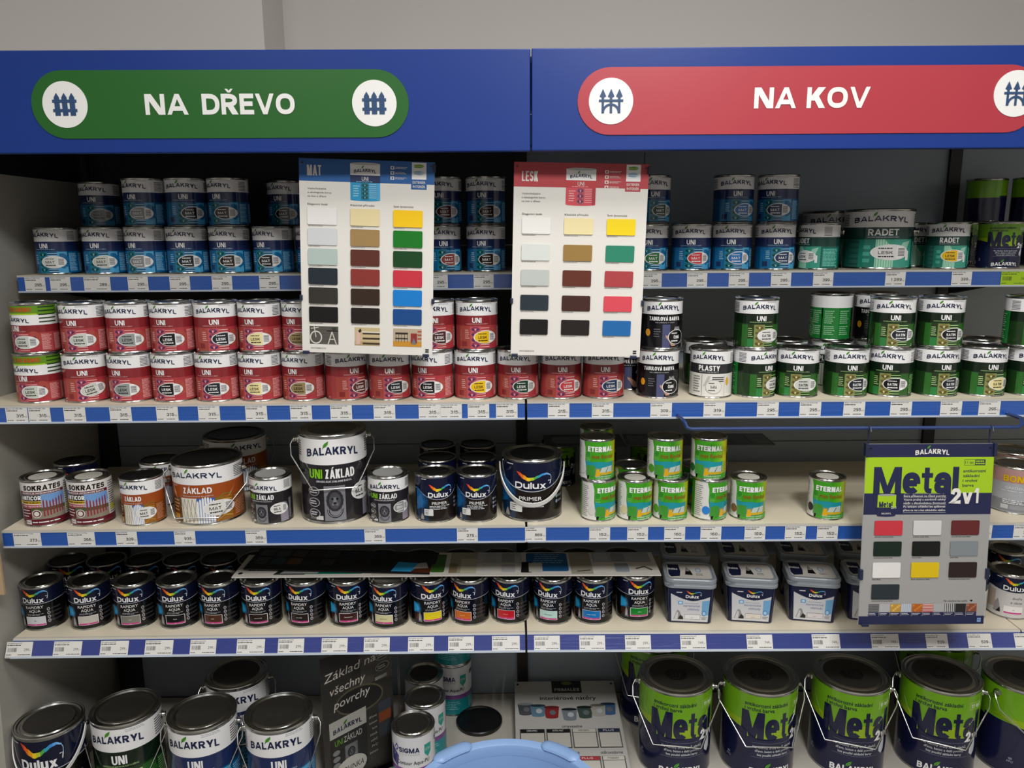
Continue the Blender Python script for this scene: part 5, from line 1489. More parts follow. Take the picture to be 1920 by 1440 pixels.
# ------------------------------------------------------------------ plastic tubs
TUBGREY = mat('tub_lid_grey', '#8e959d', 0.3, 0.0, noise=0.04)
TUBW = ink('#c9cace'); TUBN = ink('#141b3c')
def tub_meshes():
    w, d, h = 0.132, 0.112, 0.128
    ys = lambda z: -(0.5 * d - 0.006) + (0.007) * (1 - z / 0.1)
    b = MB().loft([rrect(w - 0.024, d - 0.024, 0.009, 0.0), rrect(w - 0.020, d - 0.020, 0.010, 0.003), rrect(w - 0.010, d - 0.012, 0.012, 0.098), rrect(w - 0.010, d - 0.012, 0.012, 0.103)], TUBN, smooth=False)
    body = b.mesh('tub_body')
    b = MB()
    b.loft([rrect(w - 0.006, d - 0.006, 0.02, 0.0995), rrect(w, d, 0.021, 0.101), rrect(w, d, 0.021, 0.1075), rrect(w - 0.003, d - 0.003, 0.02, 0.109), rrect(w - 0.003, d - 0.003, 0.02, 0.114), rrect(w, d, 0.021, 0.1155), rrect(w, d, 0.021, 0.1225), rrect(w - 0.003, d - 0.003, 0.02, 0.125), rrect(w - 0.012, d - 0.012, 0.018, 0.125), rrect(w - 0.016, d - 0.016, 0.017, 0.1225)], TUBGREY)
    for k in range(6):
        b.box(-w / 2 + 0.006 + k * 0.003, -w / 2 + 0.0075 + k * 0.003, -d / 2 - 0.001, -d / 2 + 0.001, 0.1085, 0.1145, TUBGREY)
    lid = b.mesh('lid')
    a = Art(10.0)
    W2 = w / 2 - 0.017; 
    a.rrect(-W2 - 0.006, -d / 2 + 0.014, W2 + 0.006, d / 2 - 0.014, 0.012, ink('#cfccc6'), 1)
    a.poly([(-W2 - 0.005, -0.02), (-W2 - 0.003, 0.040), (-0.024, 0.040), (-0.022, 0.0), (-0.026, -0.03), (-W2, -0.035)], TUBN, 2)
    a.text('Dulux', -0.041, 0.012, 0.012, WHITE, 3, w=0.026, bold=0.02)
    a.poly([(-0.012, -0.02), (0.008, -0.022), (0.004, 0.005), (-0.006, 0.02)], BLK, 2); a.poly([(-0.008, 0.0), (0.002, 0.0), (-0.004, 0.03)], ink('#8f8f90'), 3)
    a.ell(0.024, 0.008, 0.008, 0.014, ink('#8fa9c9'), 2, 16); a.ell(0.024, 0.008, 0.005, 0.009, ink('#cfccc6'), 3, 16); a.greek(0.016, -0.025, 0.034, -0.01, 2, DGREY, 2, 0.3)
    for i, (pv, pf, m, L) in enumerate(a.parts):
        a.parts[i] = (pv, [ccw(pv, fc) for fc in pf], m, L)
    lidart = a.build('lid_label', lambda x, z, L: (x, z, 0.1226 + L * 0.00015))
    # front label on the sloping face
    a = Art(10.0)
    fw = lambda z: (w - 0.024) / 2 - 0.0085 + 0.005 * z / 0.1
    a.poly([(-fw(0.006), 0.006), (fw(0.006), 0.006), (fw(0.097), 0.097), (-fw(0.097), 0.097)], TUBW, 1)
    n = 16
    top = [(-fw(0.097) + 2 * fw(0.097) * i / n, 0.097) for i in range(n + 1)]
    lo = [(-fw(0.09) + 2 * fw(0.09) * i / n, 0.064 + 0.0165 * (abs((i / n - 0.56) / 0.5) ** 1.6)) for i in range(n + 1)]
    a.poly(lo + top[::-1], TUBN, 2)
    swoosh(a, 0.008, 0.0855, 0.037, 0.0085)
    a.text('Dulux', 0.0045, 0.0762, 0.0082, WHITE, 5, w=0.033, bold=0.028)
    a.greek(-0.036, 0.086, -0.02, 0.089, 1, WHITE, 4, 0.8)
    a.poly([(0.030, 0.026), (0.0465, 0.026), (0.0485, 0.068), (0.040, 0.066), (0.030, 0.0645)], ink('#6fa6cf'), 2)
    a.text('barva na omyvatelné', 0.004, 0.0575, 0.0024, ink('#6c7aa0'), 3, w=0.034)
    a.text('keramické', 0.004, 0.0505, 0.0064, ink('#55689a'), 3, w=0.041, bold=-0.008)
    a.text('obklady', 0.009, 0.041, 0.0064, ink('#55689a'), 3, w=0.030, bold=-0.008)
    a.rrect(-0.031, 0.0535, -0.018, 0.0635, 0.002, ink('#6fa6cf'), 3); a.ell(-0.0245, 0.0585, 0.004, 0.003, ink('#c4dcec'), 4, 14)
    a.poly([(-0.041, 0.0115), (-0.017, 0.0115), (-0.020, 0.02), (-0.026, 0.034), (-0.030, 0.038), (-0.034, 0.034)], ink('#8b8c90'), 3)
    a.poly([(-0.030, 0.0115), (-0.016, 0.0115), (-0.017, 0.019), (-0.024, 0.024)], BLK, 4)
    a.poly([(-0.039, 0.012), (-0.031, 0.012), (-0.029, 0.03), (-0.033, 0.033)], ink('#c4c4c6'), 4)
    a.ell(0.036, 0.030, 0.0062, 0.0075, ink('#4f8ac4'), 3, 16); a.ell(0.036, 0.030, 0.004, 0.005, ink('#a9cbe6'), 4, 14)
    a.greek(0.030, 0.012, 0.044, 0.020, 3, DGREY, 3, 0.3)
    front = a
    for i, (pv, pf, m, L) in enumerate(a.parts):
        a.parts[i] = (pv, [ccw(pv, fc) for fc in pf], m, L)
    yf = lambda z: -((d - 0.020) / 2 + 0.004 * (z - 0.003) / 0.095)
    lab = a.build('label', lambda x, z, L: (x, yf(z) - 0.0004 - L * 0.00018, z))
    a = Art(10.0)
    a.greek(-0.03, 0.012, 0.03, 0.085, 14, ink('#8f95ad'), 1, 0.3)
    for i, (pv, pf, m, L) in enumerate(a.parts):
        a.parts[i] = (pv, [ccw(pv, fc) for fc in pf], m, L)
    xs = lambda z: -((w - 0.020) / 2 + 0.005 * (z - 0.003) / 0.095)
    sidel = a.build('side_text', lambda x, z, L: (xs(z) - 0.0004, -x, z))
    return [('tub_body', body), ('lid', lid), ('lid_label', lidart), ('label', lab), ('side_text', sidel)]
TUBP = tub_meshes()
def swatch_mesh(hexc, word):
    d = 0.112
    a = Art(10.0)
    a.rrect(-0.0135, 0.0125, 0.0265, 0.0265, 0.0015, ink('#77777c'), 3); a.rrect(-0.0128, 0.0132, 0.0258, 0.0258, 0.0012, ink(hexc), 4)
    a.text(word, 0.006, 0.017, 0.0018, DGREY, 5)
    for i, (pv, pf, m, L) in enumerate(a.parts):
        a.parts[i] = (pv, [ccw(pv, fc) for fc in pf], m, L)
    yf = lambda z: -((d - 0.020) / 2 + 0.004 * (z - 0.003) / 0.095)
    return a.build('colour_badge', lambda x, z, L: (x, yf(z) - 0.0006 - L * 0.00018, z))
def place_tub(x, y, z, rz, swatch, label):
    t = thing('plastic_tub', label, 'tub', (x, y, z), (0, 0, rz), 'paint tubs on the fourth shelf')
    for nm, me in TUBP:
        put(nm, me, t)
    if swatch: put('colour_badge', swatch, t)

# ------------------------------------------------------------------ tins: kind, x, y, z, turn, badge, label, category, group
TINS = [
    ('blue', -1.18, 0.2385, 1.5586, -0.141, 'white', "blue paint tin with white oval badge, first from left in top shelf's lower row", 'paint can', 'front paint tins on the top shelf'),
    ('blue', -1.0611, 0.239, 1.5586, -0.009, 'pale', "blue paint tin with pale grey oval badge, second from left in top shelf's lower row", 'paint can', 'front paint tins on the top shelf'),
    ('blue', -0.9556, 0.2395, 1.5586, -0.322, 'lgrey', "blue paint tin with grey oval badge, third from left in top shelf's lower row", 'paint can', 'front paint tins on the top shelf'),
    ('blue', -0.8526, 0.2399, 1.5586, 0.036, 'anth', "blue paint tin with black oval badge, fourth from left in top shelf's lower row", 'paint can', 'front paint tins on the top shelf'),
    ('blue', -0.7454, 0.2404, 1.5586, -0.076, 'dbrown', "blue paint tin with dark brown oval badge, fifth from left in top shelf's lower row", 'paint can', 'front paint tins on the top shelf'),
    ('blue', -0.6354, 0.2408, 1.5586, -0.383, 'black', "blue paint tin with black oval badge, sixth from left in top shelf's lower row", 'paint can', 'front paint tins on the top shelf'),
    ('blue', -0.5266, 0.2413, 1.5586, -0.289, 'black', "blue paint tin with black oval badge, seventh from left in top shelf's lower row", 'paint can', 'front paint tins on the top shelf'),
    ('blue', -0.2088, 0.2426, 1.5586, 0.18, 'rbrown', "blue paint tin with rust oval badge, eighth from left in top shelf's lower row", 'paint can', 'front paint tins on the top shelf'),
    ('blue', -0.096, 0.2431, 1.5586, -0.198, 'dbrown', "blue paint tin with dark brown oval badge, ninth from left in top shelf's lower row", 'paint can', 'front paint tins on the top shelf'),
    ('blue', 0.3183, 0.2403, 1.5586, -0.181, 'green', "blue paint tin with green oval badge, tenth from left in top shelf's lower row", 'paint can', 'front paint tins on the top shelf'),
    ('blue', 0.4271, 0.2391, 1.5586, -0.233, 'redc', "blue paint tin with red oval badge, eleventh from left in top shelf's lower row", 'paint can', 'front paint tins on the top shelf'),
    ('blue', 0.5297, 0.2381, 1.5586, -0.281, 'bluec', "blue paint tin with bright blue oval badge, twelfth from left in top shelf's lower row", 'paint can', 'front paint tins on the top shelf'),
    ('blue', 0.6405, 0.237, 1.5586, -0.161, 'navy', "blue paint tin with navy oval badge, thirteenth from left in top shelf's lower row", 'paint can', 'front paint tins on the top shelf'),
    ('radet', 0.7526, 0.2358, 1.5586, -1.276, 'white', "teal paint tin with white oval badge, fourteenth from left in top shelf's lower row", 'paint can', 'front paint tins on the top shelf'),
    ('radet_big', 0.9172, 0.2676, 1.5586, -0.283, 'white', "large teal paint tin, fifteenth from left in top shelf's lower row", 'paint can', 'front paint tins on the top shelf'),
    ('radet', 1.0793, 0.2325, 1.5586, -0.415, 'yellow', "teal paint tin with yellow oval badge, sixteenth from left in top shelf's lower row", 'paint can', 'front paint tins on the top shelf'),
    ('metal', 1.2117, 0.2311, 1.5586, -0.363, None, "lime and navy paint tin, seventeenth from left in top shelf's lower row", 'paint can', 'front paint tins on the top shelf'),
    ('blue', -1.1256, 0.3688, 1.6756, 0.035, 'grey', "blue paint tin with grey oval badge, first from left in top shelf's upper row", 'paint can', 'upper paint tins on the top shelf'),
    ('blue', -0.949, 0.2395, 1.6756, -0.22, 'lgrey', "blue paint tin with grey oval badge, second from left in top shelf's upper row", 'paint can', 'upper paint tins on the top shelf'),
    ('blue', -0.8446, 0.24, 1.6756, 0.218, 'anth', "blue paint tin with black oval badge, third from left in top shelf's upper row", 'paint can', 'upper paint tins on the top shelf'),
    ('blue', -0.7399, 0.2404, 1.6756, -0.273, 'dbrown', "blue paint tin with dark brown oval badge, fourth from left in top shelf's upper row", 'paint can', 'upper paint tins on the top shelf'),
    ('blue', -0.6275, 0.3609, 1.6756, -0.211, 'black', "blue paint tin with black oval badge, fifth from left in top shelf's upper row", 'paint can', 'upper paint tins on the top shelf'),
    ('blue', -0.2047, 0.2426, 1.6756, -0.072, 'maroon', "blue paint tin with maroon oval badge, sixth from left in top shelf's upper row", 'paint can', 'upper paint tins on the top shelf'),
    ('blue', -0.0959, 0.2431, 1.6756, -0.147, 'dbrown', "blue paint tin with dark brown oval badge, seventh from left in top shelf's upper row", 'paint can', 'upper paint tins on the top shelf'),
    ('blue', 0.3204, 0.2402, 1.6756, 0.071, 'dgreen', "blue paint tin with dark green oval badge, eighth from left in top shelf's upper row", 'paint can', 'upper paint tins on the top shelf'),
    ('blue', 0.5294, 0.2381, 1.6756, -0.059, 'bluec', "blue paint tin with bright blue oval badge, ninth from left in top shelf's upper row", 'paint can', 'upper paint tins on the top shelf'),
    ('blue', 0.6416, 0.237, 1.6756, -0.69, 'navy', "blue paint tin with navy oval badge, tenth from left in top shelf's upper row", 'paint can', 'upper paint tins on the top shelf'),
    ('promo', -1.1596, 0.0646, 1.2692, -0.201, 'pale', "red paint tin with green promotional band, first from left in second shelf's lower row", 'paint can', 'front paint tins on the second shelf'),
    ('red', -1.0478, 0.0651, 1.2692, 0.32, 'pale*', "red paint tin with pale grey oval badge, second from left in second shelf's lower row", 'paint can', 'front paint tins on the second shelf'),
    ('red', -0.9414, 0.0656, 1.2692, -0.253, 'grey', "red paint tin with grey oval badge, third from left in second shelf's lower row", 'paint can', 'front paint tins on the second shelf'),
    ('red', -0.8389, 0.066, 1.2692, -0.274, 'black', "red paint tin with black oval badge, fourth from left in second shelf's lower row", 'paint can', 'front paint tins on the second shelf'),
    ('red', -0.7363, 0.0664, 1.2692, -0.164, 'anth', "red paint tin with black oval badge, fifth from left in second shelf's lower row", 'paint can', 'front paint tins on the second shelf'),
    ('red', -0.6337, 0.0668, 1.2692, -0.284, 'cream', "red paint tin with cream oval badge, sixth from left in second shelf's lower row", 'paint can', 'front paint tins on the second shelf'),
    ('red', -0.5311, 0.0673, 1.2692, -0.288, 'tan', "red paint tin with tan oval badge, seventh from left in second shelf's lower row", 'paint can', 'front paint tins on the second shelf'),
    ('red', -0.4285, 0.0677, 1.2692, 0.574, 'brown', "red paint tin with brown oval badge, eighth from left in second shelf's lower row", 'paint can', 'front paint tins on the second shelf'),
    ('red', -0.3259, 0.0681, 1.2692, 0.15, 'anth', "red paint tin with black oval badge, ninth from left in second shelf's lower row", 'paint can', 'front paint tins on the second shelf'),
    ('red', -0.2233, 0.0686, 1.2692, -0.408, 'black', "red paint tin with black oval badge, tenth from left in second shelf's lower row", 'paint can', 'front paint tins on the second shelf'),
    ('red', -0.1208, 0.069, 1.2692, -0.06, 'yellow', "red paint tin with yellow oval badge, eleventh from left in second shelf's lower row", 'paint can', 'front paint tins on the second shelf'),
    ('red', -0.0182, 0.0694, 1.2692, -0.114, 'dgreen', "red paint tin with dark green oval badge, twelfth from left in second shelf's lower row", 'paint can', 'front paint tins on the second shelf'),
    ('red', 0.0844, 0.0687, 1.2692, 0.031, 'redc', "red paint tin with red oval badge, thirteenth from left in second shelf's lower row", 'paint can', 'front paint tins on the second shelf'),
    ('red', 0.187, 0.0677, 1.2692, -0.024, 'navy', "red paint tin with navy oval badge, fourteenth from left in second shelf's lower row", 'paint can', 'front paint tins on the second shelf'),
    ('board', 0.3177, 0.0663, 1.2692, -0.117, 'black', "black chalkboard paint tin, fifteenth from left in second shelf's lower row", 'paint can', 'front paint tins on the second shelf'),
    ('plasty', 0.4451, 0.065, 1.2692, -0.344, 'white', "white plastics paint tin with dark band, sixteenth from left in second shelf's lower row", 'paint can', 'front paint tins on the second shelf'),
    ('green', 0.5487, 0.0639, 1.2692, 0.432, 'white', "green paint tin with white oval badge, seventeenth from left in second shelf's lower row", 'paint can', 'front paint tins on the second shelf'),
    ('green', 0.6513, 0.0629, 1.2692, -0.296, 'pale', "green paint tin with pale grey oval badge, eighteenth from left in second shelf's lower row", 'paint can', 'front paint tins on the second shelf'),
    ('green', 0.7689, 0.0617, 1.2692, -0.117, 'anth', "green paint tin with black oval badge, nineteenth from left in second shelf's lower row", 'paint can', 'front paint tins on the second shelf'),
    ('green', 0.8744, 0.0606, 1.2692, -0.569, 'black', "green paint tin with black oval badge, twentieth from left in second shelf's lower row", 'paint can', 'front paint tins on the second shelf'),
    ('green', 0.9844, 0.0595, 1.2692, -0.049, 'anth', "green paint tin with black oval badge, twenty-first from left in second shelf's lower row", 'paint can', 'front paint tins on the second shelf'),
    ('green', 1.0963, 0.0583, 1.2692, -0.095, 'cream', "green paint tin with cream oval badge, twenty-second from left in second shelf's lower row", 'paint can', 'front paint tins on the second shelf'),
    ('green', 1.2062, 0.0572, 1.2692, -0.137, 'white', "green paint tin with white oval badge, twenty-third from left in second shelf's lower row", 'paint can', 'front paint tins on the second shelf'),
    ('promo', -1.1535, 0.0647, 1.3862, -0.417, 'pale', "red paint tin with green promotional band, first from left in second shelf's upper row", 'paint can', 'upper paint tins on the second shelf'),
    ('red', -1.0411, 0.0651, 1.3862, -0.037, 'pale', "red paint tin with pale grey oval badge, second from left in second shelf's upper row", 'paint can', 'upper paint tins on the second shelf'),
    ('red', -0.9345, 0.0656, 1.3862, 0.04, 'grey', "red paint tin with grey oval badge, third from left in second shelf's upper row", 'paint can', 'upper paint tins on the second shelf'),
    ('red', -0.8319, 0.066, 1.3862, -0.142, 'black', "red paint tin with black oval badge, fourth from left in second shelf's upper row", 'paint can', 'upper paint tins on the second shelf'),
    ('red', -0.7293, 0.0664, 1.3862, 0.237, 'anth', "red paint tin with black oval badge, fifth from left in second shelf's upper row", 'paint can', 'upper paint tins on the second shelf'),
    ('red', -0.6267, 0.0669, 1.3862, -0.216, 'cream', "red paint tin with cream oval badge, sixth from left in second shelf's upper row", 'paint can', 'upper paint tins on the second shelf'),
    ('red', -0.5241, 0.0673, 1.3862, -0.387, 'tan', "red paint tin with tan oval badge, seventh from left in second shelf's upper row", 'paint can', 'upper paint tins on the second shelf'),
    ('red', -0.2179, 0.0686, 1.3862, 0.091, 'maroon', "red paint tin with maroon oval badge, eighth from left in second shelf's upper row", 'paint can', 'upper paint tins on the second shelf'),
    ('red', -0.1153, 0.069, 1.3862, 0.039, 'yellow', "red paint tin with yellow oval badge, ninth from left in second shelf's upper row", 'paint can', 'upper paint tins on the second shelf'),
    ('board', 0.3218, 0.0662, 1.3862, 0.002, 'black', "black chalkboard paint tin, tenth from left in second shelf's upper row", 'paint can', 'upper paint tins on the second shelf'),
    ('green', 0.5469, 0.0639, 1.3862, -0.062, 'white', "green paint tin with white oval badge, eleventh from left in second shelf's upper row", 'paint can', 'upper paint tins on the second shelf'),
    ('green', 0.8686, 0.0606, 1.3862, -0.295, 'anth', "green paint tin with black oval badge, twelfth from left in second shelf's upper row", 'paint can', 'upper paint tins on the second shelf'),
    ('green', 0.9836, 0.0595, 1.3862, -0.263, 'black', "green paint tin with black oval badge, thirteenth from left in second shelf's upper row", 'paint can', 'upper paint tins on the second shelf'),
    ('green', 1.1913, 0.0573, 1.3862, 0.177, 'cream', "green paint tin with cream oval badge, fourteenth from left in second shelf's upper row", 'paint can', 'upper paint tins on the second shelf'),
    ('sokrates', -1.1825, 0.0645, 0.9641, 0.436, None, "maroon and white anticorrosion tin, first from left in third shelf's lower row", 'paint can', 'front paint tins on the third shelf'),
    ('sokrates', -1.0704, 0.065, 0.9641, 0.289, None, "maroon and white anticorrosion tin, second from left in third shelf's lower row", 'paint can', 'front paint tins on the third shelf'),
    ('wood', -0.9431, 0.0655, 0.9641, -0.068, 'white', "brown and white wood primer tin, third from left in third shelf's lower row", 'paint can', 'front paint tins on the third shelf'),
    ('wood_big', -0.7928, 0.0997, 0.9641, 0.023, 'white', "large brown and white primer bucket, fourth from left in third shelf's lower row", 'paint bucket', 'front paint tins on the third shelf'),
    ('primer_grey', -0.6276, 0.0669, 0.9641, -0.216, 'white', "dark grey primer tin with white badge, fifth from left in third shelf's lower row", 'paint can', 'front paint tins on the third shelf'),
    ('primer_grey_big', -0.4784, 0.1, 0.9641, 0.228, 'white', "large dark grey primer bucket, sixth from left in third shelf's lower row", 'paint bucket', 'front paint tins on the third shelf'),
    ('primer_grey', -0.3398, 0.0681, 0.9641, -0.043, 'lgrey', "dark grey primer tin with grey badge, seventh from left in third shelf's lower row", 'paint can', 'front paint tins on the third shelf'),
    ('primer', -0.224, 0.0686, 0.9641, 0.297, None, "black primer tin with rainbow ribbon, eighth from left in third shelf's lower row", 'paint can', 'front paint tins on the third shelf'),
    ('primer', -0.1214, 0.069, 0.9641, 0.041, None, "black primer tin with rainbow ribbon, ninth from left in third shelf's lower row", 'paint can', 'front paint tins on the third shelf'),
    ('primer_big', 0.0161, 0.0948, 0.9641, -0.034, None, "large black bucket with white strap, tenth from left in third shelf's lower row", 'paint bucket', 'front paint tins on the third shelf'),
    ('eternal', 0.1782, 0.0602, 0.9641, 0.52, 'white', "green garden paint tin with white dot, eleventh from left in third shelf's lower row", 'paint can', 'front paint tins on the third shelf'),
    ('eternal', 0.2684, 0.0593, 0.9641, 0.218, 'cream', "green garden paint tin with cream dot, twelfth from left in third shelf's lower row", 'paint can', 'front paint tins on the third shelf'),
    ('eternal', 0.356, 0.0584, 0.9641, -0.078, 'green', "green garden paint tin with green dot, thirteenth from left in third shelf's lower row", 'paint can', 'front paint tins on the third shelf'),
    ('eternal', 0.4528, 0.0574, 0.9641, 0.579, 'blue', "green garden paint tin with blue dot, fourteenth from left in third shelf's lower row", 'paint can', 'front paint tins on the third shelf'),
    ('eternal', 0.5476, 0.0564, 0.9641, -0.115, 'brown', "green garden paint tin with brown dot, fifteenth from left in third shelf's lower row", 'paint can', 'front paint tins on the third shelf'),
    ('eternal', 0.741, 0.0544, 0.9641, -0.31, 'black', "green garden paint tin with black dot, sixteenth from left in third shelf's lower row", 'paint can', 'front paint tins on the third shelf'),
    ('bondex', 1.2333, 0.0934, 0.9641, -0.3, None, "grey garden colour tin with yellow lettering, seventeenth from left in third shelf's lower row", 'paint can', 'front paint tins on the third shelf'),
    ('eternal_up', 0.174, 0.0602, 1.0671, 0.029, 'white', "green garden paint tin with white dot, first from left in third shelf's upper row", 'paint can', 'upper paint tins on the third shelf'),
    ('eternal_up', 0.3396, 0.0585, 1.0671, -0.008, 'green', "green garden paint tin with green dot, second from left in third shelf's upper row", 'paint can', 'upper paint tins on the third shelf'),
    ('eternal_up', 0.4464, 0.0574, 1.0671, -0.265, 'dgreen', "green garden paint tin with dark green dot, third from left in third shelf's upper row", 'paint can', 'upper paint tins on the third shelf'),
    ('rapidry', -1.2559, 0.1222, 0.6614, 0.081, 'white', "black paint tin with white colour patch, first from left in fourth shelf's front row", 'paint can', 'front paint tins on the fourth shelf'),
    ('rapidry', -1.1358, 0.1227, 0.6614, 0.323, 'stone', "black paint tin with ivory colour patch, second from left in fourth shelf's front row", 'paint can', 'front paint tins on the fourth shelf'),
    ('rapidry', -1.0195, 0.1232, 0.6614, 0.151, 'grey', "black paint tin with grey colour patch, third from left in fourth shelf's front row", 'paint can', 'front paint tins on the fourth shelf'),
    ('rapidry', -0.9066, 0.1237, 0.6614, 0.175, 'black', "black paint tin with black colour patch, fourth from left in fourth shelf's front row", 'paint can', 'front paint tins on the fourth shelf'),
    ('rapidry', -0.7984, 0.1241, 0.6614, -0.065, 'brown', "black paint tin with brown colour patch, fifth from left in fourth shelf's front row", 'paint can', 'front paint tins on the fourth shelf'),
    ('rapidry', -0.6901, 0.1246, 0.6614, 0.076, 'dkbrown', "black paint tin with dark brown colour patch, sixth from left in fourth shelf's front row", 'paint can', 'front paint tins on the fourth shelf'),
    ('rapidry_silver', -0.5746, 0.1251, 0.6614, -0.139, 'choc', "black paint tin with brown-black colour patch, seventh from left in fourth shelf's front row", 'paint can', 'front paint tins on the fourth shelf'),
    ('rapidry_silver', -0.4639, 0.1256, 0.6614, 0.167, 'redbrown', "black paint tin with red-brown colour patch, eighth from left in fourth shelf's front row", 'paint can', 'front paint tins on the fourth shelf'),
    ('rapidry_silver', -0.3568, 0.114, 0.6614, -0.141, 'ivory', "black paint tin with pale ivory colour patch, ninth from left in fourth shelf's front row", 'paint can', 'front paint tins on the fourth shelf'),
    ('rapidry_silver', -0.2518, 0.1264, 0.6614, 0.258, 'yellow', "black paint tin with yellow colour patch, tenth from left in fourth shelf's front row", 'paint can', 'front paint tins on the fourth shelf'),
    ('rapidry_silver', -0.1462, 0.1269, 0.6614, -0.359, 'orange', "black paint tin with orange colour patch, eleventh from left in fourth shelf's front row", 'paint can', 'front paint tins on the fourth shelf'),
    ('rapidry_silver', -0.0398, 0.1323, 0.6614, -0.257, 'red', "black paint tin with red colour patch, twelfth from left in fourth shelf's front row", 'paint can', 'front paint tins on the fourth shelf'),
    ('rapidry_silver', 0.0722, 0.1268, 0.6614, -0.316, 'mint', "black paint tin with mint colour patch, thirteenth from left in fourth shelf's front row", 'paint can', 'front paint tins on the fourth shelf'),
    ('rapidry_silver', 0.1787, 0.1257, 0.6614, -0.22, 'blue', "black paint tin with blue colour patch, fourteenth from left in fourth shelf's front row", 'paint can', 'front paint tins on the fourth shelf'),
    ('rapidry_silver', 0.2904, 0.1395, 0.6614, 0.077, 'green', "black paint tin with green colour patch, fifteenth from left in fourth shelf's front row", 'paint can', 'front paint tins on the fourth shelf'),
    ('dulux_white', 1.0415, 0.1319, 0.6614, -0.422, None, "white enamel tin with navy top, sixteenth from left in fourth shelf's front row", 'paint can', 'front paint tins on the fourth shelf'),
    ('dulux_white', 1.164, 0.1306, 0.6614, -0.368, None, "white enamel tin with navy top, seventeenth from left in fourth shelf's front row", 'paint can', 'front paint tins on the fourth shelf'),
    ('dulux_white', 1.278, 0.1295, 0.6614, -0.307, None, "white enamel tin with navy top, eighteenth from left in fourth shelf's front row", 'paint can', 'front paint tins on the fourth shelf'),
    ('rapidry_big', -1.243, 0.06, 0.17, 0.17, None, "large black bucket with white strap, first from left in bottom shelf's front row", 'paint bucket', 'front paint tins on the bottom shelf'),
    ('green_big', -1.07, 0.112, 0.17, 0.174, 'white', "large green and white bucket, second from left in bottom shelf's front row", 'paint bucket', 'front paint tins on the bottom shelf'),
    ('blue_big', -0.857, 0.088, 0.17, 0.087, 'white', "large blue and white bucket, third from left in bottom shelf's front row", 'paint bucket', 'front paint tins on the bottom shelf'),
    ('blue_big', -0.654, 0.084, 0.17, 0.217, 'anth', "large blue and white bucket, fourth from left in bottom shelf's front row", 'paint bucket', 'front paint tins on the bottom shelf'),
    ('metal_big', 0.427, 0.222, 0.17, -0.155, None, "large lime and navy bucket, fifth from left in bottom shelf's front row", 'paint bucket', 'front paint tins on the bottom shelf'),
    ('metal_big', 0.664, 0.216, 0.17, -0.041, None, "large lime and navy bucket, sixth from left in bottom shelf's front row", 'paint bucket', 'front paint tins on the bottom shelf'),
    ('metal_big', 0.921, 0.217, 0.17, -0.355, None, "large lime and navy bucket, seventh from left in bottom shelf's front row", 'paint bucket', 'front paint tins on the bottom shelf'),
    ('metal_big', 1.173, 0.21, 0.17, -0.454, None, "large lime and navy bucket, eighth from left in bottom shelf's front row", 'paint bucket', 'front paint tins on the bottom shelf'),
    ('metal_big', 1.4, 0.2, 0.17, 0.38, None, "large lime and navy bucket, ninth from left in bottom shelf's front row", 'paint bucket', 'front paint tins on the bottom shelf'),
    ('blue', -1.145, 0.385, 1.5586, 0.061, 'grey', "shaded blue tin under the leftmost raised tin, top shelf's back row", 'paint can', 'tins at the back of the top shelf'),
    ('blue', -0.6386, 0.375, 1.5586, -0.142, 'black', "shaded blue tin under the raised tin left of blue chart, top shelf's back row", 'paint can', 'tins at the back of the top shelf'),
    ('radet_big', 0.8694, 0.43, 1.5586, -0.296, None, 'large dark-lidded teal tin behind the small teal tin, top shelf', 'paint can', 'tins at the back of the top shelf'),
    ('radet', 1.0589, 0.36, 1.5586, -0.381, None, 'shaded teal tin peeping out right of the large teal tin, top shelf', 'paint can', 'tins at the back of the top shelf'),
    ('metal', 1.1795, 0.36, 1.5586, -0.323, None, 'shaded navy tin behind the yellow-badged teal tin, top shelf', 'paint can', 'tins at the back of the top shelf'),
    ('metal', 1.2994, 0.43, 1.5586, -0.35, None, 'shaded navy tin at the back under the taller dark stack, top shelf', 'paint can', 'tins at the back of the top shelf'),
    ('metal', 1.3999, 0.385, 1.5586, -0.392, None, 'shaded navy tin behind the lime tin at right end, top shelf', 'paint can', 'tins at the back of the top shelf'),
    ('metal', 1.2863, 0.43, 1.6756, 2.054, None, 'shaded olive tin stacked at the back, left of two, top shelf', 'paint can', 'tins at the back of the top shelf'),
    ('metal', 1.3854, 0.385, 1.6756, 2.012, None, 'shaded olive tin stacked at the back, right of two, top shelf', 'paint can', 'tins at the back of the top shelf'),
    ('green', 0.4624, 0.21, 1.2692, -0.153, 'white', 'dark-lidded tin behind the white plastics tin, left one, second shelf', 'paint can', 'tins at the back of the second shelf'),
    ('green', 0.5674, 0.205, 1.2692, -0.203, 'white', 'dark-lidded tin behind the first green tin, second shelf', 'paint can', 'tins at the back of the second shelf'),
    ('green', 0.6746, 0.2, 1.2692, -0.253, 'white', 'dark-lidded tin behind the pale-badged green tin, second shelf', 'paint can', 'tins at the back of the second shelf'),
    ('plasty', 0.7862, 0.19, 1.2692, -0.504, 'white', 'dark-lidded white tin under the turned green tin, second shelf', 'paint can', 'tins at the back of the second shelf'),
    ('green', 0.7776, 0.19, 1.3862, 2.301, None, "green tin turned to show its printed back, second shelf's upper row", 'paint can', 'tins at the back of the second shelf'),
    ('green', 0.8988, 0.19, 1.2692, -0.352, 'anth', 'green tin in shadow at the back under the dark tin, second shelf', 'paint can', 'tins at the back of the second shelf'),
    ('board', 0.8889, 0.19, 1.3862, -0.348, None, 'dark tin in shadow left of the black-badged upper green tins, second shelf', 'paint can', 'tins at the back of the second shelf'),
    ('green', 1.0527, 0.19, 1.2692, -0.414, 'black', 'dark-lidded tin behind the fifth lower green tin, second shelf', 'paint can', 'tins at the back of the second shelf'),
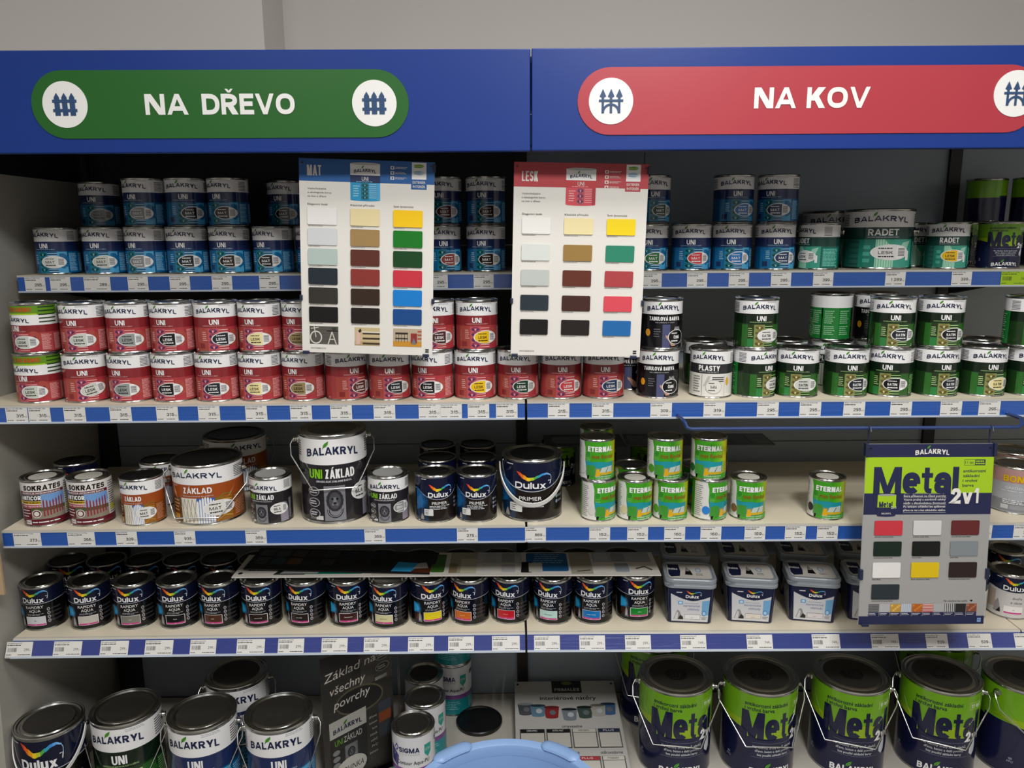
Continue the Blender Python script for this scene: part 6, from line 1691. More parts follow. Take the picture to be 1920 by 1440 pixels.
    ('green', 1.1682, 0.19, 1.2692, -0.457, 'black', 'dark-lidded tin behind the cream-badged green tin, second shelf', 'paint can', 'tins at the back of the second shelf'),
    ('board', 0.2655, 0.17, 1.2692, -0.261, None, 'dark tin in shadow left of the lower chalkboard tin, second shelf', 'paint can', 'tins at the back of the second shelf'),
    ('primer_back', -1.1677, 0.185, 0.9641, 0.522, None, 'black-lidded tin behind the two maroon tins, third shelf', 'paint can', 'tins at the back of the third shelf'),
    ('wood', -0.9563, 0.2, 0.9641, 0.434, None, 'shaded brown primer tin half hidden behind the small wood primer, third shelf', 'paint can', 'tins at the back of the third shelf'),
    ('wood_big', -0.8031, 0.33, 0.9641, 0.548, None, 'large black-lidded bucket behind the brown primer bucket, third shelf', 'paint can', 'tins at the back of the third shelf'),
    ('primer_back', -0.2289, 0.19, 0.9641, 0.193, None, 'black-lidded tin directly behind the left black primer tin, third shelf', 'paint can', 'tins at the back of the third shelf'),
    ('primer_back', -0.238, 0.315, 0.9641, 0.192, None, 'rearmost black-lidded tin behind the left black primer tin, third shelf', 'paint can', 'tins at the back of the third shelf'),
    ('primer_back', -0.1245, 0.19, 0.9641, 0.14, None, 'black-lidded tin directly behind the right black primer tin, third shelf', 'paint can', 'tins at the back of the third shelf'),
    ('primer_back', -0.1273, 0.315, 0.9641, 0.139, None, 'rearmost black-lidded tin behind the right black primer tin, third shelf', 'paint can', 'tins at the back of the third shelf'),
    ('eternal', 0.1886, 0.165, 0.9641, -0.022, None, 'shaded garden tin behind the leftmost garden stack, lower one, third shelf', 'paint can', 'tins at the back of the third shelf'),
    ('eternal_up', 0.1843, 0.165, 1.0671, -0.02, None, 'grey-lidded tin behind the top of leftmost garden stack, third shelf', 'paint can', 'tins at the back of the third shelf'),
    ('eternal_up', 0.2748, 0.165, 0.9641, -0.066, None, 'grey-lidded garden tin behind the cream-dotted one, third shelf', 'paint can', 'tins at the back of the third shelf'),
    ('eternal_up', 0.446, 0.165, 0.9641, -0.351, None, 'shaded garden tin peeping out left of the blue-dotted one, third shelf', 'paint can', 'tins at the back of the third shelf'),
    ('metal', 0.0969, 0.33, 0.9641, 0.031, None, 'shaded navy tin under the dark card, right of the large black bucket, third shelf', 'paint can', 'tins at the back of the third shelf'),
    ('metal', 0.2109, 0.33, 0.9641, -0.023, None, 'shaded navy tin under the dark card, behind the leftmost garden stack, third shelf', 'paint can', 'tins at the back of the third shelf'),
    ('metal', 0.3505, 0.33, 0.9641, -0.088, None, 'shaded navy tin under the striped card, behind the green-dotted garden tins, third shelf', 'paint can', 'tins at the back of the third shelf'),
    ('metal', 0.5234, 0.33, 0.9641, -0.167, None, "shaded navy tin under the striped card's right half, third shelf", 'paint can', 'tins at the back of the third shelf'),
    ('bondex', 1.3049, 0.22, 0.9641, -0.398, None, 'dark-lidded tin behind the grey garden colour tin, third shelf', 'paint can', 'tins at the back of the third shelf'),
    ('rapidry_back', -1.256, 0.25, 0.6614, 0.541, None, "black-lidded black tin, first from left in the fourth shelf's back row", 'paint can', 'tins at the back of the fourth shelf'),
    ('rapidry_back', -1.152, 0.25, 0.6614, 0.502, None, "black-lidded black tin, second from left in the fourth shelf's back row", 'paint can', 'tins at the back of the fourth shelf'),
    ('rapidry_back', -1.048, 0.25, 0.6614, 0.462, None, "black-lidded black tin, third from left in the fourth shelf's back row", 'paint can', 'tins at the back of the fourth shelf'),
    ('rapidry_back', -0.944, 0.25, 0.6614, 0.419, None, "black-lidded black tin, fourth from left in the fourth shelf's back row", 'paint can', 'tins at the back of the fourth shelf'),
    ('rapidry_back', -0.841, 0.25, 0.6614, 0.376, None, "black-lidded black tin, fifth from left in the fourth shelf's back row", 'paint can', 'tins at the back of the fourth shelf'),
    ('rapidry_back', -0.738, 0.25, 0.6614, 0.331, None, "black-lidded black tin, sixth from left in the fourth shelf's back row", 'paint can', 'tins at the back of the fourth shelf'),
    ('rapidry_back', -0.6223, 0.25, 0.6614, 0.278, None, "black-lidded black tin, seventh from left in the fourth shelf's back row", 'paint can', 'tins at the back of the fourth shelf'),
    ('rapidry_back', -0.5085, 0.25, 0.6614, 0.225, None, "black-lidded black tin, eighth from left in the fourth shelf's back row", 'paint can', 'tins at the back of the fourth shelf'),
    ('rapidry_back', -0.3961, 0.25, 0.6614, 0.172, None, "black-lidded black tin, ninth from left in the fourth shelf's back row", 'paint can', 'tins at the back of the fourth shelf'),
    ('rapidry_back', -0.2865, 0.25, 0.6614, 0.118, None, "black-lidded black tin, tenth from left in the fourth shelf's back row", 'paint can', 'tins at the back of the fourth shelf'),
    ('rapidry_back', -0.1769, 0.25, 0.6614, 0.064, None, "black-lidded black tin, eleventh from left in the fourth shelf's back row", 'paint can', 'tins at the back of the fourth shelf'),
    ('rapidry_back', -0.0671, 0.25, 0.6614, 0.01, None, "black-lidded black tin, twelfth from left in the fourth shelf's back row", 'paint can', 'tins at the back of the fourth shelf'),
    ('rapidry_back', 0.0427, 0.25, 0.6614, -0.045, None, "black-lidded black tin, thirteenth from left in the fourth shelf's back row", 'paint can', 'tins at the back of the fourth shelf'),
    ('rapidry_back', 0.1526, 0.25, 0.6614, -0.099, None, "black-lidded black tin, fourteenth from left in the fourth shelf's back row", 'paint can', 'tins at the back of the fourth shelf'),
    ('rapidry_back', 0.27, 0.25, 0.6614, -0.157, None, "black-lidded black tin, fifteenth from left in the fourth shelf's back row", 'paint can', 'tins at the back of the fourth shelf'),
    ('dulux_white', 1.1084, 0.27, 0.6614, -0.417, None, 'dark-lidded tin behind the white enamel tins, left of three, fourth shelf', 'paint can', 'tins at the back of the fourth shelf'),
    ('dulux_white', 1.2293, 0.27, 0.6614, -0.461, None, 'dark-lidded tin behind the white enamel tins, middle of three, fourth shelf', 'paint can', 'tins at the back of the fourth shelf'),
    ('dulux_white', 1.3578, 0.27, 0.6614, -0.505, None, 'dark-lidded tin behind the white enamel tins, right of three, fourth shelf', 'paint can', 'tins at the back of the fourth shelf'),
    ('blue_big', -0.829, 0.274, 0.17, 0.267, None, 'large dark-lidded blue bucket standing behind the two blue buckets, bottom shelf', 'paint bucket', 'paint tins on the bottom shelf'),
    ('sigma', -0.309, 0.144, 0.17, 0.086, None, 'white and teal tin nearest the leaflet, frontmost of its row, bottom shelf', 'paint can', 'paint tins on the bottom shelf'),
    ('sigma', -0.288, 0.268, 0.17, 0.218, None, 'white and teal tin second from front beside the leaflet, bottom shelf', 'paint can', 'paint tins on the bottom shelf'),
    ('sigma', -0.304, 0.389, 0.17, 0.269, None, 'white and teal tin third from front beside the leaflet, bottom shelf', 'paint can', 'paint tins on the bottom shelf'),
    ('sigma', -0.222, 0.478, 0.17, -0.124, None, 'white and teal tin standing at the very back beside the leaflet row, bottom shelf', 'paint can', 'paint tins on the bottom shelf'),
    ('sigma', -0.222, 0.478, 0.34, -0.175, None, 'white and teal tin stacked on top at the back, under the fourth shelf', 'paint can', 'paint tins on the bottom shelf'),
    ('metal_big', 0.408, 0.437, 0.17, -0.305, None, 'large shaded lime bucket behind the first lime bucket, bottom shelf', 'paint bucket', 'paint tins on the bottom shelf'),
    ('metal_big', 1.285, 0.432, 0.17, -0.646, None, 'large shaded lime bucket behind the last lime bucket, bottom shelf', 'paint bucket', 'paint tins on the bottom shelf'),
]
for q in TINS:
    place(*q)

TAGLIST = [
    ('s1', -1.2092, '295', 0.05, 'kc', 'Balakryl UNI MAT 0100', 'white price tag reading 295, first from left on top shelf edge'),
    ('s1', -1.1474, '295', 0.05, 'kc', 'Balakryl UNI MAT 0100', 'white price tag reading 295, second from left on top shelf edge'),
    ('s1', -1.057, '289', 0.065, 'kc', 'Balakryl UNI MAT 0100', 'white price tag reading 289, third from left on top shelf edge'),
    ('s1', -0.9565, '295', 0.05, 'kc', 'Balakryl UNI MAT 0100', 'white price tag reading 295, fourth from left on top shelf edge'),
    ('s1', -0.8535, '295', 0.05, 'kc', 'Balakryl UNI MAT 0100', 'white price tag reading 295, fifth from left on top shelf edge'),
    ('s1', -0.7493, '295', 0.05, 'kc', 'Balakryl UNI MAT 0100', 'white price tag reading 295, sixth from left on top shelf edge'),
    ('s1', -0.6323, '295', 0.05, 'kc', 'Balakryl UNI MAT 0100', 'white price tag reading 295, seventh from left on top shelf edge'),
    ('s1', -0.215, '295', 0.05, 'kc', 'Balakryl UNI MAT 0100', 'white price tag reading 295, eighth from left on top shelf edge'),
    ('s1', -0.1008, '295', 0.05, 'kc', 'Balakryl UNI MAT 0100', 'white price tag reading 295, ninth from left on top shelf edge'),
    ('s1', 0.3176, '295', 0.05, 'kc', 'Balakryl UNI MAT 0100', 'white price tag reading 295, tenth from left on top shelf edge'),
    ('s1', 0.4307, '295', 0.05, 'kc', 'Balakryl UNI MAT 0100', 'white price tag reading 295, eleventh from left on top shelf edge'),
    ('s1', 0.5346, '295', 0.05, 'kc', 'Balakryl UNI MAT 0100', 'white price tag reading 295, twelfth from left on top shelf edge'),
    ('s1', 0.6395, '295', 0.05, 'kc', 'Balakryl UNI MAT 0100', 'white price tag reading 295, thirteenth from left on top shelf edge'),
    ('s1', 0.7444, '399', 0.05, 'kc', 'Balakryl RADET 0100', 'white price tag reading 399, fourteenth from left on top shelf edge'),
    ('s1', 0.9238, '1 289', 0.05, 'kc', 'Balakryl RADET 0100', 'white price tag reading 1289, fifteenth from left on top shelf edge'),
    ('s1', 1.0885, '399', 0.05, 'kc', 'Balakryl RADET 6003', 'white price tag reading 399, sixteenth from left on top shelf edge'),
    ('s1', 1.2213, '269', 0.07, 'lime', 'Balakryl METAL 2v1 0,75kg', 'lime green price tag reading 269, seventeenth from left on top shelf edge'),
    ('s2', -1.1794, '315', 0.05, 'kc', 'Balakryl UNI LESK 1000', 'white price tag reading 315, first from left on second shelf edge'),
    ('s2', -1.1273, '315', 0.05, 'kc', 'Balakryl UNI LESK 1000', 'white price tag reading 315, second from left on second shelf edge'),
    ('s2', -1.0465, '315', 0.05, 'kc', 'Balakryl UNI LESK 1000', 'white price tag reading 315, third from left on second shelf edge'),
    ('s2', -0.9408, '315', 0.05, 'kc', 'Balakryl UNI LESK 1000', 'white price tag reading 315, fourth from left on second shelf edge'),
    ('s2', -0.8333, '315', 0.05, 'kc', 'Balakryl UNI LESK 1000', 'white price tag reading 315, fifth from left on second shelf edge'),
    ('s2', -0.7369, '315', 0.05, 'kc', 'Balakryl UNI LESK 1000', 'white price tag reading 315, sixth from left on second shelf edge'),
    ('s2', -0.6277, '315', 0.05, 'kc', 'Balakryl UNI LESK 1000', 'white price tag reading 315, seventh from left on second shelf edge'),
    ('s2', -0.524, '315', 0.05, 'kc', 'Balakryl UNI LESK 1000', 'white price tag reading 315, eighth from left on second shelf edge'),
    ('s2', -0.431, '315', 0.05, 'kc', 'Balakryl UNI LESK 1000', 'white price tag reading 315, ninth from left on second shelf edge'),
    ('s2', -0.3305, '315', 0.05, 'kc', 'Balakryl UNI LESK 1000', 'white price tag reading 315, tenth from left on second shelf edge'),
    ('s2', -0.2258, '315', 0.05, 'kc', 'Balakryl UNI LESK 1000', 'white price tag reading 315, eleventh from left on second shelf edge'),
    ('s2', -0.1755, '315', 0.05, 'kc', 'Balakryl UNI LESK 1000', 'white price tag reading 315, twelfth from left on second shelf edge'),
    ('s2', -0.1118, '315', 0.05, 'kc', 'Balakryl UNI LESK 1000', 'white price tag reading 315, thirteenth from left on second shelf edge'),
    ('s2', -0.0458, '315', 0.05, 'kc', 'Balakryl UNI LESK 1000', 'white price tag reading 315, fourteenth from left on second shelf edge'),
    ('s2', 0.0751, '315', 0.05, 'kc', 'Balakryl UNI LESK 1000', 'white price tag reading 315, fifteenth from left on second shelf edge'),
    ('s2', 0.1776, '315', 0.05, 'kc', 'Balakryl UNI LESK 1000', 'white price tag reading 315, sixteenth from left on second shelf edge'),
    ('s2', 0.314, '309', 0.05, 'kc', 'Balakryl TABULOVÁ', 'white price tag reading 309, seventeenth from left on second shelf edge'),
    ('s2', 0.4378, '319', 0.05, 'kc', 'Balakryl PLASTY', 'white price tag reading 319, eighteenth from left on second shelf edge'),
    ('s2', 0.5626, '295', 0.05, 'kc', 'Balakryl UNI SATIN 0100', 'white price tag reading 295, nineteenth from left on second shelf edge'),
    ('s2', 0.6614, '295', 0.05, 'kc', 'Balakryl UNI SATIN 0100', 'white price tag reading 295, twentieth from left on second shelf edge'),
    ('s2', 0.7636, '295', 0.05, 'kc', 'Balakryl UNI SATIN 0100', 'white price tag reading 295, twenty-first from left on second shelf edge'),
    ('s2', 0.8727, '295', 0.05, 'kc', 'Balakryl UNI SATIN 0100', 'white price tag reading 295, twenty-second from left on second shelf edge'),
    ('s2', 0.9892, '295', 0.05, 'kc', 'Balakryl UNI SATIN 0100', 'white price tag reading 295, twenty-third from left on second shelf edge'),
    ('s2', 1.0784, '295', 0.05, 'kc', 'Balakryl UNI SATIN 0100', 'white price tag reading 295, twenty-fourth from left on second shelf edge'),
    ('s3', -1.1935, '273', 0.065, 'kc', 'Sokrates Anticor 0110 0,7kg', 'white price tag reading 273, first from left on third shelf edge'),
    ('s3', -1.0656, '266', 0.065, 'kc', 'Sokrates Anticor 0110 0,7kg', 'white price tag reading 266, second from left on third shelf edge'),
    ('s3', -0.9575, '309', 0.05, 'kc', 'Balakryl ZÁKLAD', 'white price tag reading 309, third from left on third shelf edge'),
    ('s3', -0.8191, '935', 0.05, 'kc', 'Balakryl ZÁKLAD', 'white price tag reading 935, fourth from left on third shelf edge'),
    ('s3', -0.6491, '359', 0.05, 'kc', 'Balakryl UNI ZÁKLAD', 'white price tag reading 359, fifth from left on third shelf edge'),
    ('s3', -0.3647, '359', 0.05, 'kc', 'Balakryl UNI ZÁKLAD', 'white price tag reading 359, sixth from left on third shelf edge'),
    ('s3', -0.1427, '275', 0.05, 'kc', 'Dulux PRIMER', 'white price tag reading 275, seventh from left on third shelf edge'),
    ('s3', 0.0212, '889', 0.05, 'kc', 'Dulux PRIMER', 'white price tag reading 889, eighth from left on third shelf edge'),
    ('s3', 0.1757, '152', 0.05, 'kc', 'Eternal mat Revital', 'white price tag reading 152, ninth from left on third shelf edge'),
    ('s3', 0.2669, '152', 0.05, 'kc', 'Eternal mat Revital', 'white price tag reading 152, tenth from left on third shelf edge'),
    ('s3', 0.3561, '160', 0.05, 'kc', 'Eternal mat Revital', 'white price tag reading 160, eleventh from left on third shelf edge'),
    ('s3', 0.4432, '160', 0.05, 'kc', 'Eternal mat Revital', 'white price tag reading 160, twelfth from left on third shelf edge'),
    ('s3', 0.5492, '159', 0.05, 'kc', 'Eternal mat Revital', 'white price tag reading 159, thirteenth from left on third shelf edge'),
    ('s3', 0.6463, '152', 0.05, 'kc', 'Eternal mat Revital', 'white price tag reading 152, fourteenth from left on third shelf edge'),
    ('s3', 0.7234, '152', 0.05, 'kc', 'Eternal mat Revital', 'white price tag reading 152, fifteenth from left on third shelf edge'),
    ('s3', 1.0938, '152', 0.05, 'kc', 'Eternal mat Revital', 'white price tag reading 152, sixteenth from left on third shelf edge'),
    ('s3', 1.1956, '359', 0.05, 'kc', 'Bondex GARDEN', 'white price tag reading 359, seventeenth from left on third shelf edge'),
    ('s4', -1.2712, '299', 0.065, 'bar', 'Du rapidry aqua 0,75l', 'white price tag reading 299, first from left on fourth shelf edge'),
    ('s4', -1.151, '299', 0.07, 'bar', 'Du rapidry aqua 0,75l', 'white price tag reading 299, second from left on fourth shelf edge'),
    ('s4', -1.0345, '299', 0.07, 'bar', 'Du rapidry aqua 0,75l', 'white price tag reading 299, third from left on fourth shelf edge'),
    ('s4', -0.9231, '299', 0.07, 'bar', 'Du rapidry aqua 0,75l', 'white price tag reading 299, fourth from left on fourth shelf edge'),
    ('s4', -0.8128, '299', 0.065, 'bar', 'Du rapidry aqua 0,75l', 'white price tag reading 299, fifth from left on fourth shelf edge'),
    ('s4', -0.6937, '299', 0.07, 'bar', 'Du rapidry aqua 0,75l', 'white price tag reading 299, sixth from left on fourth shelf edge'),
    ('s4', -0.5928, '299', 0.065, 'bar', 'Du rapidry aqua 0,75l', 'white price tag reading 299, seventh from left on fourth shelf edge'),
    ('s4', -0.4836, '299', 0.065, 'bar', 'Du rapidry aqua 0,75l', 'white price tag reading 299, eighth from left on fourth shelf edge'),
    ('s4', -0.3775, '299', 0.065, 'bar', 'Du rapidry aqua 0,75l', 'white price tag reading 299, ninth from left on fourth shelf edge'),
    ('s4', -0.2662, '299', 0.065, 'bar', 'Du rapidry aqua 0,75l', 'white price tag reading 299, tenth from left on fourth shelf edge'),
    ('s4', -0.1652, '299', 0.065, 'bar', 'Du rapidry aqua 0,75l', 'white price tag reading 299, eleventh from left on fourth shelf edge'),
    ('s4', -0.0523, '299', 0.07, 'bar', 'Du rapidry aqua 0,75l', 'white price tag reading 299, twelfth from left on fourth shelf edge'),
    ('s4', 0.0514, '299', 0.065, 'bar', 'Du rapidry aqua 0,75l', 'white price tag reading 299, thirteenth from left on fourth shelf edge'),
    ('s4', 0.1656, '299', 0.065, 'bar', 'Du rapidry aqua 0,75l', 'white price tag reading 299, fourteenth from left on fourth shelf edge'),
    ('s4', 0.281, '299', 0.065, 'bar', 'Du rapidry aqua 0,75l', 'white price tag reading 299, fifteenth from left on fourth shelf edge'),
    ('s4', 0.4206, '749', 0.065, 'bar', 'Du keramické bílá 0,75l', 'white price tag reading 749, sixteenth from left on fourth shelf edge'),
    ('s4', 0.5879, '749', 0.065, 'bar', 'Du keramické 0,75l', 'white price tag reading 749, seventeenth from left on fourth shelf edge'),
    ('s4', 0.7552, '749', 0.07, 'bar', 'Du keramické 0,75l', 'white price tag reading 749, eighteenth from left on fourth shelf edge'),
    ('s4', 0.9041, '749', 0.07, 'bar', 'Du keramické 0,75l', 'white price tag reading 749, nineteenth from left on fourth shelf edge'),
    ('s4', 1.0346, '529', 0.055, 'kc', 'Dulux dveře a okna', 'white price tag reading 529, twentieth from left on fourth shelf edge'),
    ('s4', 1.1423, '529', 0.06, 'kc', 'Dulux dveře a okna', 'white price tag reading 529, twenty-first from left on fourth shelf edge'),
    ('s4', 1.2604, '529', 0.06, 'kc', 'Dulux dveře a okna', 'white price tag reading 529, twenty-second from left on fourth shelf edge'),
]
for q in TAGLIST:
    place_tag(*q)

SWATCH = {0: None, 1: swatch_mesh('#d9dadc', 'bílá'), 2: swatch_mesh('#d8cfc6', 'krémová'), 3: swatch_mesh('#d2cbcf', 'růžová')}
TUBS = [
    (0.4269, 0.125, 0.6614, -0.111, 1, 'white plastic paint tub with white patch, leftmost of the front tubs'),
    (0.5857, 0.125, 0.6614, -0.1458, 2, 'white plastic paint tub with cream patch, second front tub from left'),
    (0.7475, 0.125, 0.6614, -0.1796, 3, 'white plastic paint tub with pink patch, third front tub from left'),
    (0.9024, 0.125, 0.6614, -0.2101, 0, 'white plastic paint tub half hidden behind the grey hanging chart'),
    (0.4487, 0.27, 0.6614, -0.1079, 0, 'shaded tub behind the leftmost front tub, showing its grey lid'),
    (0.611, 0.27, 0.6614, -0.1412, 0, 'shaded tub behind the second front tub, showing its grey lid'),
    (0.7766, 0.27, 0.6614, -0.1735, 0, 'shaded tub behind the third front tub, showing its grey lid'),
    (0.9424, 0.27, 0.6614, -0.2042, 0, 'shaded tub behind the half hidden front tub, showing its grey lid'),
]
for q in TUBS:
    place_tub(q[0], q[1], q[2], q[3], SWATCH[q[4]], q[5])

# ------------------------------------------------------------------ sample cards lying on the black tins
def lay_card(name, label, W, D, loc, rot, base, paint, th=0.003):
    """card with local x along its length and v from front (0) to back (1)"""
    b = MB().box(0, W, 0, D, 0, th, base)
    o = put(name, b.mesh(name), None, loc, rot); tag(o, label, 'colour card', 'sample cards lying on the tins')
    a = Art(10.0); paint(a, W, D)
    if a.parts:
        for i, (pv, pf, m, L) in enumerate(a.parts):
            a.parts[i] = (pv, [ccw(pv, fc) for fc in pf], m, L)
        put('print', a.build('print', lambda x, z, L: (x, z, th + L * 0.0002)), o)
    return o
def card_left(a, W, D):
    k = lambda u, v: (u * W, v * D)
    a.text('Dulux', 0.07 * W, 0.62 * D, 0.010, DGREY, 3, w=0.03)
    a.text('RAPIDRY', 0.10 * W, 0.30 * D, 0.011, BLK, 3, w=0.045, bold=0.02)
    a.ell(0.03 * W, 0.15 * D, 0.006, 0.006, BLK, 3)
    a.rrect(0.24 * W, 0.10 * D, 0.62 * W, 0.9 * D, 0.008, ink('#147a62'), 2)
    a.poly([k(0.19, 0.08), k(0.34, 0.08), k(0.38, 0.6), k(0.26, 0.8)], ink('#2b2b2d'), 3); a.poly([k(0.22, 0.12), k(0.40, 0.12), k(0.42, 0.4), k(0.27, 0.5)], ink('#a9aca9'), 4)
    a.rect(0.66 * W, 0.06 * D, 0.86 * W, 0.7 * D, ink('#b9b6a8'), 2); a.rect(0.70 * W, 0.1 * D, 0.80 * W, 0.5 * D, ink('#8f8d80'), 3)
    a.rect(0.9 * W, 0.2 * D, 0.99 * W, 0.9 * D, ink('#4a8a34'), 2)
def card_right(a, W, D):
    k = lambda u, v: (u * W, v * D)
    a.rrect(0.0, 0.12 * D, 0.06 * W, 0.9 * D, 0.006, ink('#3a6a24'), 2)
    a.rect(0.08 * W, 0.08 * D, 0.20 * W, 1.0 * D, ink('#a5a28e'), 2); a.rect(0.13 * W, 0.08 * D, 0.20 * W, 0.7 * D, ink('#c4bfa6'), 3); a.rect(0.08 * W, 0.1 * D, 0.115 * W, 0.5 * D, ink('#8a7a5c'), 3)
    a.rect(0.20 * W, 0.5 * D, 0.40 * W, 1.0 * D, ink('#bcbebf'), 2)
    for i, c in enumerate(('#b4b6b4', '#9a9c9c')):
        a.rrect((0.225 + i * 0.085) * W, 0.55 * D, (0.285 + i * 0.085) * W, 0.95 * D, 0.004, ink(c), 3)
        a.rrect((0.225 + i * 0.085) * W, 0.12 * D, (0.285 + i * 0.085) * W, 0.45 * D, 0.004, ink(('#d4d4d0', '#b9babb')[i]), 3)
    a.rrect(0.42 * W, 0.16 * D, 0.605 * W, 0.96 * D, 0.007, ink('#1f5f96'), 2)
    for i in range(5): a.greek((0.45 + 0.003 * i) * W, (0.5 + i * 0.09) * D, 0.59 * W, (0.56 + i * 0.09) * D, 1, ink('#8fb4d4'), 3, 0.5)
    a.poly([k(0.395, 0.1), k(0.44, 0.1), k(0.445, 0.55), k(0.40, 0.55)], ink('#1f1f22'), 4); a.rect(0.43 * W, 0.12 * D, 0.49 * W, 0.5 * D, ink('#c4c2bc'), 5)
    a.rect(0.615 * W, 0.05 * D, 0.71 * W, 1.0 * D, ink('#a39f90'), 2); a.stroke([k(0.64, 0.15), k(0.70, 0.2)], 0.004, ink('#3a2a1c'), 3)
    a.rect(0.72 * W, 0.55 * D, 0.98 * W, 1.0 * D, ink('#a9adb2'), 2)
    for i, c in enumerate(('#b9bcc0', '#8f959c')):
        a.rrect((0.73 + i * 0.075) * W, 0.58 * D, (0.79 + i * 0.075) * W, 0.95 * D, 0.004, ink(c), 3)
        a.rrect((0.73 + i * 0.08) * W, 0.12 * D, (0.79 + i * 0.08) * W, 0.5 * D, 0.004, ink(('#d9d7d2', '#9aa2ac')[i]), 3)
    a.stroke([k(0.90, 0.25), k(0.94, 0.35), k(0.97, 0.2)], 0.006, ink('#5a4a3a'), 3)
def card_dark(a, W, D):
    ch = ['#37393c', '#3f4346', '#3c2f22', '#2f2420', '#2c2f33', '#17191c', '#121214', '#0f0f11', '#3a3d40', '#27404a', '#5a3c24', '#1d2a24', '#2a2d30', '#121315', '#0e0e10', '#0c0c0e']
    for j in range(2):
        for i in range(8):
            c = ch[j * 8 + i]
            a.rrect((0.03 + i * 0.088) * W, (0.62 - j * 0.38) * D, (0.105 + i * 0.088) * W, (0.92 - j * 0.38) * D, 0.004, ink('#55585c'), 1)
            a.rrect((0.0315 + i * 0.088) * W, (0.63 - j * 0.38) * D, (0.1035 + i * 0.088) * W, (0.92 - j * 0.38) * D, 0.004, ink(c), 2)
    a.poly([(0.78 * W, 0.06 * D), (0.90 * W, 0.06 * D), (0.93 * W, 0.45 * D), (0.80 * W, 0.5 * D)], ink('#2c9fd8'), 2)
    a.poly([(0.88 * W, 0.03 * D), (0.985 * W, 0.03 * D), (0.985 * W, 0.25 * D), (0.90 * W, 0.2 * D)], ink('#5a2c1c'), 3); a.poly([(0.89 * W, 0.2 * D), (0.97 * W, 0.25 * D), (0.95 * W, 0.5 * D), (0.91 * W, 0.45 * D)], ink('#b9b9ba'), 3)
    for i in range(8): a.rect(0.80 * W, (0.56 + i * 0.05) * D, 0.97 * W, (0.568 + i * 0.05) * D, ink('#3a3d44'), 2)
CT = 0.6614 + 0.119
lay_card('sample_card', 'long white printed card with green panel lying on black tins, left half', 0.545, 0.14, (-0.762, 0.117, CT + 0.0004), (0, 0, -0.006), ink('#d4d1ca', 0.5), card_left)
lay_card('sample_card', 'long white printed card with blue panel lying on black tins, beside the tubs', 0.60, 0.145, (-0.249, 0.1095, CT + 0.0036), (0, 0.0052, -0.006), ink('#d4d1ca', 0.5), card_right)
lay_card('sample_card', 'dark colour card with two rows of dark chips lying across the white card', 0.50, 0.13, (-0.742, 0.150, CT + 0.0088), (0.02, 0.012, -0.06), ink('#0e0e10', 0.4), card_dark)
lay_card('sample_card', 'dark colour card lying on tins behind the leftmost garden paint stack', 0.22, 0.12, (0.06, 0.27, 0.9641 + 0.1175), (0, 0, 0.02), ink('#3c3d40', 0.5), lambda a, W, D: (a.rect(0.1 * W, 0.2 * D, 0.9 * W, 0.8 * D, ink('#4f5052'), 1)))
def brown_card(a, W, D):
    for i, c in enumerate(('#4c4a44', '#6a6658', '#3a2c28', '#33261f', '#3f4044', '#2a2c30', '#4a4c50')):
        a.rect((0.02 + i * 0.14) * W, 0.08 * D, (0.145 + i * 0.14) * W, 0.9 * D, ink(c), 1)
lay_card('sample_card', 'wide dark colour card with brown stripes lying on tins behind the garden paint', 0.40, 0.12, (0.285, 0.272, 0.9641 + 0.1185), (0, 0, -0.015), ink('#55565a', 0.5), brown_card)

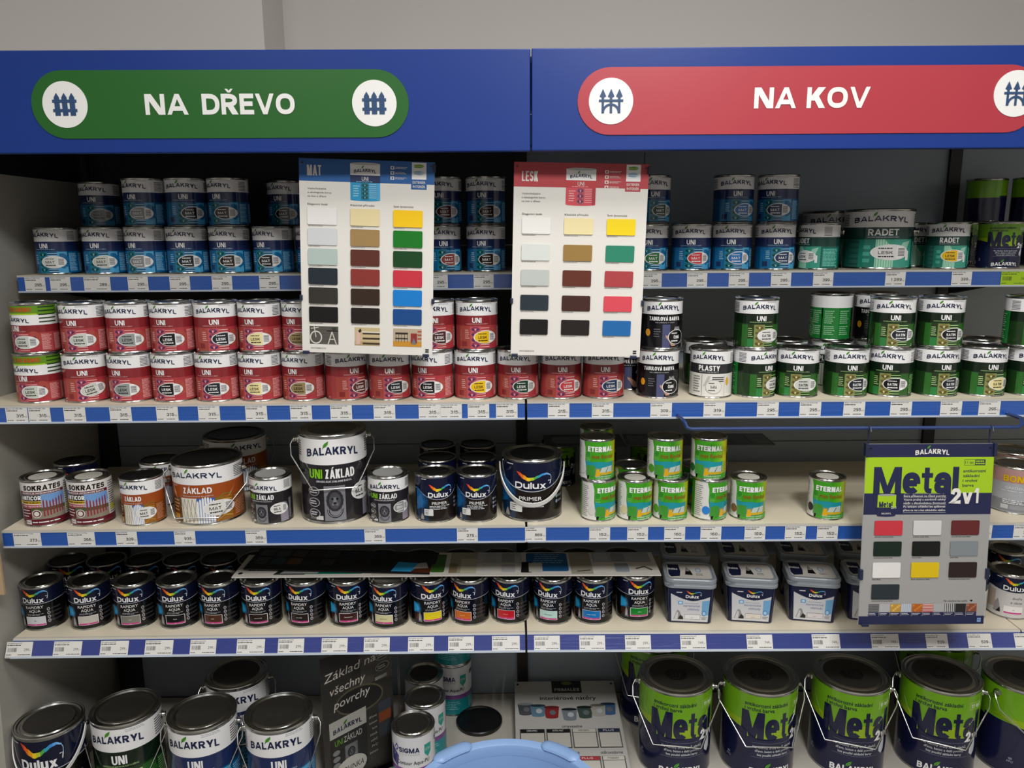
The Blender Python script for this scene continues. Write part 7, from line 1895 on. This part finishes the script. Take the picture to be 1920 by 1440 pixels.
# ------------------------------------------------------------------ things on the base shelf
def base_things():
    Z = 0.17
    # loose round lid
    b = MB().lathe([(0, 0.0), (0.068, 0.0), (0.0705, 0.003), (0.0705, 0.011), (0.068, 0.0135), (0.065, 0.0125), (0.063, 0.009), (0, 0.009)], BLACKLID, 48)
    o = put('tin_lid', b.mesh('tin_lid'), None, (-0.137, 0.385, Z + 0.0005)); tag(o, 'loose round black lid lying on the bottom shelf', 'lid')
    # printed sample board leaning back
    W, H = 0.318, 0.47
    t = thing('sample_board', 'white leaning sample board with black badge and four-column grid, bottom shelf', 'sample board', (-0.0265, 0.500, 0.236), (math.radians(-82.5), 0, 0.0))
    B = Board(W, H)
    B.rect(0, 0, 1, 1, card('#b9b7b4'), 1)
    B.rect(0.37, 0.0, 0.665, 0.115, card('#101012'), 3); B.ell(0.52, 0.022, 0.055, 0.018, card('#6a7420'), 4); B.text('PRIMALEX', 0.52, 0.085, 0.028, card('#b4b2ac'), 4, w=0.25, bold=0.02)
    B.text('interiérové nátěry', 0.52, 0.165, 0.033, BLK, 4, w=0.55, bold=0.012)
    for i, (u, c, c2) in enumerate(((0.10, '#4a4d52', '#8f9296'), (0.22, '#5c7f96', '#2a3a44'), (0.35, '#8c2c2c', '#6a1f22'), (0.52, '#77818a', '#16181c'), (0.67, '#3f4f4a', '#161c1a'), (0.80, '#a9a69e', '#6a675f'), (0.90, '#3f5f8a', '#1c2c48'))):
        v = 0.255 + 0.055 * (1 - abs(u - 0.52) / 0.45)
        B.poly([(u - 0.075, v - 0.04), (u + 0.075, v - 0.04), (u + 0.06, v + 0.05), (u - 0.06, v + 0.05)], card(c), 3 + i % 2); B.ell(u, v - 0.04, 0.075, 0.012, card(c2), 5); B.ell(u, v + 0.05, 0.06, 0.012, card(c), 3 + i % 2)
        B.ell(u + 0.01, v + 0.01, 0.03, 0.022, card('#b9bec4' if i % 2 else '#6a6d72'), 6, 14)
    def grid(v0, v1, caps, m2):
        us = [0.04, 0.285, 0.525, 0.765, 0.985]
        for i in range(4):
            B.rect(us[i], v0 - 0.035, us[i + 1] - 0.012, v1, card('#55534f'), 2)
            B.rect(us[i] + 0.008, v0 - 0.033, us[i + 1] - 0.02, v0 - 0.004, card(m2[i]), 3); B.text(caps[i], (us[i] + us[i + 1]) / 2 - 0.01, v0 - 0.019, 0.014, CHW if m2[i] != '#c9c6bf' else BLK, 4, w=0.1)
            B.rect(us[i] + 0.010, v0, us[i + 1] - 0.022, v1 - 0.008, card('#c4c1ba'), 3)
    B.text('omyvatelné', 0.53, 0.42, 0.022, BLK, 4, w=0.19)
    grid(0.475, 0.60, ('CERAMIC', 'EXTRA MAT', 'FORTISSIMO', 'PLUS'), ('#1a1a1c', '#1a1a1c', '#c9c6bf', '#26304a'))
    B.text('vysoce otěruvzdorné', 0.40, 0.637, 0.022, BLK, 4, w=0.34); B.text('otěruvzdorné', 0.86, 0.637, 0.022, BLK, 4, w=0.2)
    grid(0.70, 0.82, ('POLAR', 'STANDARD', 'PLUS', 'STANDARD'), ('#1a1a1c', '#4f7aa8', '#a83a3f', '#c9c6bf'))
    B.text('penetrační a speciální', 0.53, 0.865, 0.022, BLK, 4, w=0.42)
    grid(0.93, 0.995, ('', '', '', ''), ('#8a7434', '#8a7434', '#8a7434', '#8a7434'))
    for u in (0.03, 0.97): B.ell(u, 0.03, 0.012, 0.009, BLK, 3)
    b = MB().box(0, W, 0.0, 0.004, -H, 0, card('#8f8d8a')); brd = put('board', b.mesh('board'), t)
    put('print', B.a.flat('print', 0.00025, -0.0001), brd)
    # leaflet in an acrylic stand
    W, H = 0.205, 0.385
    t = thing('leaflet_stand', 'dark leaflet with white slanted heading in a clear stand between the buckets', 'leaflet stand', (-0.545, 0.105, Z), (0, 0, math.radians(33)))
    B = Board(W, H)
    B.rect(0, 0, 1, 1, card('#35312d'), 1)
    B.rect(0.55, 0.0, 1, 0.30, card('#56514a'), 2)
    for i in range(5): B.rect(0.55, 0.05 * i + 0.03, 1, 0.05 * i + 0.034, card('#423d38'), 3)
    for i in range(3): B.rect(0.62 + 0.13 * i, 0.0, 0.625 + 0.13 * i, 0.3, card('#423d38'), 3)
    B.ell(0.52, 0.40, 0.34, 0.11, card('#6a6248'), 2); B.ell(0.52, 0.40, 0.32, 0.095, card('#1d1b19'), 3)
    n0 = len(B.a.parts)
    for i, (q, w) in enumerate((('Základ na', 0.72), ('všechny', 0.5), ('povrchy', 0.5))):
        B.text(q, 0.05 + 0.06 * i, 0.14 + i * 0.115, 0.062, card('#efebe2'), 6, w=w, al='l', shear=0.16)
    for i in range(2):
        B.ell(0.86, 0.16 + i * 0.085, 0.10, 0.033, card('#a9a59c'), 4); B.ell(0.86, 0.16 + i * 0.085, 0.09, 0.028, card('#3a3632'), 5); B.greek(0.79, 0.145 + i * 0.085, 0.93, 0.175 + i * 0.085, 2, card('#c9c5bb'), 6, 0.5)
    B.rect(0.75, 0.31, 0.92, 0.335, card('#a9a59c'), 4); B.rect(0.08, 0.49, 0.60, 0.62, card('#c9c6be'), 4); B.rect(0.08, 0.62, 0.60, 0.95, card('#1b1918'), 4)
    B.text('BALAKRYL', 0.33, 0.565, 0.036, card('#1d2547'), 6, w=0.40, bold=0.022, arc=0.01); B.a.leaf(0.30 * W, -0.53 * H, 0.006, LEAFG, LEAFD, 7)
    B.text('UNI', 0.20, 0.665, 0.045, card('#6fae1c'), 6, w=0.11); B.text('ZÁKLAD', 0.40, 0.665, 0.045, CHW, 6, w=0.26); B.rect(0.28, 0.72, 0.46, 0.86, card('#6c6c72'), 5)
    lion(B.a, 0.37 * W, -0.86 * H, -0.73 * H, 0.14 * W, 6)
    for i in range(3): B.ell(0.16, 0.74 + i * 0.05, 0.05, 0.02, card('#8f8f90'), 5)
    for i, q in enumerate(('dřevo', 'beton', 'kov', 'hliník', 'měď', 'PVC', 'železo')): B.text(q, 0.75, 0.60 + i * 0.047, 0.018, card('#c9c5bb'), 5, al='r')
    B.rect(0.78, 0.52, 0.96, 0.60, card('#3f4654'), 4); B.rect(0.78, 0.60, 0.96, 0.68, card('#8c4522'), 4); B.rect(0.78, 0.68, 0.96, 0.80, card('#3a4048'), 4)
    B.ell(0.36, 0.905, 0.22, 0.085, card('#d4d1c9'), 8); B.text('NOVINKA', 0.36, 0.905, 0.042, DGREY, 9, w=0.36, shear=0.15)
    for i in range(n0, len(B.a.parts)):   # the print runs uphill across the leaflet
        pv, pf, m, L = B.a.parts[i]
        B.a.parts[i] = ([(min(W, p[0]), min(-0.001, p[1] + 0.16 * (p[0] - 0.35 * W))) for p in pv], pf, m, L)
    cardo = put('leaflet', MB().box(0.004, W - 0.004, 0.0, 0.0012, 0.012, H - 0.002, card('#35312d')).mesh('leaflet'), t)
    put('print', B.a.flat('print', 0.0002, -0.0001), cardo, (0, 0, H))
    acr = bpy.data.materials.new('clear_acrylic'); acr.use_nodes = True
    nt = acr.node_tree; bs = nt.nodes['Principled BSDF']
    bs.inputs['Base Color'].default_value = (0.95, 0.96, 0.96, 1); bs.inputs['Roughness'].default_value = 0.05; bs.inputs['Transmission Weight'].default_value = 1.0; bs.inputs['IOR'].default_value = 1.1
    b = MB().box(0, W + 0.02, -0.006, -0.0035, 0.0, H, acr); b.box(0, W + 0.02, 0.004, 0.0065, 0.0, H, acr); b.box(0, W + 0.012, -0.02, 0.02, 0.0, 0.003, acr)
    put('acrylic_holder', b.mesh('acrylic_holder'), t)
base_things()

# ------------------------------------------------------------------ blue bin in the foreground
def blue_bin():
    BB = mat('bin_blue_plastic', '#86a6d4', 0.38, 0.0, 0.5, noise=0.03, nscale=5)
    t = thing('plastic_bin', 'pale blue round plastic bin standing in front of the bottom shelf', 'bin', (-0.052, -0.37, 0.0))
    R, h = 0.221, 0.5
    b = MB()
    b.lathe([(0, 0.004), (R * 0.72, 0.004), (R * 0.74, 0.0), (R * 0.77, 0.004), (R * 0.93, h - 0.028), (R * 0.935, h - 0.022)], BB, 72)
    b.lathe([(0, 0.008), (R * 0.74, 0.008), (R * 0.905, h - 0.022), (R * 0.91, h - 0.016)], BB, 72)
    put('bin_body', b.mesh('bin_body'), t)
    b = MB()
    b.lathe([(R * 0.90, h - 0.03), (R * 0.905, h - 0.012), (R * 0.915, h - 0.006), (R * 0.93, h - 0.004), (R * 0.965, h - 0.001), (R * 0.985, h), (R, h - 0.004), (R * 1.005, h - 0.014), (R, h - 0.03), (R * 0.985, h - 0.031), (R * 0.935, h - 0.024)], BB, 96)
    rim = put('rim', b.mesh('rim'), t)
    for a0 in (math.radians(112), math.radians(42)):
        loops = []
        n = 20
        for i in range(n + 1):
            q = i / n
            a = a0 + math.radians(26) * q
            s = 0.35 + 0.65 * min(1.0, min(q, 1 - q) * 7) ** 0.5
            c = R * 0.975; w = 0.017 * s; hh = 0.009 * s
            ring = []
            for k in range(12):
                e = 2 * PI * k / 12
                rr = c + w * math.cos(e); zz = h - 0.003 + hh * math.sin(e)
                ring.append((rr * math.cos(a), rr * math.sin(a), zz))
            loops.append(ring)
        b = MB().loft(loops, BB, True, True, True)
        put('grip', b.mesh('grip'), t)
blue_bin()
